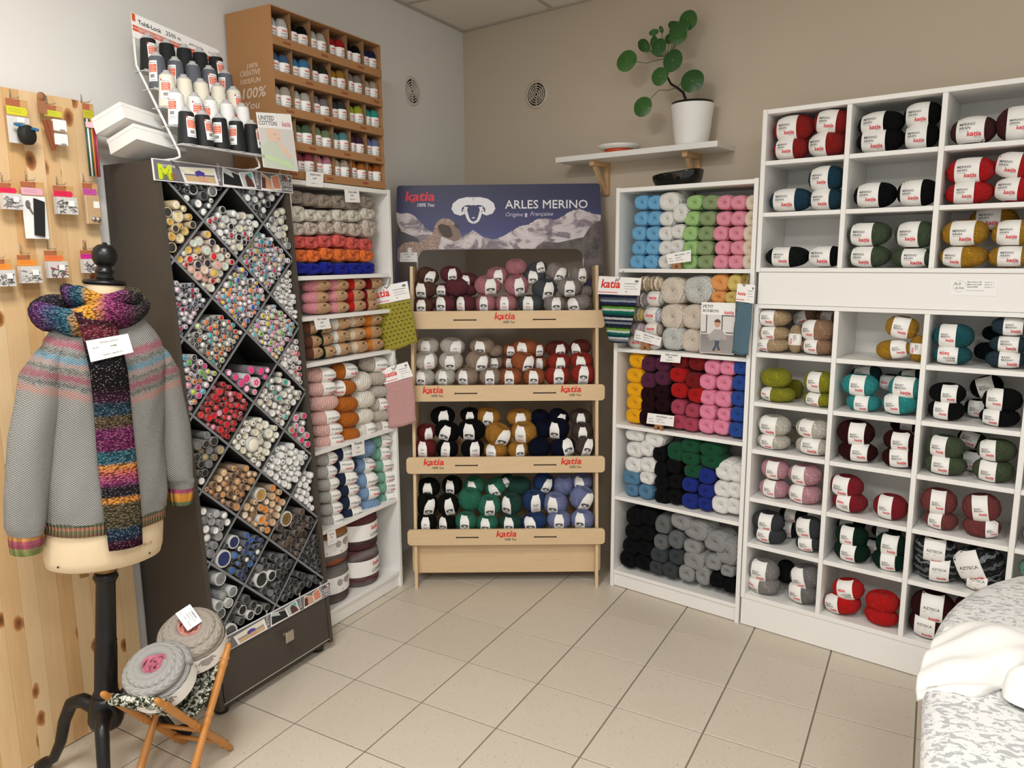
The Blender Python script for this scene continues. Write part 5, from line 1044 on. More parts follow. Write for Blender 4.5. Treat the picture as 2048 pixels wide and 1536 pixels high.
# lattice boards: node grid at x = .035+.1375k, z = 1.827-.1365j, boards where k-j or k+j is odd
KX, KZ = .1375, .1365
def lx_(k): return .035 + KX * k
def lz_(j): return 1.827 - KZ * j
KMIN, KMAX = -.115, 3.975
for sgn in (1, -1):
    for c in range(-13, 17):
        if c % 2 == 0: continue
        # board along j = sgn*(k)+c'
        cc = c
        def jj(k): return (k - cc) if sgn == 1 else (cc - k)
        k0, k1 = KMIN, KMAX
        lo_, hi_ = -.93, 11.5
        ja, jb = jj(k0), jj(k1)
        def kk(j): return (j + cc) if sgn == 1 else (cc - j)
        ks = sorted([max(KMIN, min(KMAX, kk(lo_))), max(KMIN, min(KMAX, kk(hi_)))])
        k0, k1 = ks
        if k1 - k0 < .12: continue
        if not (lo_ - .01 <= jj((k0 + k1) / 2) <= hi_ + .01): continue
        P0 = (lx_(k0), lz_(jj(k0))); P1 = (lx_(k1), lz_(jj(k1))); d = Vector((P1[0] - P0[0], 0, P1[1] - P0[1])).normalized(); nrm = Vector((-d.z, 0, d.x)) * .0044
        dy = .0004 if sgn == 1 else .0
        vs = []
        for (x, z) in (P0, P1):
            for s2 in (-1, 1):
                for yy in (0, .14): vs.append((x + s2 * nrm.x, fy(z) + .003 + dy + yy, z + s2 * nrm.z))
        b = MB(); b.add(vs, [(0, 1, 3, 2), (4, 6, 7, 5), (1, 5, 7, 3), (0, 4, 5, 1), (2, 3, 7, 6)], 1); b.add(vs, [(0, 2, 6, 4)], 0)
        b.build('lattice_board', [LATT, CABI], ct, fix=False)
# printed sign strips, top and bottom
SG = M('sign_grey', '6E6C70', .5); SW = M('sign_white', 'E9E6E4', .5)
def sign(z0, z1, y, name, parent):
    th = atan2(.116, 1.93); X = T(0, y, 0)
    b = MB(); H = z1 - z0; W0, W1 = -.012, .612
    def P(u, v): z = z0 + v * H; return (W0 + u * (W1 - W0), fy(z) - .006, z)
    b.add([P(0, 0), P(1, 0), P(1, 1), P(0, 1)] + [(q[0], q[1] + .004, q[2]) for q in (P(0, 0), P(1, 0), P(1, 1), P(0, 1))], [(0, 1, 2, 3), (7, 6, 5, 4), (0, 4, 5, 1), (1, 5, 6, 2), (2, 6, 7, 3), (3, 7, 4, 0)], 1)
    sb = b.build(name, [SG, SW], parent)
    b = MB()
    def poly(pts, mi, d): b.add([(lambda q: (q[0], q[1] - d, q[2]))(P(u, v)) for u, v in pts], [tuple(range(len(pts)))], mi)
    poly([(.006, .04), (.994, .04), (.994, .96), (.006, .96)], 0, .0005)
    def photo(pts, shapes):
        poly(pts, 1, .0008)
        (a, bq), (c, dq), (e, f), (g_, h) = pts
        def at(u, v): return ((a * (1 - u) + c * u) * (1 - v) + (g_ * (1 - u) + e * u) * v, (bq * (1 - u) + dq * u) * (1 - v) + (h * (1 - u) + f * u) * v)
        for s_, mi in shapes: poly([at(u, v) for u, v in s_], mi, .0011 + .0002 * mi / 10)
    R_ = lambda a, b_, c, d_: [(a, b_), (c, b_), (c, d_), (a, d_)]
    photo([(.19, .02), (.42, .02), (.40, .86), (.16, .74)], [(R_(.07, .12, .93, .95), 4), (R_(.07, .12, .93, .52), 5), (R_(.07, .50, .93, .58), 6), ([(.40, .45), (.62, .40), (.66, .70), (.52, .84), (.38, .72)], 7), ([(.42, .12), (.72, .12), (.60, .5), (.46, .5)], 8)])
    photo([(.445, .02), (.60, .02), (.575, .70), (.455, .97)], [(R_(.05, .12, .97, .95), 9), ([(.05, .75), (.6, .6), (.5, .95), (.05, .95)], 10), ([(.3, .12), (.8, .12), (.5, .55), (.4, .6)], 1)])
    photo([(.60, .04), (.70, .06), (.675, .92), (.57, .80)], [(R_(.08, .1, .92, .95), 10), ([(.3, .1), (.9, .1), (.8, .55), (.55, .9), (.35, .7)], 12), ([(.45, .55), (.62, .55), (.6, .75), (.46, .75)], 8), (R_(.62, .65, .88, .92), 11)])
    photo([(.735, .03), (.83, .03), (.825, .62), (.745, .95)], [(R_(.05, .12, .95, .95), 8), (R_(.05, .12, .4, .8), 12), ([(.5, .2), (.95, .12), (.95, .9), (.6, .8)], 5)])
    photo([(.835, .06), (.905, .10), (.885, .95), (.82, .80)], [(R_(.08, .12, .92, .95), 13), ([(.5, .3), (.9, .2), (.9, .7), (.6, .6)], 12)])
    def txt(body, u, v, wid, mi, vert=False, off=.0, asp=1):
        vs, fs, w0 = text2d(body, 1, 0, off, 'LEFT'); k = wid / w0
        kw = (W1 - W0)
        if vert: pts = [P(u - q * k, v + p * k * kw / H) for p, q in vs]
        else: pts = [P(u + p * k, v + q * k * kw / H * asp) for p, q in vs]
        b.add([(x, y_ - .0016, z) for x, y_, z in pts], fs, mi)
    txt('BOUTONS', .05, .66, .085, 1, off=.01); txt('M', .025, .12, .085, 2, off=.05, asp=.9); txt('BD', .10, .12, .035, 3, off=.02, asp=1.6)
    for u in (.432, .715, .908): txt('BUTTONS', u, .25, .10, 1, True)
    txt('CRÉEZ', .905, .36, .088, 1, off=.008, asp=1.25); txt('LA MODE', .905, .12, .088, 1, off=.004, asp=1.15)
    for u, v, mi in ((.935, .80, 12), (.952, .76, 3), (.968, .78, 1), (.955, .9, 10)): poly([(u + .009 * cos(a), v + .07 * sin(a)) for a in [2 * pi * k / 12 for k in range(12)]], mi, .0016)
    b.build('printed_pictures', [SG, SW, M('sign_lime', 'C6D424', .5), M('sign_rust', 'B5502A', .5), M('print_sky', 'E3DCC4', .5), M('print_sand', 'C7AA82', .5), M('print_sea', '5A6686', .5), M('print_violet', '4A3A96', .5), M('print_skin', 'C79A7E', .5), M('print_black', '15181A', .5), M('print_mist', 'B4BCBA', .5), M('print_teal', '4AB0A4', .5), M('print_brown', '57302A', .5), M('print_salmon', 'CF8468', .5)], sb)
sign(1.952, 2.024, 0, 'sign_strip', ct); sign(.250, .308, 0, 'sign_strip', ct)

# ---- button tubes piled in the diamonds
def tube_mesh():
    b = MB(); b.lathe([(1.0, 10.0), (1.0, .25), (.97, .05), (.90, 0), (.80, 0), (.78, .30)], 16, 0, Matrix.Rotation(-pi / 2, 4, 'X') , caps=False); return b.data('button_tube', [WHITE])
# lathe axis -> +y (front at y=0)
TUBE = tube_mesh()
def button_mesh(kind):
    b = MB(); Xb = Matrix.Rotation(-pi / 2, 4, 'X')
    if kind == 'rim': b.lathe([(.80, .25), (.78, .06), (.60, .02), (.52, .10), (0, .11)], 16, 0, Xb, caps=False)
    elif kind == 'dome': b.lathe([(.80, .28), (.72, .10), (.45, -.02), (0, -.08)], 16, 0, Xb, caps=False)
    else: b.lathe([(.80, .25), (.78, .08), (.70, .05), (0, .05)], 16, 0, Xb, caps=False)
    n0 = 1
    if kind in ('rim', 'flat'):
        for dx, dz in ((-.16, -.16), (.16, -.16), (-.16, .16), (.16, .16)):
            b.add([(dx + .07 * cos(a), (.08 if kind == 'rim' else .03), dz + .07 * sin(a)) for a in [2 * pi * q / 6 for q in range(6)]], [tuple(range(6))], 1)
    if kind == 'flower':
        for k in range(5):
            a0 = 2 * pi * k / 5; b.add([(.38 * cos(a0) + .24 * cos(a), .02, .38 * sin(a0) + .24 * sin(a)) for a in [2 * pi * q / 8 for q in range(8)]], [tuple(range(8))], 1)
    return b.data('button', [WHITE, INK])
BTN = {k: button_mesh(k) for k in ('rim', 'dome', 'flat', 'flower')}
def bmat(h):
    return M('button_' + h, h, .3)
def tmat(h, mixw):
    nm = f'tube_plastic_{h}_{int(mixw * 10)}'
    if nm in MATS: return MATS[nm]
    c = lin(h); g_ = lin('8E8E8C'); m = M(nm, tuple(g_[i] * (1 - mixw) + c[i] * mixw for i in range(3)), .22); return m
W_, BK, GY, CL = 'F2F0EC', '111112', '77777A', 'CFCDC8'
CELLS = {  # (j,k): (fill, rmin, rmax, tube tint, colours, word)
 (-1, 1): (.62, .009, .016, '56575A', [BK, BK, W_, '2A2A2C', GY, W_], 'black and white'), (-1, 3): (.62, .008, .013, '77787A', [BK, W_, GY, CL, '3A3A3C', CL], 'black, white and clear'),
 (0, 0): (.66, .009, .015, 'C9B48A', ['D8B56A', 'E8DCC0', 'C79A46', '3A3632', 'E4D3A8'], 'gold and pearl'), (0, 2): (.62, .008, .012, 'C4C3C0', [W_, CL, BK, W_, 'E0D6BC', CL, 'B0263A'], 'clear and white'), (0, 4): (.70, .008, .012, 'B5B4AE', [CL, 'B9B7AE', W_, 'D6CFB4', GY], 'clear'),
 (1, 1): (.82, .008, .014, 'CBB6A6', ['E3CDB8', 'D9A79A', 'D42A34', 'E8D8C8', 'D9B24A', '2A2C3A', 'C8D8CC', 'F0E6DA'], 'beige and red'), (1, 3): (.84, .006, .010, 'B9B9BC', [CL, W_, 'B01826', '3A6FA8', BK, 'C6A85A', 'E6E2E0', '2E8C98', 'D8486A'], 'clear and mixed'),
 (2, 0): (.66, .006, .009, 'A9A9AE', [BK, W_, '2E3654', 'E6C8D0', CL, 'B01E40', '3A3A3C'], 'dark and pale'), (2, 2): (.88, .006, .010, 'C2B4B6', ['E8B4C4', W_, 'D64A7A', 'F2D23A', '2A4AA0', 'F4F0EA', '3AA870', 'F08A3C', 'D9C6CC', BK, '46B8C8'], 'bright mixed'), (2, 4): (.80, .006, .009, 'D6D4D0', [W_, 'EFE9DE', W_, CL], 'pearl white'),
 (3, 1): (.70, .007, .010, 'A9A6A0', ['3AB5B0', 'E88A2A', BK, 'C8D890', 'E9B24A', W_, '5A5854', 'E84A2A', 'E6E2D8', '2A2A2C', 'E87848'], 'teal, orange and black'), (3, 3): (.78, .006, .010, 'C8BEBE', ['F0A8B8', 'F2B08A', 'B8D8A8', '8FCB5A', 'E8D24A', 'A8C4DC', 'D878B0', 'F0E8E0', 'E8603A', '64B8C8'], 'pastel'),
 (4, 0): (.74, .007, .010, 'B8AEB2', ['E0428A', 'F0E8E4', '6AB84A', 'F2A0B8', '4AB8C8', 'F08A4A', BK, 'C8D84A'], 'pink and green'), (4, 2): (.42, .010, .017, '6A5A62', ['E87AA8', 'F2C8CC', 'D83A7A', 'F0E6E0', 'E85A9A'], 'pink flower'), (4, 4): (.78, .007, .011, 'C9C2C0', [W_, 'F0A8B4', 'D8344A', W_, CL], 'white and pink'),
 (5, 1): (.80, .007, .012, '8E3A38', ['D41420', 'B80E1A', 'E63A3A', 'D8182A', '6A0E14', 'F0A0B8', 'E02A34'], 'red'), (5, 3): (.78, .008, .012, 'B9B6AE', [W_, 'E9E4DA', 'F2EFE8', 'C9A47A', '4AA89C', 'D8CDB8', 'F0ECE4'], 'off-white and teal'),
 (6, 0): (.64, .009, .014, '6E6A64', ['1A1A1C', '8A7048', W_, '2A2A2C', 'B09A74', GY], 'brown and black'), (6, 2): (.76, .008, .013, 'D2CDBC', ['EEE8D2', W_, 'F0EAD8', 'E6DEC4', W_], 'cream'), (6, 4): (.60, .010, .014, 'A9A4A2', ['E4A8A4', W_, '8AB86A', 'D83A4A', 'F0DCD8'], 'flower print'),
 (7, 1): (.60, .008, .012, '9A7A5A', ['D8A878', 'C48A54', 'E6C49A', '5A3E2A', 'D89A5C'], 'tan wood'), (7, 3): (.74, .008, .012, 'D9D8D4', [W_, W_, 'F6F5F2', 'EAE8E4'], 'white'),
 (8, 0): (.66, .009, .014, '8C8C8C', [CL, 'B8B6B2', GY, W_, '9A9A98'], 'clear grey'), (8, 2): (.66, .009, .013, 'A88A6A', ['D8B088', 'C8A45A', 'E0C8A0', 'E08A3A', '8A6A4A', 'F0E6D0'], 'tan and gold'), (8, 4): (.74, .008, .012, 'D6D5D2', [W_, W_, 'F4F2EE'], 'plain white'),
 (9, 1): (.66, .008, .012, '4A4E58', ['1A2A5A', '2A62B0', BK, '12131A', '24447E', W_, '3A78C8'], 'blue and black'), (9, 3): (.70, .008, .013, '4E443C', ['1A1512', '3A2A20', BK, '5A4434', '2A201A'], 'dark brown'),
 (10, 0): (.5, .013, .018, '7A7C7C', ['9A9C9C', '7A7E80', '5A5E60'], 'smoky grey'), (10, 2): (.66, .008, .013, '4E5052', [BK, '1A1A1C', GY, '0E0E10', '2A2A2E'], 'black'), (10, 4): (.70, .008, .011, '3E3E40', [BK, '141416', '0C0C0E', '2A2A2C'], 'jet black'),
 (11, 1): (.8, .012, .017, '4A4C4C', [BK, '1A1C1C', '2E3232'], 'large black'), (11, 3): (.8, .009, .014, '3E4042', [BK, '121214', '2A2A2C'], 'shiny black')}
BIG = {(6, 2): [(-.028, -.022, .030, 'EFE9D4'), (.062, .002, .021, 'EFE9D4')], (9, 1): [(-.078, -.005, .034, '1E2E66'), (-.022, .040, .026, '1B2A5C')], (8, 2): [(-.008, .044, .028, 'B08A4A'), (-.022, -.052, .020, 'DE8834')], (9, 3): [(-.032, .048, .032, '7A5C30')],
       (10, 2): [(-.052, -.012, .034, '1C2222'), (-.008, -.012, .022, '16181A')], (11, 1): [(-.085, -.018, .034, '4A4E4E')], (0, 0): [(.045, .012, .022, 'E2CFA0')], (-1, 1): [(-.02, -.028, .020, '1C1C1E'), (.055, -.03, .02, '6A6A6C'), (.012, -.105, .016, W_)], (10, 0): [(.04, .06, .026, '7C8080')]}
rt = random.Random(5); TUBES = []
ROWW = ['first', 'second', 'third', 'fourth', 'fifth', 'sixth', 'seventh', 'eighth', 'ninth', 'tenth', 'eleventh', 'twelfth', 'thirteenth']
for (j, k), (fill, r0, r1, tint, cols, word) in CELLS.items():
    cx_, cz_ = lx_(k), lz_(j); hz, hx = KZ - .0062, KX - .0062
    xl, xh = max(.0205 - cx_, -hx), min(.5795 - cx_, hx)
    top = -hz + 2 * hz * fill if j > -1 else min(-.02, -hz + 2 * hz * fill)
    bot = -hz if j < 11 else (.316 - cz_)
    placed = []
    for (dx, dz, r, c) in BIG.get((j, k), []): placed.append((dx, dz, r, c))
    def ok(x, z, r, sl=.0004):
        if x - r < xl or x + r > xh or z - r < bot: return False
        if abs(x) / hx + (abs(z) / hz) > 1 - r * 1.42 / hz * 1.0: return False
        return all((x - a) ** 2 + (z - b_) ** 2 >= (r + q - sl) ** 2 for a, b_, q, _ in placed)
    fails = 0
    while fails < 5 and len(placed) < 95:
        r = rt.uniform(r0 * 1.26, r1 * 1.3); best = None
        for tr in range(40):
            x = rt.uniform(max(xl, -hx) + r, min(xh, hx) - r) if xh - xl > 2 * r else 0
            z = bot + r; lim = top + rt.uniform(-.022, .018)
            while z < lim:
                if ok(x, z, r): break
                z += .004
            else: continue
            if z < lim and (best is None or z < best[1]): best = (x, z)
        if best is None: fails += 1; continue
        placed.append((best[0], best[1], r, rt.choice(cols)))
    for (x, z, r, c) in placed: TUBES.append((cx_ + x, cz_ + z, r, c, tint, j, k, word))
TUBES.sort(key=lambda q: -q[2])
big, rest = TUBES[:300], TUBES[300:]
PALN = [('white', 'F2F0EC'), ('black', '141416'), ('grey', '808080'), ('red', 'C81828'), ('pink', 'E890B0'), ('yellow', 'E8C83A'), ('orange', 'E08A3A'), ('green', '6AA858'), ('blue', '2E5AA0'), ('teal', '3AAAA8'), ('brown', '6A4A30'), ('beige', 'DCC4A0'), ('navy', '1E2A5A'), ('gold', 'C49A48')]
def cname(h): c = lin(h); return min(PALN, key=lambda q: sum((a ** .45 - e ** .45) ** 2 for a, e in zip(c, lin(q[1]))))[0]
cells_big = {}
for q in big: cells_big.setdefault((q[5], q[6]), []).append(q)
for (j, k), L_ in cells_big.items():
    pw = position_words([(q[0], q[1], q[2] * 1.6) for q in L_])
    for (x, z, r, c, tint, j, k, word), words in zip(L_, pw):
        out = rt.uniform(-.008, .012); y = fy(z) + out + .004
        o = link('button_tube', TUBE, None, FC @ T(x, y, z) @ Matrix.Diagonal((r, .0115, r, 1)))
        o.material_slots[0].link = 'OBJECT'; o.material_slots[0].material = tmat(tint if r < .019 else 'D0CFCA', .75)
        tag(o, f'tube of {cname(c)} buttons, {words + ", " if words else ""}{word} lattice cell', 'button tube', f'button tubes of the {word} cell')
        kind = 'flower' if 'flower' in word else rt.choice(['rim', 'rim', 'dome', 'flat'])
        bo_ = link('button', BTN[kind], o); bo_.material_slots[0].link = 'OBJECT'; bo_.material_slots[0].material = bmat(c)
        if kind == 'flower': bo_.material_slots[1].link = 'OBJECT'; bo_.material_slots[1].material = bmat('E8387A' if c != 'E87AA8' else 'F6F0EC')
# the many smaller tubes: one object
b = MB(); mi_ = {}; ml = []
def mid(m):
    if m.name not in mi_: mi_[m.name] = len(ml); ml.append(m)
    return mi_[m.name]
for (x, z, r, c, tint, j, k, word) in rest:
    y = fy(z) + rt.uniform(-.006, .010) + .004; a_ = mid(tmat(tint, .75)); q_ = mid(bmat(c)); Xt = T(x, y, z) @ Matrix.Rotation(-pi / 2, 4, 'X')
    b.lathe([(r, .11), (r, .003), (r * .95, 0), (r * .8, 0), (r * .78, .003)], 10, a_, Xt, caps=False)
    dm = rt.random()
    b.lathe([(r * .79, .003), (r * .76, .001), (0, .001 if dm < .6 else -.002)], 10, q_, Xt, caps=False)
    if dm < .4: b.lathe([(r * .28, .0004), (0, .0004)], 6, mid(bmat(BK if lin(c)[0] > .2 else GY)), Xt, caps=False)
o = b.build('small_button_tubes', ml, None, FC, fix=False); tag(o, 'mass of small clear button tubes filling the lattice cells between the larger ones', 'button tubes', None, 'stuff')
# ---------------------------------------------------------------- thread cone rack on the cabinet top
WIRE = M('white_powder_coat', 'E6E4E0', .4); CLEAR = M('clear_plastic_grey', 'B8B8B6', .2); LOR = M('label_orange', 'D9552C', .6); LRED = M('label_red', 'C0282C', .6)
rk = empty('thread_rack', FC @ T(0, 0, 2.02)); tag(rk, 'white wire rack of sewing thread cones on top of the button cabinet', 'rack')
RXL, RXR = .058, .402
for x, s_ in ((RXL, 1), (RXR, 1)):
    b = MB(); b.tube([(x, .30, .006), (x, .09, .006), (x, .062, .012), (x, .066, .03), (x, .25, .325), (x, .252, .36), (x, .252, .49 if s_ > 0 and x < .2 else .45)], .0042, 8); b.build('frame_wire', WIRE, rk)
b = MB(); b.tube([(RXL, .30, .006), (RXR, .30, .006)], .004, 8); b.build('frame_wire', WIRE, rk)
RW = []
for r in range(5):           # r=0 lowest/front row
    f = r / 4; y = .065 + .165 * f; z = .055 + .255 * f; RW.append((y, z))
    b = MB(); b.box(RXL - .004, RXR + .004, y - .026, y + .034, z - .0065, z - .0035); b.box(RXL - .004, RXR + .004, y - .028, y - .026, z - .0085, z - .0005); b.build('peg_tray', CLEAR, rk)
HP = [(RXL - .006, .415), (.404, .376), (.404, .452), (RXL - .006, .494)]
b = MB(); b.prism(HP, .246, .249); hd = b.build('header_plate', PAPER, rk)
b = MB()
def hp(u, v, d=.0008):
    (ax, az), (bx2, bz), (cx2, cz2), (dx2, dz2) = HP; x = ax + (bx2 - ax) * u; z = (az + (bz - az) * u) * (1 - v) + (dz2 + (cz2 - dz2) * u) * v; return (x, .246 - d, z)
def hrect(u0, u1, v0, v1, mi, d=.0006): b.add([hp(u0, v0, d), hp(u1, v0, d), hp(u1, v1, d), hp(u0, v1, d)], [(0, 1, 2, 3)], mi)
def htxt(body, u, v, wid, asp, mi, off=0):
    vs, fs, w0 = text2d(body, 1, 0, off, 'LEFT'); k = wid / w0; b.add([hp(u + p * k, v + q * k * 4.4 * asp, .0012) for p, q in vs], fs, mi)
hrect(0, 1, .43, .52, 0); hrect(0, 1, .29, .40, 0); hrect(0, .035, .68, .98, 0)
htxt('Toldi-Lock', .06, .64, .25, 1.0, 1, .012); htxt('2500 m', .36, .66, .17, 1.0, 1); htxt('Overlockgarn / Overlock Thread / Fil à surjeter', .05, .445, .56, .8, 2); htxt('100% Polyester / No. 120', .05, .315, .30, .8, 2)
htxt('gebrauchs', .63, .68, .17, .8, 3); htxt('Art. 740276', .86, .66, .12, .9, 1)
for k in range(5): hrect(.13 + .19 * k, .138 + .19 * k, .12, .16, 1)
b.build('printed_header', [LOR, INK, PAPER, INK2], hd)
def cone_mesh():
    b = MB(); b.lathe([(.0, 0), (.0312, 0), (.0318, .004), (.0312, .008), (.0246, .103), (.0226, .106), (.0, .106)], 24, caps=False); return b.data('thread_winding', [WHITE])
CONE = cone_mesh(); b = MB(); b.lathe([(.0215, .1062), (.018, .112), (.0115, .116), (.011, .1215), (.007, .122), (.007, .115)], 20, caps=False); CTIP = b.data('cone_tip', [CLEAR])
b = MB(); b.lathe([(.012, -.003), (.0315, -.003), (.0325, -.0005), (.0315, .0)], 20, caps=False); CBASE = b.data('cone_base', [CLEAR])
def cone_label():
    b = MB()
    def fn(a, z): r = .0318 - (z - .008) / .095 * .0068 + .0007; th = -pi / 2 + a / r; return (r * cos(th), r * sin(th), z)
    def rc(a0, a1, z0, z1, mi, l=0): b.grid([[(lambda q: (q[0] * (1 + l), q[1] * (1 + l), q[2]))(fn(a0 + (a1 - a0) * k / 5, z)) for k in range(6)] for z in (z0, (z0 + z1) / 2, z1)], mi)
    rc(-.017, .017, .022, .090, 0); rc(-.014, .015, .052, .078, 1, .006); rc(-.017, -.012, .084, .090, 2, .006)
    for k in range(4): rc(-.012, .012 - .003 * (k % 2), .055 + .006 * k, .0565 + .006 * k, 0, .010)
    for k in range(7): rc(-.007 + .0022 * k, -.0058 + .0022 * k + .0004 * (k % 2), .034, .045, 3, .008)
    rc(-.010, .012, .026, .027, 3, .008)
    vs, fs, w0 = text2d('Toldi-Lock', 1, 0, .01, 'LEFT'); k = .027 / w0; b.add([(lambda q: (q[0] * 1.01, q[1] * 1.01, q[2]))(fn(-.0135 + p * k, .081 + q_ * k)) for p, q_ in vs], fs, 3)
    return b.data('cone_label', [PAPER, LOR, LRED, INK])
CLAB = cone_label()
CCOL = [('black', '15181A', 'charcoal'), ('bright white', 'E8E8E6', ''), ('ivory', 'E4DFCC', ''), ('grey', '5A5E66', ''), ('black', '111417', '')]
CN = ['first', 'second', 'third', 'fourth', 'fifth']; ROWN2 = ['front row', 'second row', 'middle row', 'fourth row', 'rear row']
LABROT = {(0, 0): 8, (0, 1): 20, (0, 2): -52, (0, 3): -62, (0, 4): 40, (1, 0): -58, (1, 1): -8, (1, 2): -62, (1, 3): 70, (1, 4): -100, (2, 0): -38, (2, 1): 100, (2, 2): 120, (2, 3): 66, (2, 4): 14, (3, 0): -62, (3, 1): -60, (3, 2): 110, (3, 3): 0, (3, 4): -64, (4, 0): 4, (4, 1): 110, (4, 2): 130, (4, 3): 110, (4, 4): 12}
for r in range(5):
    y, z = RW[r]; nm, hx, _ = CCOL[r]
    tm = M(f'{nm.replace(" ", "_")}_thread_{r}', hx, .75 if r else .6); 
    if not tm.get('done'):
        t = NT(tm); X_ = t.xyz(t.coord()); h = t.math('SINE', t.math('MULTIPLY_ADD', t.noise(30, 2), 3.0, t.math('MULTIPLY', X_[2], 2600.0))); t.bump(h, .35, .0006); tm['done'] = 1
    for c in range(5):
        x = .094 + .0705 * c + (.0 if r < 4 else 0); Xc = FC @ T(x, y, 2.02 + z) @ Matrix.Rotation(radians(rnd.uniform(-2, 2)), 4, 'Y')
        o = link('thread_cone', CONE, None, Xc); o.material_slots[0].link = 'OBJECT'; o.material_slots[0].material = tm
        tag(o, f'{nm} sewing thread cone, {CN[c]} from left in the {ROWN2[r]} of the wire rack', 'thread cone', f'{nm} thread cones, {ROWN2[r]}')
        link('cone_tip', CTIP, o); link('cone_base', CBASE, o)
        link('label', CLAB, o, rotz(radians(LABROT[(r, c)] - 12)))
# folded white cardboard boxes at the left end of the cabinet top
def loose_box(A, R3, dims, label):
    h, e2, e3 = dims
    Xb = FC @ T(*A) @ Matrix([R3[0] + [0], R3[1] + [0], R3[2] + [0], [0, 0, 0, 1]])
    t = empty('white_box', Xb); tag(t, label, 'box', None)
    b = MB(); b.box(0, e3, 0, e2, -h, -h + .002); b.box(0, e3, 0, .002, -h, 0); b.box(0, .002, .002, e2, -h, 0); b.box(e3 - .002, e3, .002, e2, -h, 0); b.box(.002, e3 - .002, e2 - .002, e2, -h, 0); b.build('body', CARD, t)
    b = MB(); b.box(-.0015, e3 + .0015, -.0015, e2 + .0015, -.012, .0012); b.build('lid', CARD, t)
loose_box((-.05, .2, 2.203), [[.9796, -.2006, .0078], [.1845, .9148, .3593], [-.0792, -.3506, .9332]], (.055, .133, .17), 'white cardboard box tilted on top of another box, left end of the cabinet top')
loose_box((-.029, .17, 2.135), [[.9936, -.0886, .0695], [.0621, .946, .3182], [-.094, -.3118, .9455]], (.054, .137, .20), 'crumpled white cardboard box lying under another, left end of the cabinet top')

# ---------------------------------------------------------------- leaflets, price tags, clips
def sheet(name, F_, y, quad, mats, label, cat, draw=None, thick=.0012, group=None):
    b = MB(); b.prism(quad, y, y + thick, 0)
    if draw: draw(b, y - .0004)
    o = b.build(name, mats, None, F_); tag(o, label, cat, group); return o
def lines_in(quad, spec, b, y):
    (ax, az), (bx2, bz), (cx2, cz2), (dx2, dz2) = quad         # tl,tr,br,bl
    def P(u, v): x = (ax * (1 - u) + bx2 * u) * (1 - v) + (dx2 * (1 - u) + cx2 * u) * v; z = (az * (1 - u) + bz * u) * (1 - v) + (dz2 * (1 - u) + cz2 * u) * v; return (x, y, z)
    W__ = sqrt((bx2 - ax) ** 2 + (bz - az) ** 2); H__ = sqrt((dx2 - ax) ** 2 + (dz2 - az) ** 2)
    for it in spec:
        if it[0] == 'r': _, u0, u1, v0, v1, mi = it; b.add([P(u0, v0), P(u1, v0), P(u1, v1), P(u0, v1)], [(0, 1, 2, 3)], mi)
        elif it[0] == 'p': _, pts, mi, d = it; b.add([(lambda q: (q[0], q[1] - d, q[2]))(P(u, v)) for u, v in pts], [tuple(range(len(pts)))], mi)
        else:
            _, body, u, v, wid, mi, sh, off = it; vs, fs, w0 = text2d(body, 1, sh, off, 'LEFT'); k = wid / w0
            b.add([(lambda q: (q[0], q[1] - .0004, q[2]))(P(u + p * k, v - q * k * W__ / H__)) for p, q in vs], fs, mi)
TAGM = [PAPER, INK, INK2]
def price(name, F_, y, quad, label, lines):
    sheet(name, F_, y, quad, TAGM, label, 'price tag', lambda b, yy: lines_in(quad, lines, b, yy))
STD = lambda a, p, c: [('t', a, .22, .24, .60, 1, 0, .01), ('t', p, .36, .50, .22, 1, 0, .01), ('t', c, .30, .80, .36, 2, 0, 0)]
price('price_tag', FL, -.004, [(.133, 2.050), (.236, 2.052), (.228, 1.991), (.128, 1.989)], 'white price tag hanging at the foot of the cardboard display', STD('United cotton', '3,10€', 'Aiguilles 3 - 3,5'))
price('price_tag', FL, -.004, [(.363, 1.993), (.459, 1.995), (.464, 1.942), (.366, 1.938)], 'white price tag on the top edge of the left bookcase', STD('Coton câblé', '5,50€', 'Aiguilles 4'))
price('price_tag', FL, -.004, [(.133, 1.442), (.224, 1.441), (.238, 1.388), (.145, 1.388)], 'white price tag above the kraft banded balls, left bookcase', STD('Fair cotton', '4,80€', 'Aiguilles 3'))
price('price_tag', FL, -.004, [(.337, .846), (.425, .843), (.428, .772), (.340, .779)], 'white price tag on the shelf between pink and blue tweedy balls', STD('Poesia', '6,95€', 'Aiguilles 5'))
price('price_tag', FL, -.004, [(.150, .470), (.204, .466), (.211, .403), (.152, .407)], 'white price tag above the big yarn cakes, left bookcase', STD('Lopapeysa', '24€', 'Aiguilles 6'))
price('price_tag', FR, -.004, [(.263, 1.241), (.363, 1.241), (.359, 1.200), (.256, 1.199)], 'white price tag hanging over the red skeins, narrow bookcase', STD('Baby tweed', '5,20€', 'Aiguilles 4'))
TAN = wood('clip_beech', 'B07A4A', '8E5A32', (6, 6, 30))
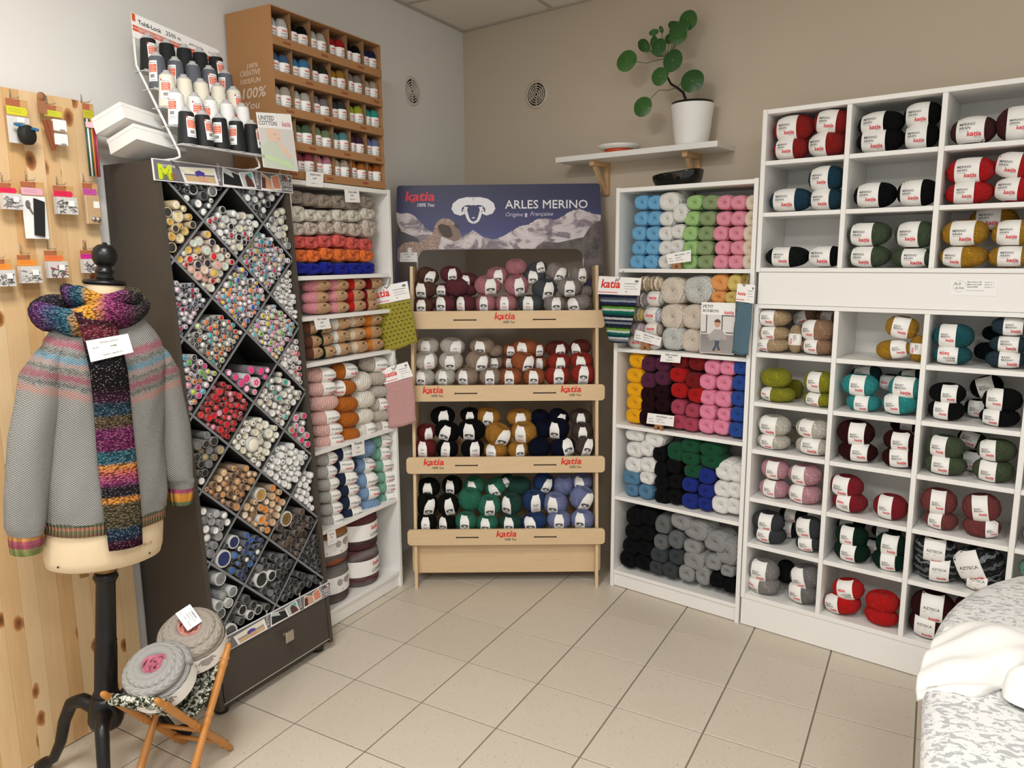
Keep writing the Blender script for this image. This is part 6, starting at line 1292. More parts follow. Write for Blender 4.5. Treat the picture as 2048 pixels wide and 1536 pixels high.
for cq, kq, nm, lab in (([(.272, 1.700), (.394, 1.719), (.396, 1.668), (.284, 1.655)], (.325, 1.634), 'Baby acrylique', 'white price card in a wooden clip before the white and green skeins'), ([(.120, 1.345), (.261, 1.313), (.252, 1.272), (.111, 1.295)], (.172, 1.247), 'Bébé arlequin', 'white price card in a wooden clip before the striped baby balls'),
                       ([(.197, .943), (.337, .945), (.334, .893), (.191, .890)], (.254, .864), 'Acrylique', 'white price card in a wooden clip before the maroon and rose skeins')):
    price('price_card', FR, -.002, cq, lab, [('t', nm, .35, .30, .40, 1, 0, .01), ('t', '2,90€', .82, .28, .12, 1, 0, .01), ('t', 'Aiguilles 4', .35, .55, .26, 2, 0, 0), ('t', '100% acrylique', .35, .78, .32, 2, 0, 0), ('t', 'Au fil', .06, .55, .16, 1, .3, 0), ('t', 'de Soie', .08, .80, .18, 1, .3, 0)])
    kx, kz = kq; b = MB()
    b.prism([(kx - .024, kz), (kx - .010, kz), (kx - .004, kz + .018), (kx + .004, kz + .018), (kx + .010, kz), (kx + .024, kz), (kx + .017, kz + .036), (kx - .017, kz + .036)], .0, .014)
    o = b.build('wooden_clip', TAN, None, FR); tag(o, f'small wooden clip holding the card {lab.split("before")[1].strip()}' if False else f'small wooden clip stand under the card by {lab.split("before the ")[1]}', 'clip')
# tag and tape on the poster
b = MB(); q_ = [(-.071, .322), (.017, .322), (.018, .273), (-.076, .273)]
b.prism(q_, -.003, -.0018, 0); lines_in(q_, STD('Arles merino', '6,50€', 'Aiguilles 4 - 4,5'), b, -.0034)
b.prism([(-.033, .348), (-.011, .348), (-.012, .308), (-.033, .308)], -.0045, -.0038, 3)
o = b.build('price_tag', TAGM + [M('frosted_tape', 'DAD8D6', .3)], None, FD @ PX); tag(o, 'white price tag taped to the left edge of the sheep poster', 'price tag')
# leaflets
PB_ = [(.459, 1.487), (.617, 1.487), (.619, 1.258), (.457, 1.258)]
def drawPB(b, y):
    lines_in(PB_, [('t', 'PETIT', .05, .11, .30, 1, 0, .006), ('t', 'BONBON', .05, .19, .46, 1, 0, .006), ('t', 'katia', .68, .22, .28, 2, .16, .02), ('r', .01, .99, .24, .99, 3), ('r', .16, .19, .24, .58, 4), ('r', .01, .20, .58, .60, 4), ('r', .62, .99, .24, .26, 4), ('r', .62, .65, .24, .58, 4), ('r', .75, .99, .57, .59, 4), ('r', .01, .99, .62, .99, 6)], b, y)
    lines_in(PB_, [('p', [(.42, .52), (.62, .52), (.78, .66), (.74, .74), (.62, .70), (.56, .76), (.40, .72), (.30, .76), (.24, .64), (.34, .58)], 5, .0002), ('p', [(.44, .74), (.58, .74), (.56, .84), (.62, .93), (.54, .94), (.50, .86), (.44, .95), (.36, .95), (.44, .84)], 7, .0003), ('p', [(.50 + .09 * cos(a), .41 + .075 * sin(a)) for a in [2 * pi * k / 14 for k in range(14)]], 8, .0003), ('p', [(.50 + .095 * cos(a), .385 + .065 * sin(a)) for a in [pi + pi * k / 8 for k in range(9)]], 9, .0004), ('p', [(.34, .95), (.42, .95), (.40, .98), (.33, .98)], 8, .0004), ('p', [(.54, .94), (.62, .93), (.63, .96), (.56, .97)], 8, .0004), ('p', [(.22, .64), (.27, .64), (.27, .68), (.21, .68)], 8, .0004), ('p', [(.74, .66), (.79, .66), (.80, .70), (.75, .70)], 8, .0004)], b, y - .0002)
sheet('pattern_leaflet', FR, -.012, PB_, [PAPER, INK, RED, M('print_pale_wall', 'D8D4D0', .6), M('print_door_frame', '2E2E30', .6), M('print_grey_poncho', 'A8A2A0', .6), M('print_pale_floor', 'C9C4C0', .6), M('print_jeans', '4A4E5C', .6), M('print_skin', 'C79A7E', .5), M('print_hair', '5A4032', .6)], 'pattern leaflet with a small child in a grey poncho, narrow bookcase', 'leaflet', drawPB)
UC_ = [(.380, 2.224), (.553, 2.243), (.577, 2.030), (.400, 2.030)]
def drawUC(b, y):
    lines_in(UC_, [('t', 'UNITED', .03, .13, .44, 1, 0, .012), ('t', 'COTTON', .03, .22, .50, 1, 0, .012), ('t', 'katia', .68, .22, .26, 2, .16, .02), ('r', .02, .98, .27, .99, 3)], b, y)
    lines_in(UC_, [('p', [(.10, .55), (.30, .48), (.55, .56), (.80, .66), (.92, .86), (.80, .98), (.04, .98), (.04, .6)], 5, .0002), ('p', [(.20, .28), (.55, .28), (.62, .40), (.58, .50), (.42, .52), (.22, .46)], 4, .0003), ('p', [(.58, .52), (.72, .60), (.86, .76), (.78, .80), (.62, .68), (.50, .58)], 4, .0004), ('p', [(.04, .74), (.40, .80), (.74, .84), (.90, .92), (.84, .97), (.60, .90), (.30, .86), (.04, .82)], 6, .0005), ('p', [(.40, .37), (.47, .375), (.47, .382), (.40, .38)], 7, .0005), ('p', [(.50, .44), (.56, .445), (.55, .455), (.50, .452)], 8, .0005)], b, y - .0002)
WEAVE = M('print_green_weave', 'CFD8C0', .6); t = NT(WEAVE); v = t.coord(); X_ = t.xyz(v); t.base(t.mix(t.math('GREATER_THAN', t.math('MULTIPLY', t.math('SINE', t.math('MULTIPLY', X_[0], 900.0)), t.math('SINE', t.math('MULTIPLY', X_[2], 900.0))), .1), 'E2E8D6', '9FB09A'))
sheet('pattern_leaflet', FC, .04, UC_, [PAPER, INK2, M('pale_logo_pink', 'D88A94', .6), M('print_pale_wall', 'D8D4D0', .6), M('print_baby_skin', 'E8C8B4', .6), WEAVE, M('print_mint', 'C8E0B0', .6), M('print_lash', '8A6A5C', .6), M('print_lip', 'C8867A', .6)], 'pattern leaflet with a sleeping baby, standing beside the thread rack', 'leaflet', drawUC)

# ---------------------------------------------------------------- hanging knitted swatches
def knit(name, rgb, sx=420, sz=520, amt=.35, strength=.9):
    m = M(name, rgb, .95, spec=.1); t = NT(m); v = t.coord(); X_ = t.xyz(v); c = lin(rgb)
    h = t.math('MULTIPLY', t.math('SINE', t.math('MULTIPLY', X_[0], sx)), t.math('SINE', t.math('MULTIPLY', X_[2], sz)))
    t.base(t.mix(t.math('MULTIPLY_ADD', h, .5, .5), tuple(x * (1 - amt) for x in c), c)); t.bump(h, strength, .002); return m
def swatch(F_, y, cardq, poly, mat, label, holes=None, strips_=None, tilt=0, hook=None):
    t = empty('knitted_swatch', F_); tag(t, label, 'swatch')
    b = MB(); b.prism(cardq, y - .004, y - .002, 0); cd = b.build('header_card', [PAPER], t)
    b = MB(); lines_in(cardq, [('t', 'katia', .06, .62, .46, 0, .16, .025), ('r', .0, .48, .86, .90, 0), ('r', .62, .92, .34, .37, 1), ('r', .62, .88, .50, .52, 1), ('r', .64, .94, .64, .66, 1), ('r', .66, .70, .80, .84, 1), ('r', .86, .94, .14, .26, 1)], b, y - .0045); b.build('printed_logo', [REDD, INK2], cd)
    # swatch body: gently wavy sheet
    (ax, az), (bx2, bz), (cx2, cz2), (dx2, dz2) = poly; rows = []; R_, C_ = 14, 10
    for i in range(R_ + 1):
        v = i / R_; row = []
        for k in range(C_ + 1):
            u = k / C_; x = (ax * (1 - u) + bx2 * u) * (1 - v) + (dx2 * (1 - u) + cx2 * u) * v; z = (az * (1 - u) + bz * u) * (1 - v) + (dz2 * (1 - u) + cz2 * u) * v
            row.append((x + .002 * sin(9 * v + k), y + .005 * sin(4 * u + 3 * v) * v, z + .002 * sin(7 * u + i)))
        rows.append(row)
    b = MB(); b.grid(rows, 0); so = b.build('knit_panel', mat, t); md = so.modifiers.new('thick', 'SOLIDIFY'); md.thickness = .003; md.offset = 1
    if holes:
        b = MB()
        for i in range(1, 11):
            for k in range(8):
                u = (k + .5 + .5 * (i % 2)) / 8.6; v = i / 11.2
                x = (ax * (1 - u) + bx2 * u) * (1 - v) + (dx2 * (1 - u) + cx2 * u) * v; z = (az * (1 - u) + bz * u) * (1 - v) + (dz2 * (1 - u) + cz2 * u) * v; yy = y + .005 * sin(4 * u + 3 * v) * v - .0050
                if u > .97: continue
                b.add([(x - .008, yy, z - .001), (x - .003, yy, z + .005), (x + .003, yy, z + .005), (x + .008, yy, z - .001), (x + .003, yy, z + .002), (x, yy, z - .004), (x - .003, yy, z + .002)], [(0, 1, 6), (1, 2, 4, 5, 6), (2, 3, 4)], 0)
        b.build('lace_hole', M('lace_shadow', '4E4618', .95), t)['kind'] = 'stuff'
    if hook:
        b = MB(); b.tube(hook, .0028, 8); b.build('hook', M('grey_hook', '8A8A88', .4), t)
    return t
YEL = knit('mustard_crochet', 'A89C40', 380, 420, .25)
swatch(FD, .02, [(-.198, 1.542), (.008, 1.581), (.020, 1.497), (-.174, 1.461)], [(-.172, 1.463), (.020, 1.495), (.050, 1.282), (-.124, 1.229)], YEL, 'mustard yellow lace crochet swatch hanging between left bookcase and display', holes=True, hook=[(-.075, .018, 1.60), (-.082, .013, 1.560), (-.094, .010, 1.548), (-.104, .011, 1.556)])
swatch(FD, .0, [(-.138, 1.148), (-.001, 1.189), (.026, 1.116), (-.120, 1.077)], [(-.118, 1.080), (.025, 1.114), (.034, .880), (-.106, .850)], knit('blush_knit', 'D9A8A4', 520, 700, .3), 'blush pink flecked knit swatch hanging beside the third tray', hook=[(-.055, .0, 1.20), (-.058, -.006, 1.165), (-.068, -.008, 1.150), (-.078, -.007, 1.158)])
STR = M('striped_sock_knit', 'CCCCCC', .95, spec=.1); t = NT(STR); v = t.coord(); X_ = t.xyz(v)
zz = t.math('MULTIPLY_ADD', t.noise(60, 2, v), .006, X_[2]); f = t.math('MULTIPLY_ADD', zz, 4.35, -5.57)
pal = ['26304A', '8A8E98', 'D4DCDC', '0E4A4C', '1E6A5C', 'DCE8E2', '7FB23A', '2A3A2C', '1E2440', '9098A0', '30344A', 'D8D8DA', '20242E', '0E5A5A', '1E7A62', 'E2EAE4', '6AA832', '1C2A2A', '2A3458', 'A8B0B8', '5A6070', '20263C']
base = t.ramp(f, [(i / len(pal), c) for i, c in enumerate(pal)], 'CONSTANT'); h = t.math('MULTIPLY', t.math('SINE', t.math('MULTIPLY', X_[0], 560.0)), t.math('SINE', t.math('MULTIPLY', X_[2], 640.0)))
t.base(t.mix(t.math('MULTIPLY_ADD', h, .25, .25), base, '1A1C20')); t.bump(h, .8, .002)
swatch(FR, -.06, [(-.050, 1.600), (.181, 1.592), (.173, 1.511), (-.057, 1.513)], [(-.052, 1.512), (.160, 1.508), (.113, 1.282), (.008, 1.282)], STR, 'green, white and navy striped sock swatch at the left edge of the narrow bookcase', hook=[(.07, -.04, 1.622), (.066, -.064, 1.592), (.056, -.068, 1.578), (.046, -.066, 1.588)])
swatch(FR, -.03, [(.631, 1.573), (.708, 1.568), (.706, 1.489), (.626, 1.497)], [(.629, 1.495), (.702, 1.488), (.690, 1.262), (.618, 1.268)], knit('slate_blue_lace', '64808F', 300, 600, .4), 'slate blue lace knit swatch hanging on the right edge of the narrow bookcase', hook=[(.672, -.012, 1.615), (.668, -.035, 1.575), (.662, -.038, 1.563), (.655, -.036, 1.570)])

# ---------------------------------------------------------------- pine board with haberdashery
FB = T(-.605, 0, 0) @ rotz(pi / 2)      # local x = along the wall, -y = into the room
pbn = empty('pine_board', FB); tag(pbn, 'knotty pine board with hooks of haberdashery against the left wall', 'board')
def pine(name, a, c, seed):
    m = M(name, a, .5); t = NT(m); v0 = t.coord(); v = t.mapping(v0, (1, 1, 1), (seed * 1.7, 0, seed * .9))
    g = t.noise(7, 4, t.mapping(v, (9, 9, .55)), .6, 1.1); col = t.mix(g, a, c)
    vo = t.n('ShaderNodeTexVoronoi', voronoi_dimensions='2D', feature='F1'); vo.inputs['Scale'].default_value = 1.0
    sp = t.n('ShaderNodeCombineXYZ'); X_ = t.xyz(v); t.l(t.math('MULTIPLY', X_[0], 9.5), sp.inputs[0]); t.l(t.math('MULTIPLY', X_[2], 5.2), sp.inputs[1]); t.l(sp.outputs[0], vo.inputs['Vector'])
    d = t.math('MULTIPLY_ADD', t.noise(14, 3, v), .26, t.math('SUBTRACT', vo.outputs['Distance'], .07)); sel = t.math('GREATER_THAN', t.xyz(vo.outputs['Color'])[0], .34)
    kn = t.ramp(d, [(0, '4A2C16'), (.08, '6E4424'), (.150, '9A6234'), (.19, 'B98450'), (.26, 'D9B484')])
    mask = t.math('MULTIPLY', sel, t.math('LESS_THAN', d, .21)); t.base(t.mix(mask, col, kn)); return m
PN = [pine('pine_pale', 'E0C194', 'D0A876', 1), pine('pine_warm', 'DDBB8A', 'CBA06C', 2), pine('pine_cream', 'E4C99F', 'D6B282', 3), pine('pine_honey', 'D9B380', 'C4965E', 4)]
xe = -.848; seq = [2, 0, 1, 2, 3, 0, 2, 1, 0, 3, 2, 1, 0, 2]; wd = [.056, .062, .048, .060, .050, .066, .052, .058, .060, .050, .062, .056, .06, .06]
for k in range(14):
    b = MB(); b.box(xe - wd[k] + .0003, xe - .0003, 0, .022, .004 if k else .004, 2.217 + .001 * (k % 2), c=.0004); b.build('board_stave', PN[seq[k]], pbn); xe -= wd[k]
def hookm(x, z):
    b = MB(); b.tube([(x, 0, z + .0), (x, -.004, z + .026), (x, -.006, z + .004), (x, -.012, z), (x, -.045, z - .002), (x, -.054, z + .006)], .0016, 6); b.build('metal_hook', STEEL, pbn)
KCARD = M('kraft_header', 'C69A62', .7); HCARD = M('brown_header', 'A8603C', .7); BOXP = M('clear_box_plastic', 'CFCBC6', .15); BAGP = M('clear_bag', 'D6D3CE', .2); METAL = M('pins_steel', 'B4B2AE', .3, .85)
def pack(name, x0, x1, z0, z1, cols, body, label, split=.40):
    xm = (x0 + x1) / 2; hookm(xm, z1 - .006 + .012); t = empty(name, FB @ T(xm, -.034, z1)); tag(t, label, 'haberdashery pack')
    hw = (x1 - x0) / 2; H_ = z1 - z0; hz = -H_ * split
    b = MB(); b.box(-hw, hw, -.001, .001, hz, 0, 0); b.rect(-hw, hw * .25, hz * .42, -.001, -.0016, 1)
    b.flat([(-hw, hz * .95), (hw * .72, hz * .95), (hw * .88, hz * .70), (hw * .72, hz * .45), (-hw, hz * .45)], -.0020, 2)
    for q in range(2): b.rect(-hw * .8, hw * .3, hz * (.62 + .14 * q), hz * (.60 + .14 * q), -.0024, 3)
    b.build('header_card', [KCARD, HCARD, M('header_' + cols, cols, .6), M('header_ink_' + cols, tuple(x * .6 for x in lin(cols)), .6)], t)
    return t, hw, H_, hz
def pbox(t, hw, H_, hz, fill, dep=.016, n=26):
    b = MB(); b.box(-hw, hw, -dep, .004, -H_, hz); bo_ = b.build('plastic_box', BOXP, t)
    b = MB(); r_ = random.Random(int(H_ * 1e5))
    for i in range(n):
        x = r_.uniform(-hw * .8, hw * .75); z = r_.uniform(-H_ * .94, hz - .25 * (H_ + hz)); a = r_.uniform(0, pi); l = r_.uniform(.006, .012)
        b.tube([(x - l * cos(a), -dep - .0012, z - l * sin(a) * .6), (x, -dep - .003, z + .002), (x + l * cos(a), -dep - .0012, z + l * sin(a) * .6)], .0011, 5, r_.randrange(len(fill)))
    b.build('contents', fill, t)['kind'] = 'stuff'
    b = MB(); b.box(hw * .02, hw * .62, -dep - .0055, -dep - .0045, -H_ * .72, -H_ * .52); b.build('price_sticker', PAPER, t)
t, hw, H_, hz = pack('bagged_ribbon', -1.134, -1.068, 2.049, 2.180, 'D0CC2A', 0, 'clear bag with a black roll and blue clasp, top left of the pine board', .38)
b = MB(); b.box(-hw, hw, .001, .003, -H_, hz); b.build('backing_card', BAGP, t)
b = MB(); b.lathe([(.0, -.012), (.026, -.014), (.030, -.008), (.030, .008), (.026, .014), (0, .012)], 24, 0, T(.012, -.016, -H_ * .80) @ rotz(.5) @ Matrix.Rotation(pi / 2, 4, 'X')); b.build('black_roll', M('black_webbing', '171614', .7), t)
b = MB(); b.box(-.026, .045, -.026, -.018, -.004, .004, X=T(0, 0, -H_ * .62) @ Matrix.Rotation(.14, 4, 'Y')); b.build('blue_clasp', M('blue_plastic', '2A6A92', .3), t)
b = MB(); b.box(-.006, .016, -.004, -.003, -H_ * .52, -H_ * .40); b.build('price_sticker', PAPER, t)
t, hw, H_, hz = pack('comb_set', -1.020, -.960, 2.052, 2.180, 'C6C832', 0, 'card of two white plastic blocks and brown straps, top middle of the pine board', .28)
for z in (-H_ * .34, -H_ * .68): b = MB(); b.box(-.012, .030, -.016, .0, z - .036, z, c=.002); b.box(.006, .022, -.0165, -.0155, z - .036, z - .030, 1); b.build('white_block', [M('white_plastic', 'EFEDEA', .3), M('grey_slot', '8C8680', .6)], t)
b = MB(); b.prism([(-.040, -.050), (-.024, -.052), (-.006, -.140), (-.020, -.142)], -.006, .0); b.prism([(-.030, -.048), (-.012, -.050), (-.004, -.130), (-.012, -.132)], -.010, -.006); b.build('leather_strap', M('brown_leather', '8A4A2A', .6), t)
b = MB(); b.lathe([(0, 0), (.013, 0), (.013, .004), (0, .004)], 20, 0, T(-.035, -.001, .022) @ Matrix.Rotation(pi / 2, 4, 'X')); b.box(-.048, -.022, -.004, 0, -.030, .018); b.build('brown_tab', M('brown_tab', '9A6844', .7), t)
t, hw, H_, hz = pack('pencil_pack', -.893, -.855, 1.965, 2.205, 'B4B024', 0, 'long narrow pack of coloured pencils, top right of the pine board', .20)
for k, c in enumerate(('1E4A38', 'E6E4E0', '2A5A44', 'D98A3A', '8E1E38', 'B03A54')):
    b = MB(); b.tube([(-hw * .85 + k * hw * .34, -.004 - .002 * (k % 2), -H_ + .004), (-hw * .85 + k * hw * .34, -.004, hz - .002)], .0030, 6); b.build('coloured_pencil', M('pencil_' + c, c, .4), t)
b = MB(); b.box(-hw, hw, -.0095, -.0085, hz - .03, hz - .012); b.build('pink_label', M('pale_pink_label', 'E2B4BC', .6), t)
for x0, x1, z0, z1, cols, fl_, lab, nm in ((-1.180, -1.127, 1.846, 1.926, 'D81E4A', [METAL, M('pin_grey', '8A8884', .4)], 'box of metal pins under a red header, left end of second hook row', 'pin_box'), (-1.018, -.951, 1.839, 1.930, 'D81E4A', [METAL, M('pin_dark', '5A5650', .4)], 'clear box of metal rings under a red header, second hook row', 'ring_box'),
                                         (-1.225, -1.170, 1.612, 1.695, 'E88A2A', [METAL, M('pin_dark', '5A5650', .4)], 'clear box of steel pins, left end of the lowest hook row', 'pin_box'), (-1.152, -1.090, 1.620, 1.708, 'E88A2A', [M('white_pins', 'E4E2DC', .4), METAL], 'clear box of white pins under an orange header, lowest hook row', 'pin_box'),
                                         (-1.068, -1.005, 1.634, 1.722, 'E0703A', [M('pins_red', 'B0304A', .4), M('pins_green', '2E7A56', .4), M('pins_plum', '7A2A4A', .4)], 'clear box of red and green pins, lowest hook row', 'pin_box'), (-.950, -.884, 1.648, 1.724, 'C81E8A', [M('snap_dark', '3A3834', .3), METAL], 'pack of dark snap fasteners under a magenta header, lowest hook row', 'snap_pack')):
    t, hw, H_, hz = pack(nm, x0, x1, z0, z1, cols, 0, lab); pbox(t, hw, H_, hz, fl_)
t, hw, H_, hz = pack('strap_card', -1.117, -1.045, 1.759, 1.935, 'E0A8B8', 0, 'white card with a black strap and grey spoon shape, second hook row', .24)
b = MB(); b.box(-hw, hw, .0012, .003, -H_, hz); b.build('backing_card', CARD, t)
b = MB(); b.prism([(-.002, hz - .008), (.030, hz - .018), (.020, -H_ + .006), (-.010, -H_ + .012)], -.006, -.0005); b.build('black_strap', M('black_webbing', '171614', .7), t)
b = MB(); b.prism([(-.020 + .007 * cos(a), hz - .028 + .013 * sin(a)) for a in [2 * pi * k / 14 for k in range(14)]], -.002, .001); b.prism([(-.020, hz - .038), (-.014, hz - .036), (-.006, hz - .056), (-.010, hz - .058)], -.002, .001); b.build('grey_tool', M('grey_plastic_tool', '6A6866', .5), t)
t, hw, H_, hz = pack('bell_pack', -.920, -.868, 1.809, 1.946, 'C0509A', 0, 'pack with silver bells under a purple header, right end of second hook row', .30)
b = MB(); b.box(-hw, hw, -.012, .004, -H_, hz, c=.003); b.build('blister', M('amber_blister', 'C2A27C', .2), t)
for x, z, r in ((-.005, -H_ * .86, .008), (.010, -H_ * .87, .009)):
    b = MB(); b.lathe([(r * sin(pi * k / 10), -r * cos(pi * k / 10)) for k in range(11)], 16, 0, T(x, -.014, z), caps=False); b.build('silver_bell', STEEL, t)
b = MB(); b.box(.0, .020, -.0135, -.0125, -H_ * .60, -H_ * .44); b.build('price_sticker', PAPER, t)
# ---------------------------------------------------------------- dress form
FA = radians(-11)
zl_ = Vector((.0421, .071, 1)).normalized(); xl_ = Vector((cos(FA), sin(FA), 0)); xl_ = (xl_ - zl_ * xl_.dot(zl_)).normalized(); yl_ = zl_.cross(xl_)
MXX = Matrix(((xl_.x, yl_.x, zl_.x, -.297), (xl_.y, yl_.y, zl_.y, -1.205), (xl_.z, yl_.z, zl_.z, 0), (0, 0, 0, 1)))   # x front, y left, z up along the leaning pole
CANV = grainy('cream_canvas', 'D9C3A0', .8, .05, 12, .3, 400); BRASS = M('aged_brass', '8A6E42', .4, .8)
BLK = grainy('black_painted_wood', '0C0B0A', .35, .2, 20)
def ring(a, b_, z, x0=0, n=44, p=2.0):
    out = []
    for k in range(n):
        t_ = 2 * pi * k / n; c, s = cos(t_), sin(t_); out.append((x0 + b_ * abs(c) ** (2 / p) * (1 if c > 0 else -1), a * abs(s) ** (2 / p) * (1 if s > 0 else -1), z))
    return out
df = empty('dress_form', MXX); tag(df, 'cream dress form with black turned knob on a black tripod stand', 'dress form')
b = MB(); rows = [ring(.150, .102, .768), ring(.164, .114, .775), ring(.170, .120, .80), ring(.172, .122, .86), ring(.165, .116, .95), ring(.135, .098, 1.10), ring(.150, .115, 1.25), ring(.158, .112, 1.36), ring(.150, .092, 1.43), ring(.105, .075, 1.49), ring(.062, .060, 1.53), ring(.054, .054, 1.60), ring(.054, .054, 1.622)]
b.grid(rows, closed=True); b.add(rows[0], [tuple(range(43, -1, -1))])
# stencilled maker word near the hem, nails along the lower edge
def hemfn(a, c): th = .30 + a / .14; z = .825 + c; return (.1235 * cos(th) * 1.0, .1735 * sin(th), z)
vs, fs, w0 = text2d('STELLA', 1, 0, 0, 'LEFT'); k_ = .042 / w0; b.add([hemfn(p * k_, q * k_) for p, q in vs], fs, 1)
for th in (-1.1, .55):
    b.lathe([(0, 0), (.0035, .0), (.0025, .002)], 8, 2, T(.122 * cos(th), .172 * sin(th), .795) @ rotz(th) @ Matrix.Rotation(pi / 2, 4, 'Y'))
b.build('torso', [CANV, M('faded_stencil', '8A7458', .8), BLK], df)
b = MB(); b.lathe([(.050, 1.622), (.058, 1.624), (.060, 1.630), (.056, 1.636), (.030, 1.638), (.027, 1.641)], 36); b.build('neck_disc', BLK, df)
b = MB(); b.lathe([(.024, 1.638), (.026, 1.645), (.022, 1.652), (.026, 1.658), (.027, 1.664), (.021, 1.669), (.020, 1.676), (.027, 1.683), (.0345, 1.698), (.0355, 1.712), (.031, 1.728), (.020, 1.739), (.006, 1.743), (.006, 1.747), (0, 1.748)], 32); b.build('knob', BLK, df)
b = MB(); b.lathe([(.027, .69), (.029, .692), (.029, .775), (.026, .777)], 24); b.build('pole_socket', BLK, df)
b = MB(); b.lathe([(.030, .730), (.034, .731), (.034, .746), (.030, .747)], 24); b.tube([(.0, -.030, .738), (.0, -.052, .738)], .004, 8); b.box(-.004, .004, -.075, -.050, .724, .750, c=.002); b.build('brass_collar', BRASS, df)
b = MB(); b.lathe([(.038, .31), (.038, .322), (.034, .332), (.033, .48), (.031, .49), (.033, .496), (.0305, .502), (.028, .69), (.033, .702), (.037, .710), (.033, .720), (.029, .728)], 28); b.build('pole', BLK, df)
b = MB(); b.lathe([(.02, .205), (.046, .212), (.052, .23), (.052, .27), (.046, .305), (.040, .315)], 28); b.build('hub', BLK, df)
for ang in (197, 90, -37):
    a = radians(ang); pts = [(.035, .265), (.085, .285), (.13, .268), (.165, .20), (.190, .12), (.225, .055), (.285, .016)]
    MI_ = MXX.inverted()
    def fade(r, z): return MI_ @ Vector((-.285 + r * cos(a), -1.187 + r * sin(a), z))
    P = []
    for i in range(len(pts) - 1):
        for q in range(4):
            f = q / 4; P.append(fade(pts[i][0] * (1 - f) + pts[i + 1][0] * f, pts[i][1] * (1 - f) + pts[i + 1][1] * f))
    P.append(fade(*pts[-1])); n_ = len(P)
    b = MB(); b.tube(P, [.024 - .010 * i / n_ + (.006 if i > n_ - 4 else 0) for i in range(n_)], 12); b.build('leg', BLK, df)

# ---------------------------------------------------------------- jumper on the form
SWT = M('fair_isle_knit', 'AAA8A2', .95, spec=.1); t = NT(SWT); v = t.coord(); X_ = t.xyz(v)
ay = t.math('ABSOLUTE', X_[1]); tz = t.math('MULTIPLY_ADD', ay, -.22, X_[2])
st = t.noise(150, 2, t.mapping(v, (1, 1, 1.4)), .75); lg = t.noise(30, 2, v)
tz2 = t.math('ADD', tz, t.math('MULTIPLY_ADD', st, .060, -.030)); tz2 = t.math('ADD', tz2, t.math('MULTIPLY_ADD', lg, .010, -.005))
f = t.math('MULTIPLY_ADD', tz2, 5.0, -6.25)       # 1.25..1.45
GR = '8C8B87'; yoke = [(0, GR), (.10, 'B07E74'), (.20, GR), (.245, '3E403C'), (.29, '84827C'), (.33, '8E384C'), (.43, '8A8781'), (.465, '42443F'), (.51, '8A8881'), (.545, 'B08478'), (.60, '4F8AA2'), (.685, '8A8A85'), (.715, '42443F'), (.76, '8C8A84'), (.81, '9E4458'), (.92, GR)]
base = t.ramp(f, yoke, 'CONSTANT')
hr = t.math('SINE', t.math('MULTIPLY', X_[2], 950.0)); hc = t.math('SINE', t.math('MULTIPLY', X_[1], 800.0)); hh = t.math('MULTIPLY', hr, hc)
base = t.mix(t.math('MULTIPLY_ADD', t.noise(90, 3, t.mapping(v, (1, .5, 1.6)), .7), .4, .0), base, 'B4B2AC'); base = t.mix(t.math('MULTIPLY_ADD', hh, .12, .12), base, '55544F')
t.base(base); t.bump(hh, .7, .0025)
def ribmat(name, stops, zlo, zhi):
    m = M(name, stops[0], .95, spec=.1); t = NT(m); v = t.coord(); X_ = t.xyz(v); f = t.math('DIVIDE', t.math('SUBTRACT', t.math('MULTIPLY_ADD', t.noise(160, 2, v), .010, X_[2]), zlo + .005), zhi - zlo)
    n = len(stops); c = t.ramp(f, [(i / n, q) for i, q in enumerate(stops)], 'CONSTANT'); h = t.math('SINE', t.math('MULTIPLY', t.math('ARCTAN2', X_[1], X_[0]), 90.0))
    t.base(t.mix(t.math('MULTIPLY_ADD', h, .25, .25), c, '3E3A34')); t.bump(h, .8, .003); return m
sw = empty('fair_isle_jumper', MXX); tag(sw, 'grey hand-knitted jumper with pink and blue patterned yoke on the dress form', 'jumper')
def fold(rows, amp, k, ph=0):
    out = []
    for i, r in enumerate(rows):
        n = len(r); cx_ = sum(p[0] for p in r) / n; cy_ = sum(p[1] for p in r) / n; o_ = []
        for q, p in enumerate(r):
            th = 2 * pi * q / n; g_ = 1 + amp * sin(k * th + ph + i * .4) * (1 - i / len(rows)) + amp * .6 * sin((k + 3) * th + 2 * ph - i * .7); o_.append((cx_ + (p[0] - cx_) * g_, cy_ + (p[1] - cy_) * g_, p[2]))
        out.append(o_)
    return out
prof = [(.176, .128, .925), (.180, .131, .97), (.176, .128, 1.04), (.168, .122, 1.12), (.166, .122, 1.20), (.166, .128, 1.28), (.170, .130, 1.35), (.170, .122, 1.41), (.160, .106, 1.455), (.138, .094, 1.49), (.110, .082, 1.525), (.075, .072, 1.55), (.066, .066, 1.57)]
rows = []
for i in range(len(prof) - 1):
    for q in range(3):
        f_ = q / 3; A_, B_ = prof[i], prof[i + 1]; rows.append(ring(*(A_[j] * (1 - f_) + B_[j] * f_ for j in range(3)), n=64, p=2.25))
rows.append(ring(*prof[-1], n=64))
b = MB(); b.grid(fold(rows, .014, 7), closed=True); b.build('jumper_body', SWT, sw)
b = MB(); rr_ = [ring(.172, .125, .888, n=64, p=2.2), ring(.176, .128, .892, n=64, p=2.2), ring(.174, .127, .91, n=64, p=2.2), ring(.177, .129, .928, n=64, p=2.2)]; b.grid(fold(rr_, .012, 7), closed=True)
b.build('hem_rib', ribmat('hem_rib_knit', ['8A6A50', '7A7A5A', 'B07A62', '6A6E56'], .888, .928), sw)
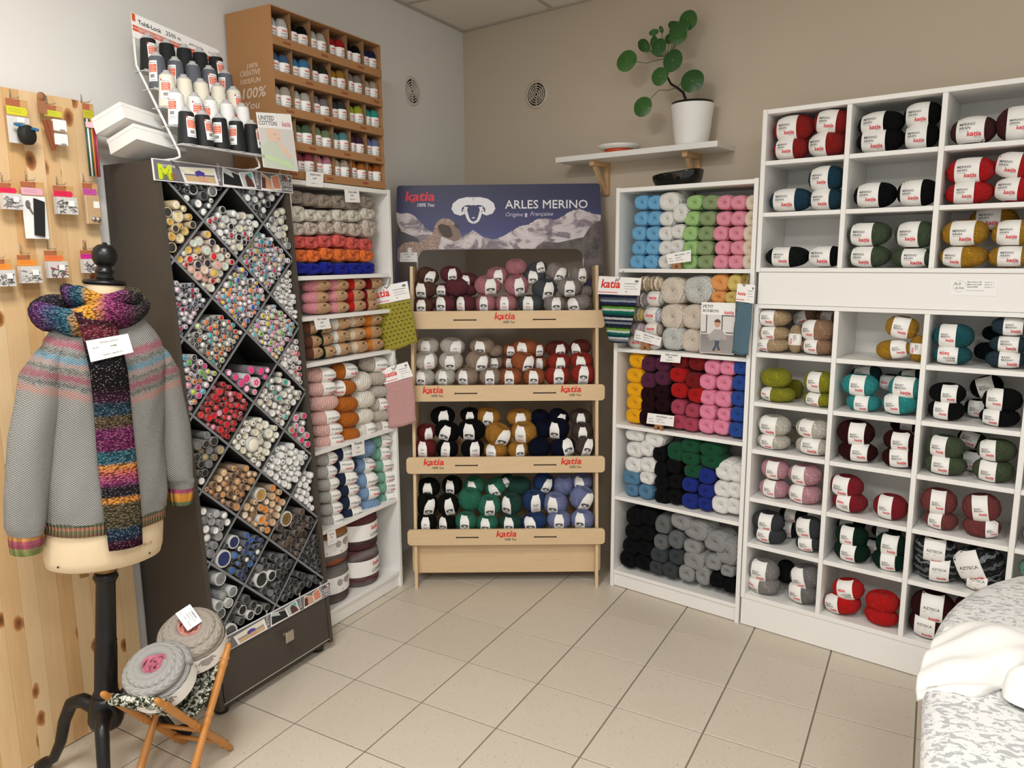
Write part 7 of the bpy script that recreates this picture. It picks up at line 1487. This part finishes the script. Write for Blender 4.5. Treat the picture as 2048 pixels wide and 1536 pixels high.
for s, dx, zc, rad0 in ((-1, .0, .852, .058), (1, -.005, .915, .052)):
    path = [(.0, s * .125, 1.462), (.004, s * .152, 1.435), (.006, s * .170, 1.38), (.008, s * .180, 1.29), (.010 + dx, s * .204, 1.18), (.012 + dx, s * .214, 1.08), (.012 + dx, s * .220, 1.0), (.012 + dx, s * (.222 if s < 0 else .230), zc + .075), (.012 + dx, s * (.220 if s < 0 else .234), zc + .05)]
    rows = []
    for i, (x, y, z) in enumerate(path):
        r = (.050, .060, .064, .064, .063, .061, .059, .055, .048)[i] * rad0 / .058; tilt_ = (.9, .7, .35, .12, .05, .03, .02, .02, 0)[i]; row = []
        for k in range(36):
            th = 2 * pi * k / 36; u, w_ = r * 1.05 * cos(th), r * .92 * sin(th); g_ = 1 + .03 * sin(3 * th + i * .8) + .02 * sin(5 * th - i); row.append((x + u * g_, y + w_ * cos(tilt_) * g_, z + s * w_ * sin(tilt_) * -1 * g_))
        rows.append(row)
    R2 = []
    for i in range(len(rows) - 1):
        for q in range(3): f_ = q / 3; R2.append([tuple(a * (1 - f_) + c * f_ for a, c in zip(p, q2)) for p, q2 in zip(rows[i], rows[i + 1])])
    R2.append(rows[-1]); b = MB(); b.grid(R2, closed=True); b.build('sleeve', SWT, sw)
    x, y, z = path[-1]; r = .047 * rad0 / .058; b = MB(); b.grid([[(x + r * k2 * 1.03 * cos(th), y + r * k2 * .95 * sin(th), zz_) for th in [2 * pi * k / 36 for k in range(36)]] for zz_, k2 in ((z + .002, 1.0), (z - .015, 1.0), (z - .035, .96), (z - .056, .90), (z - .058, .80))], closed=True)
    b.build('cuff', ribmat(f'cuff_knit_{"l" if s < 0 else "r"}'.replace('_l', '_near').replace('_r', '_far'), ['8E9A5A', '8C9058', '9A4A5C', 'A85466', 'C88A4A'] if s < 0 else ['6A7A5A', 'C88A3A', 'D0903E', 'A84A6C'], z - .058, z + .002), sw)

# ---------------------------------------------------------------- scarf
def scarfmat(name, stops, coordfn):
    m = M(name, stops[0][1], .95, spec=.1); t = NT(m); v = t.coord(); X_ = t.xyz(v)
    f = coordfn(t, v, X_); base = t.ramp(f, stops, 'LINEAR')
    vo = t.n('ShaderNodeTexVoronoi', feature='F1'); vo.inputs['Scale'].default_value = 150; t.l(t.mapping(v, (.8, .8, 1.25)), vo.inputs['Vector'])
    d = vo.outputs['Distance']; base = t.mix(t.math('MULTIPLY', t.math('LESS_THAN', d, .26), .32), base, 'C8B8B0'); base = t.mix(t.math('MULTIPLY', t.math('GREATER_THAN', d, .60), .7), base, '1A1416')
    t.base(base); nd = t.math('MULTIPLY', d, -1.0); t.bump(nd, .9, .006); return m
zf = lambda p: 1.624 - .001544 * (p - 572)
zlo, zhi = zf(1078), zf(640)
hs = [(1078, '3C1428'), (1062, '40152C'), (1052, '1A2E40'), (1036, '22384A'), (1028, '4A4430'), (985, '524832'), (982, 'C88236'), (974, 'BE7A36'), (970, '1E2024'), (952, '2A2228'), (946, '7A3060'), (932, 'A04860'), (922, 'B8604A'), (912, 'C8843A'), (904, '2E5A66'), (884, '2C5C6A'), (878, '6A2450'), (842, '702C58'), (832, '4E4230'), (818, '5A4C34'), (810, '26404E'), (792, '223C48'), (784, '3A1A34'), (768, '2C1624'), (758, '121012'), (712, '141216'), (690, '1A1618'), (672, '5A2430'), (655, '6E2E36'), (642, '3A1A22')]
hs = [((zf(p) - zlo) / (zhi - zlo), c) for p, c in hs]
HANG = scarfmat('scarf_stripes_hanging', hs, lambda t, v, X_: t.math('DIVIDE', t.math('SUBTRACT', t.math('MULTIPLY_ADD', t.noise(70, 2, v), .008, X_[2]), zlo + .004), zhi - zlo))
cw = [(0, '4A4A38'), (.10, '6A5A3A'), (.17, '5A3A4A'), (.22, '5A4A36'), (.30, '4A4A34'), (.36, '2A2A28'), (.43, '3A3436'), (.50, '6A2A52'), (.555, '8A3462'), (.60, 'C88A2E'), (.63, 'CE9034'), (.655, '2A5866'), (.69, '2C4A62'), (.73, '5A2E66'), (.78, '1E1C22'), (.85, '2E2A34'), (.92, '4A3A2E'), (1, '4A4A38')]
COWL = scarfmat('scarf_stripes_cowl', cw, lambda t, v, X_: t.math('MULTIPLY_ADD', t.math('ADD', t.math('ARCTAN2', t.math('MULTIPLY', X_[1], -1.0), X_[0]), t.math('MULTIPLY_ADD', t.noise(40, 2, v), .25, -.12)), .15915, .5))
sc = empty('striped_scarf', MXX); tag(sc, 'chunky multicoloured striped scarf wound round the neck of the dress form', 'scarf')
def cowl(ax, by, z0, drop, w_, h_, ph, mat, yo=0, dl=0):
    rows = []; N = 72
    for i in range(N):
        th = 2 * pi * i / N; c, s = cos(th), sin(th)
        R = Vector((c * ax, s * by + yo, 0)); z = z0 - drop * max(0, c) - dl * max(0, -s) + .006 * sin(5 * th + ph)
        out_ = Vector((c * by, s * ax, 0)).normalized(); row = []
        for k in range(14):
            q = 2 * pi * k / 14; u, ww = w_ * cos(q) * (1 + .15 * sin(4 * th + ph)), h_ * sin(q) * (1 + .12 * sin(3 * th + ph)); tw = .45 + .2 * sin(2 * th)
            row.append(tuple(R + out_ * (u * cos(tw) + ww * sin(tw)) + Vector((0, 0, z - u * sin(tw) * .9 + ww * cos(tw)))))
        rows.append(row)
    rows.append(rows[0]); b = MB(); b.grid(rows, closed=True); return b.build('cowl_loop', mat, sc)
cowl(.078, .088, 1.588, .012, .020, .032, 0, COWL, -.006, .0)
cowl(.100, .128, 1.556, .022, .028, .044, 1.7, COWL, -.036, .030)
rows = []
for i in range(26):
    f_ = i / 25; z = 1.545 - f_ * (1.545 - (zlo + .004)); 
    bx = .128 + .012 if z < 1.38 else .128 + .012 - (z - 1.38) * .22
    yc = -.075 + .074 * f_ ** .7; hw = .046 + .006 * sin(3 * f_) ; row = []
    for k in range(9):
        u = k / 8 - .5; row.append((bx + .012 + .006 * sin(8 * f_ + u * 2) - .35 * u * u * .1, yc + u * 2 * hw, z - .012 * u * 0))
    rows.append(row)
b = MB(); b.grid(rows); ho = b.build('hanging_end', HANG, sc); md = ho.modifiers.new('thick', 'SOLIDIFY'); md.thickness = .011; md.offset = 0
# price card pinned to the scarf
b = MB(); q_ = [(-.062, .030), (.050, .050), (.067, -.004), (-.048, -.030)]
b.prism(q_, -.0006, .0006, 0); lines_in(q_, [('t', 'Écharpe mérinos', .30, .22, .42, 2, .2, 0), ('t', 'Au fil', .10, .42, .14, 2, .3, 0), ('t', '9,90€', .52, .48, .14, 1, 0, .01), ('t', '7 pelotes / Aiguilles 5,5', .28, .82, .48, 1, 0, 0)], b, -.0012)
o = b.build('price_card', [PAPER, INK, INK2], None, MXX @ T(.162, -.052, 1.440) @ rotz(pi / 2) @ Matrix.Rotation(.06, 4, 'X')); tag(o, 'white price card pinned to the front of the striped scarf', 'price tag')

# ---------------------------------------------------------------- folding wooden yarn stand
HONEY = wood('honey_turned_wood', 'C88A42', 'A8682A', (30, 30, 5), .35)
Af, Bf = Vector((-.256, -.941, 0)), Vector((-.081, -.885, 0)); wv = Vector((.305, -.952, 0))
st_ = empty('folding_yarn_stand', T(-.12, -1.06, 0)); tag(st_, 'folding stand of honey-coloured turned legs with a crocheted sling', 'yarn stand')
OFF = Vector((-.12, -1.06, 0))
def rod(p0, p1, r=.0125):
    d = p1 - p0; L_ = d.length; q = d.to_track_quat('Z', 'Y').to_matrix().to_4x4(); X = Matrix.Translation(p0 - OFF) @ q
    P = []; beads = (.10, .16, .50, .545, .86, .90)
    for i in range(61):
        f_ = i / 60; rr_ = r * (.80 + .22 * sin(pi * ((f_ * 2) % 1)))
        for bd_ in beads: rr_ += r * .32 * math.exp(-((f_ - bd_) / .010) ** 2)
        if f_ > .97: rr_ *= sqrt(max(0, 1 - ((f_ - .97) / .031) ** 2))
        if f_ < .012: rr_ *= .8
        P.append((rr_, f_ * L_))
    b = MB(); b.lathe(P, 14, 0, X); return b.build('leg', HONEY, st_)
Bt_, At_ = Bf + wv * .35 + Vector((0, 0, .41)), Af + wv * .35 + Vector((0, 0, .41)); Ct_, Dt_ = Bf + Vector((.012, .0, .41)), Af + Vector((0, 0, .41)); Cf_, Df_ = Bf + wv * .29, Af + wv * .29
sep = Vector((.952, .305, 0)) * .012
rod(Bf + Vector((0, 0, .006)), Bt_); rod(Af + Vector((0, 0, .006)), At_); rod(Cf_ + sep * 1.2 + Vector((0, 0, .006)), Ct_ + sep * 1.2); rod(Df_ + sep * 1.2 + Vector((0, 0, .006)), Dt_ + sep * 1.2)
for P0, P1 in ((Bf.lerp(Bt_, .18), Af.lerp(At_, .18)), (Bf.lerp(Bt_, .42), Af.lerp(At_, .42)), (Bf.lerp(Bt_, .90), Af.lerp(At_, .90)), (Cf_.lerp(Ct_, .90), Df_.lerp(Dt_, .90))):
    b = MB(); b.tube([P0 - OFF, P1 - OFF], .007, 10); b.build('stretcher', HONEY, st_)
SLG = M('crochet_black_olive_white', '4A4A40', .95, spec=.1); t = NT(SLG); v = t.coord(); n = t.noise(75, 2, v, .7, .6)
t.base(t.ramp(n, [(.38, '1A1C18'), (.47, '3E4434'), (.52, '6E7060'), (.58, 'C9C6B8'), (.7, 'DAD6CA')])); vo = t.n('ShaderNodeTexVoronoi'); vo.inputs['Scale'].default_value = 90; t.l(v, vo.inputs['Vector']); t.bump(vo.outputs['Distance'], .9, .006)
rows = []
for i in range(21):
    f_ = i / 20; sag = .12 * (1 - (2 * f_ - 1) ** 2); row = []
    for k in range(11):
        g_ = -.02 + 1.04 * k / 10; a = Bt_.lerp(At_, g_) * 1.0; a = Bf.lerp(Bt_, .90).lerp(Af.lerp(At_, .90), g_); c = Cf_.lerp(Ct_, .90).lerp(Df_.lerp(Dt_, .90), g_)
        p = a.lerp(c, f_) - OFF + Vector((0, 0, -sag + .010)); row.append(tuple(p + Vector((0, 0, .004 * sin(9 * f_ + 5 * g_)))))
    rows.append(row)
b = MB(); b.grid(rows)
for rw in (rows[0], rows[-1]): b.tube([Vector(p) + Vector((0, 0, -.008)) for p in rw], .014, 10)
so = b.build('sling', SLG, st_); md = so.modifiers.new('thick', 'SOLIDIFY'); md.thickness = .008; md.offset = 0

# ---------------------------------------------------------------- two big cakes in the sling
def coil_cake(center, axis, R, H, tone, side, inner, label, ang):
    z = Vector(axis).normalized(); q = z.to_track_quat('Z', 'Y').to_matrix().to_4x4(); X = Matrix.Translation(center) @ q @ rotz(ang)
    t = empty('yarn_cake', X); tag(t, label, 'yarn cake')
    OUT = M(f'cake_{tone}_wool', tone, .95, spec=.1)
    if not OUT.get('done'):
        n = NT(OUT); v = n.coord(); X_ = n.xyz(v); an = n.math('ARCTAN2', X_[1], X_[0]); r2 = n.math('SQRT', n.math('ADD', n.math('MULTIPLY', X_[0], X_[0]), n.math('MULTIPLY', X_[1], X_[1])))
        h = n.math('SINE', n.math('ADD', n.math('MULTIPLY', an, 22.0), n.math('ADD', n.math('MULTIPLY', r2, 1150.0), n.math('MULTIPLY', X_[2], 900.0)))); c = lin(tone)
        n.base(n.mix(n.math('MULTIPLY_ADD', h, .35, .6), tuple(x * .72 for x in c), c)); n.bump(h, .5, .0015); OUT['done'] = 1
    b = MB(); N = 64
    # wound body
    b.lathe([(R * .5, -H / 2), (R * .88, -H / 2 + .004), (R * .97, -H / 2 + .02), (R, -H / 2 + .05), (R, H / 2 - .045), (R * .97, H / 2 - .03)], N, mis=[1, 1, 1, 0, 0]); b.build('yarn_body', [OUT, side], t)
    # rope-like coils on the upper face, a slow spiral sinking to the middle
    pts = []; rs = []; turns = 4.6; M_ = int(turns * 44)
    for i in range(M_ + 1):
        f_ = i / M_; a = 2 * pi * turns * f_; rad_ = R * (.88 - .74 * f_); zz_ = H / 2 - .034 + .036 * sin(pi / 2 * min(1, f_ * 2.2)) - .034 * (max(0, f_ - .60) / .40) ** 1.3
        pts.append((rad_ * cos(a), rad_ * sin(a), zz_)); rs.append((.0215 - .010 * f_) * (1 + .04 * sin(a * 2.3)) * (1 if f_ < .66 else .72))
    cut = int(M_ * .66)
    b = MB(); b.tube(pts[:cut + 1], rs[:cut + 1], 14); b.build('outer_coils', OUT, t)
    zc0 = pts[cut][2]; hp_ = []; hr_ = []
    for i in range(181):
        f_ = i / 180; a = 2 * pi * 5 * f_; rad_ = R * (.37 - .30 * f_) * (1 + .10 * sin(2.7 * a)); hp_.append((rad_ * cos(a), rad_ * sin(a), zc0 + .006 - .022 * f_ + .004 * sin(3.3 * a))); hr_.append(.0062)
    b = MB(); b.tube(hp_, hr_, 8); b.lathe([(R * .42, zc0 - .004), (R * .2, zc0 - .014), (0, zc0 - .024)], 24, 1, caps=False); b.build('heart_coils', [inner, M('cake_heart_dark', '4A2030', .95)], t)
    cake_band(t, R, -H / 2 + .028, H / 2 - .040, 'back', radians(-95) - ang)
    return t
HEART1 = M('cake_heart_rose', 'A8506A', .95); HEART2 = M('cake_heart_coral', 'C0706C', .95)
for m, c1, c2 in ((HEART1, '7A2E48', 'D0808E'), (HEART2, '9A5450', 'E0A090')):
    n = NT(m); v = n.coord(); n.base(n.mix(n.noise(45, 3, v, .6), c1, c2)); n.bump(n.noise(90, 2, v), .8, .004)
coil_cake((-.099, -1.114, .392), (.40 * .863 - .26 * .505, .40 * -.505 - .26 * .863, .86), .098, .125, 'A5A29E', stripe_mat('cake_side_plum', ['6A4A52', '8A8480', '5E4048', '94908A']), HEART1, 'big grey yarn cake with a rose heart, nearer one in the sling', .3)
coil_cake((-.146, -.952, .422), (.36 * .863 - .12 * .505, .36 * -.505 - .12 * .863, .90), .102, .130, 'A99E93', stripe_mat('cake_side_rust', ['B0543C', '6A625C', 'C4644A', '4A4A40', 'B85A42']), HEART2, 'big beige yarn cake with a coral base, farther one in the sling', 2.1)
b = MB(); q_ = [(-.026, .036), (.026, .036), (.026, -.036), (-.026, -.036)]; b.prism(q_, 0, .0008, 0)
lines_in([(.026, .036), (.026, -.036), (-.026, -.036), (-.026, .036)], [('t', 'Lopapeysa', .30, .20, .42, 1, 0, .01), ('t', '50% laine 50% acrylique', .30, .36, .55, 1, 0, 0), ('t', 'Aiguilles 4,5 - 5', .30, .52, .40, 1, 0, 0), ('t', '1 pelote = 1 pull, 24€', .30, .72, .56, 1, 0, 0), ('t', 'Au fil', .06, .80, .14, 1, .3, 0)], b, -.0006)
zc_ = Vector((.863 * .75, -.505 * .75, .66)).normalized(); xc_ = Vector((.505, .863, 0)); xc_ = (xc_ * .86 + Vector((0, 0, .5))); xc_ = (xc_ - zc_ * xc_.dot(zc_)).normalized(); yc_ = (-zc_); z2_ = xc_.cross(yc_)
o = b.build('price_card', [PAPER, INK, INK2], None, Matrix(((xc_.x, yc_.x, z2_.x, -.131), (xc_.y, yc_.y, z2_.y, -.972), (xc_.z, yc_.z, z2_.z, .522), (0, 0, 0, 1)))); tag(o, 'white price card stuck upright in the farther yarn cake', 'price tag')

# ---------------------------------------------------------------- padded table and white cloth at the right
LEO = M('grey_white_leaf_print', 'DAD9D6', .8); t = NT(LEO); v = t.coord(); n = t.noise(62, 2.5, t.mapping(v, (.8, 1.25, 1.2)), .6, .7); n2 = t.noise(110, 2, v, .6)
t.base(t.mix(t.math('MULTIPLY', t.math('GREATER_THAN', t.math('MULTIPLY_ADD', n2, .18, n), .63), .85), 'DAD9D6', 'A2A3A4')); t.bump(t.noise(500, 2, v), .15, .0008)
ptx = empty('ironing_board', T(1.985, -.72, 0)); tag(ptx, 'padded ironing board under a grey and white speckled cover, lower right corner', 'ironing board')
def outline(inset, n=14):
    P = [(.92, -1.25 + inset)] if False else []
    W_, D_, RX, RY = .92, .93, .46, .84
    P += [(W_ - .03 - inset, -1.25 + inset), (W_ - inset, -1.22 + inset)]
    for k in range(n + 1): a = radians(90 * k / n); P.append((W_ - RX + (RX - inset) * cos(a), D_ - RY + (RY - inset) * sin(a)))
    for k in range(1, n + 1): a = radians(90 + 90 * k / n); P.append((RX + (RX - inset) * cos(a), D_ - RY + (RY - inset) * sin(a)))
    P += [(inset, -1.22 + inset), (inset + .03, -1.25 + inset)]
    return P
rows = []
for z, ins in ((.690, .06), (.692, .02), (.705, .003), (.725, .0), (.745, .006), (.758, .025), (.764, .06), (.766, .12), (.767, .25), (.767, .40)): rows.append([(x, y, z) for x, y in outline(ins)])
b = MB(); b.grid(rows, closed=True); b.add(rows[0], [tuple(range(len(rows[0]) - 1, -1, -1))], 0); b.add(rows[-1], [tuple(range(len(rows[-1])))], 0, False); b.build('speckled_cover', LEO, ptx)
for yb in (.25, -.85):
    for s in (1, -1):
        b = MB(); b.tube([(.46 - s * .22, yb, .015), (.46 + s * .22, yb, .688)], .012, 10); b.build('leg', STEEL, ptx)
CLO = M('white_cotton', 'E2E0DB', .9); t = NT(CLO); v = t.coord(); t.bump(t.noise(420, 2, v), .2, .0008)
ctrl = [  # rows from far to near: (x, y, z) in the room, lying rumpled on the board
 [(2.026, -.420, .768), (2.070, -.385, .775), (2.140, -.345, .772), (2.215, -.390, .785), (2.275, -.420, .782), (2.45, -.46, .775), (2.75, -.50, .772)],
 [(2.000, -.510, .770), (2.060, -.470, .800), (2.130, -.440, .812), (2.205, -.470, .815), (2.270, -.500, .798), (2.45, -.53, .785), (2.75, -.56, .780)],
 [(1.988, -.580, .768), (2.045, -.560, .806), (2.110, -.540, .832), (2.180, -.545, .835), (2.265, -.570, .835), (2.45, -.60, .815), (2.75, -.62, .800)],
 [(1.975, -.640, .755), (2.035, -.640, .790), (2.100, -.635, .806), (2.150, -.620, .815), (2.215, -.640, .848), (2.42, -.67, .830), (2.75, -.68, .810)],
 [(1.972, -.690, .735), (2.030, -.705, .772), (2.088, -.705, .778), (2.135, -.660, .775), (2.165, -.700, .838), (2.40, -.73, .815), (2.75, -.74, .800)],
 [(1.975, -.705, .715), (2.030, -.722, .768), (2.083, -.722, .768), (2.128, -.668, .770), (2.155, -.745, .772), (2.40, -.765, .770), (2.75, -.77, .770)]]
rows = []; R_, C_ = len(ctrl), len(ctrl[0])
def cr(p0, p1, p2, p3, f_): return tuple(.5 * (2 * b_ + (c - a) * f_ + (2 * a - 5 * b_ + 4 * c - d) * f_ * f_ + (-a + 3 * b_ - 3 * c + d) * f_ ** 3) for a, b_, c, d in zip(p0, p1, p2, p3))
def samp(L_, f_):
    i = min(int(f_), len(L_) - 2); g_ = f_ - i; return cr(L_[max(i - 1, 0)], L_[i], L_[i + 1], L_[min(i + 2, len(L_) - 1)], g_)
cols_ = [[samp([ctrl[r][c] for r in range(R_)], (R_ - 1) * q / 30) for c in range(C_)] for q in range(31)]
for q in range(31):
    rows.append([(lambda p: (p[0], p[1], p[2] + .006 * sin(17 * p[0] + 9 * q * .1) + .004 * sin(38 * p[0] - q * .35)))(samp(cols_[q], (C_ - 1) * k / 44)) for k in range(45)])
b = MB(); b.grid(rows); o = b.build('white_cloth', CLO); md = o.modifiers.new('thick', 'SOLIDIFY'); md.thickness = .0025; md.offset = 1
tag(o, 'crumpled white cotton cloth thrown over the speckled ironing board', 'cloth')
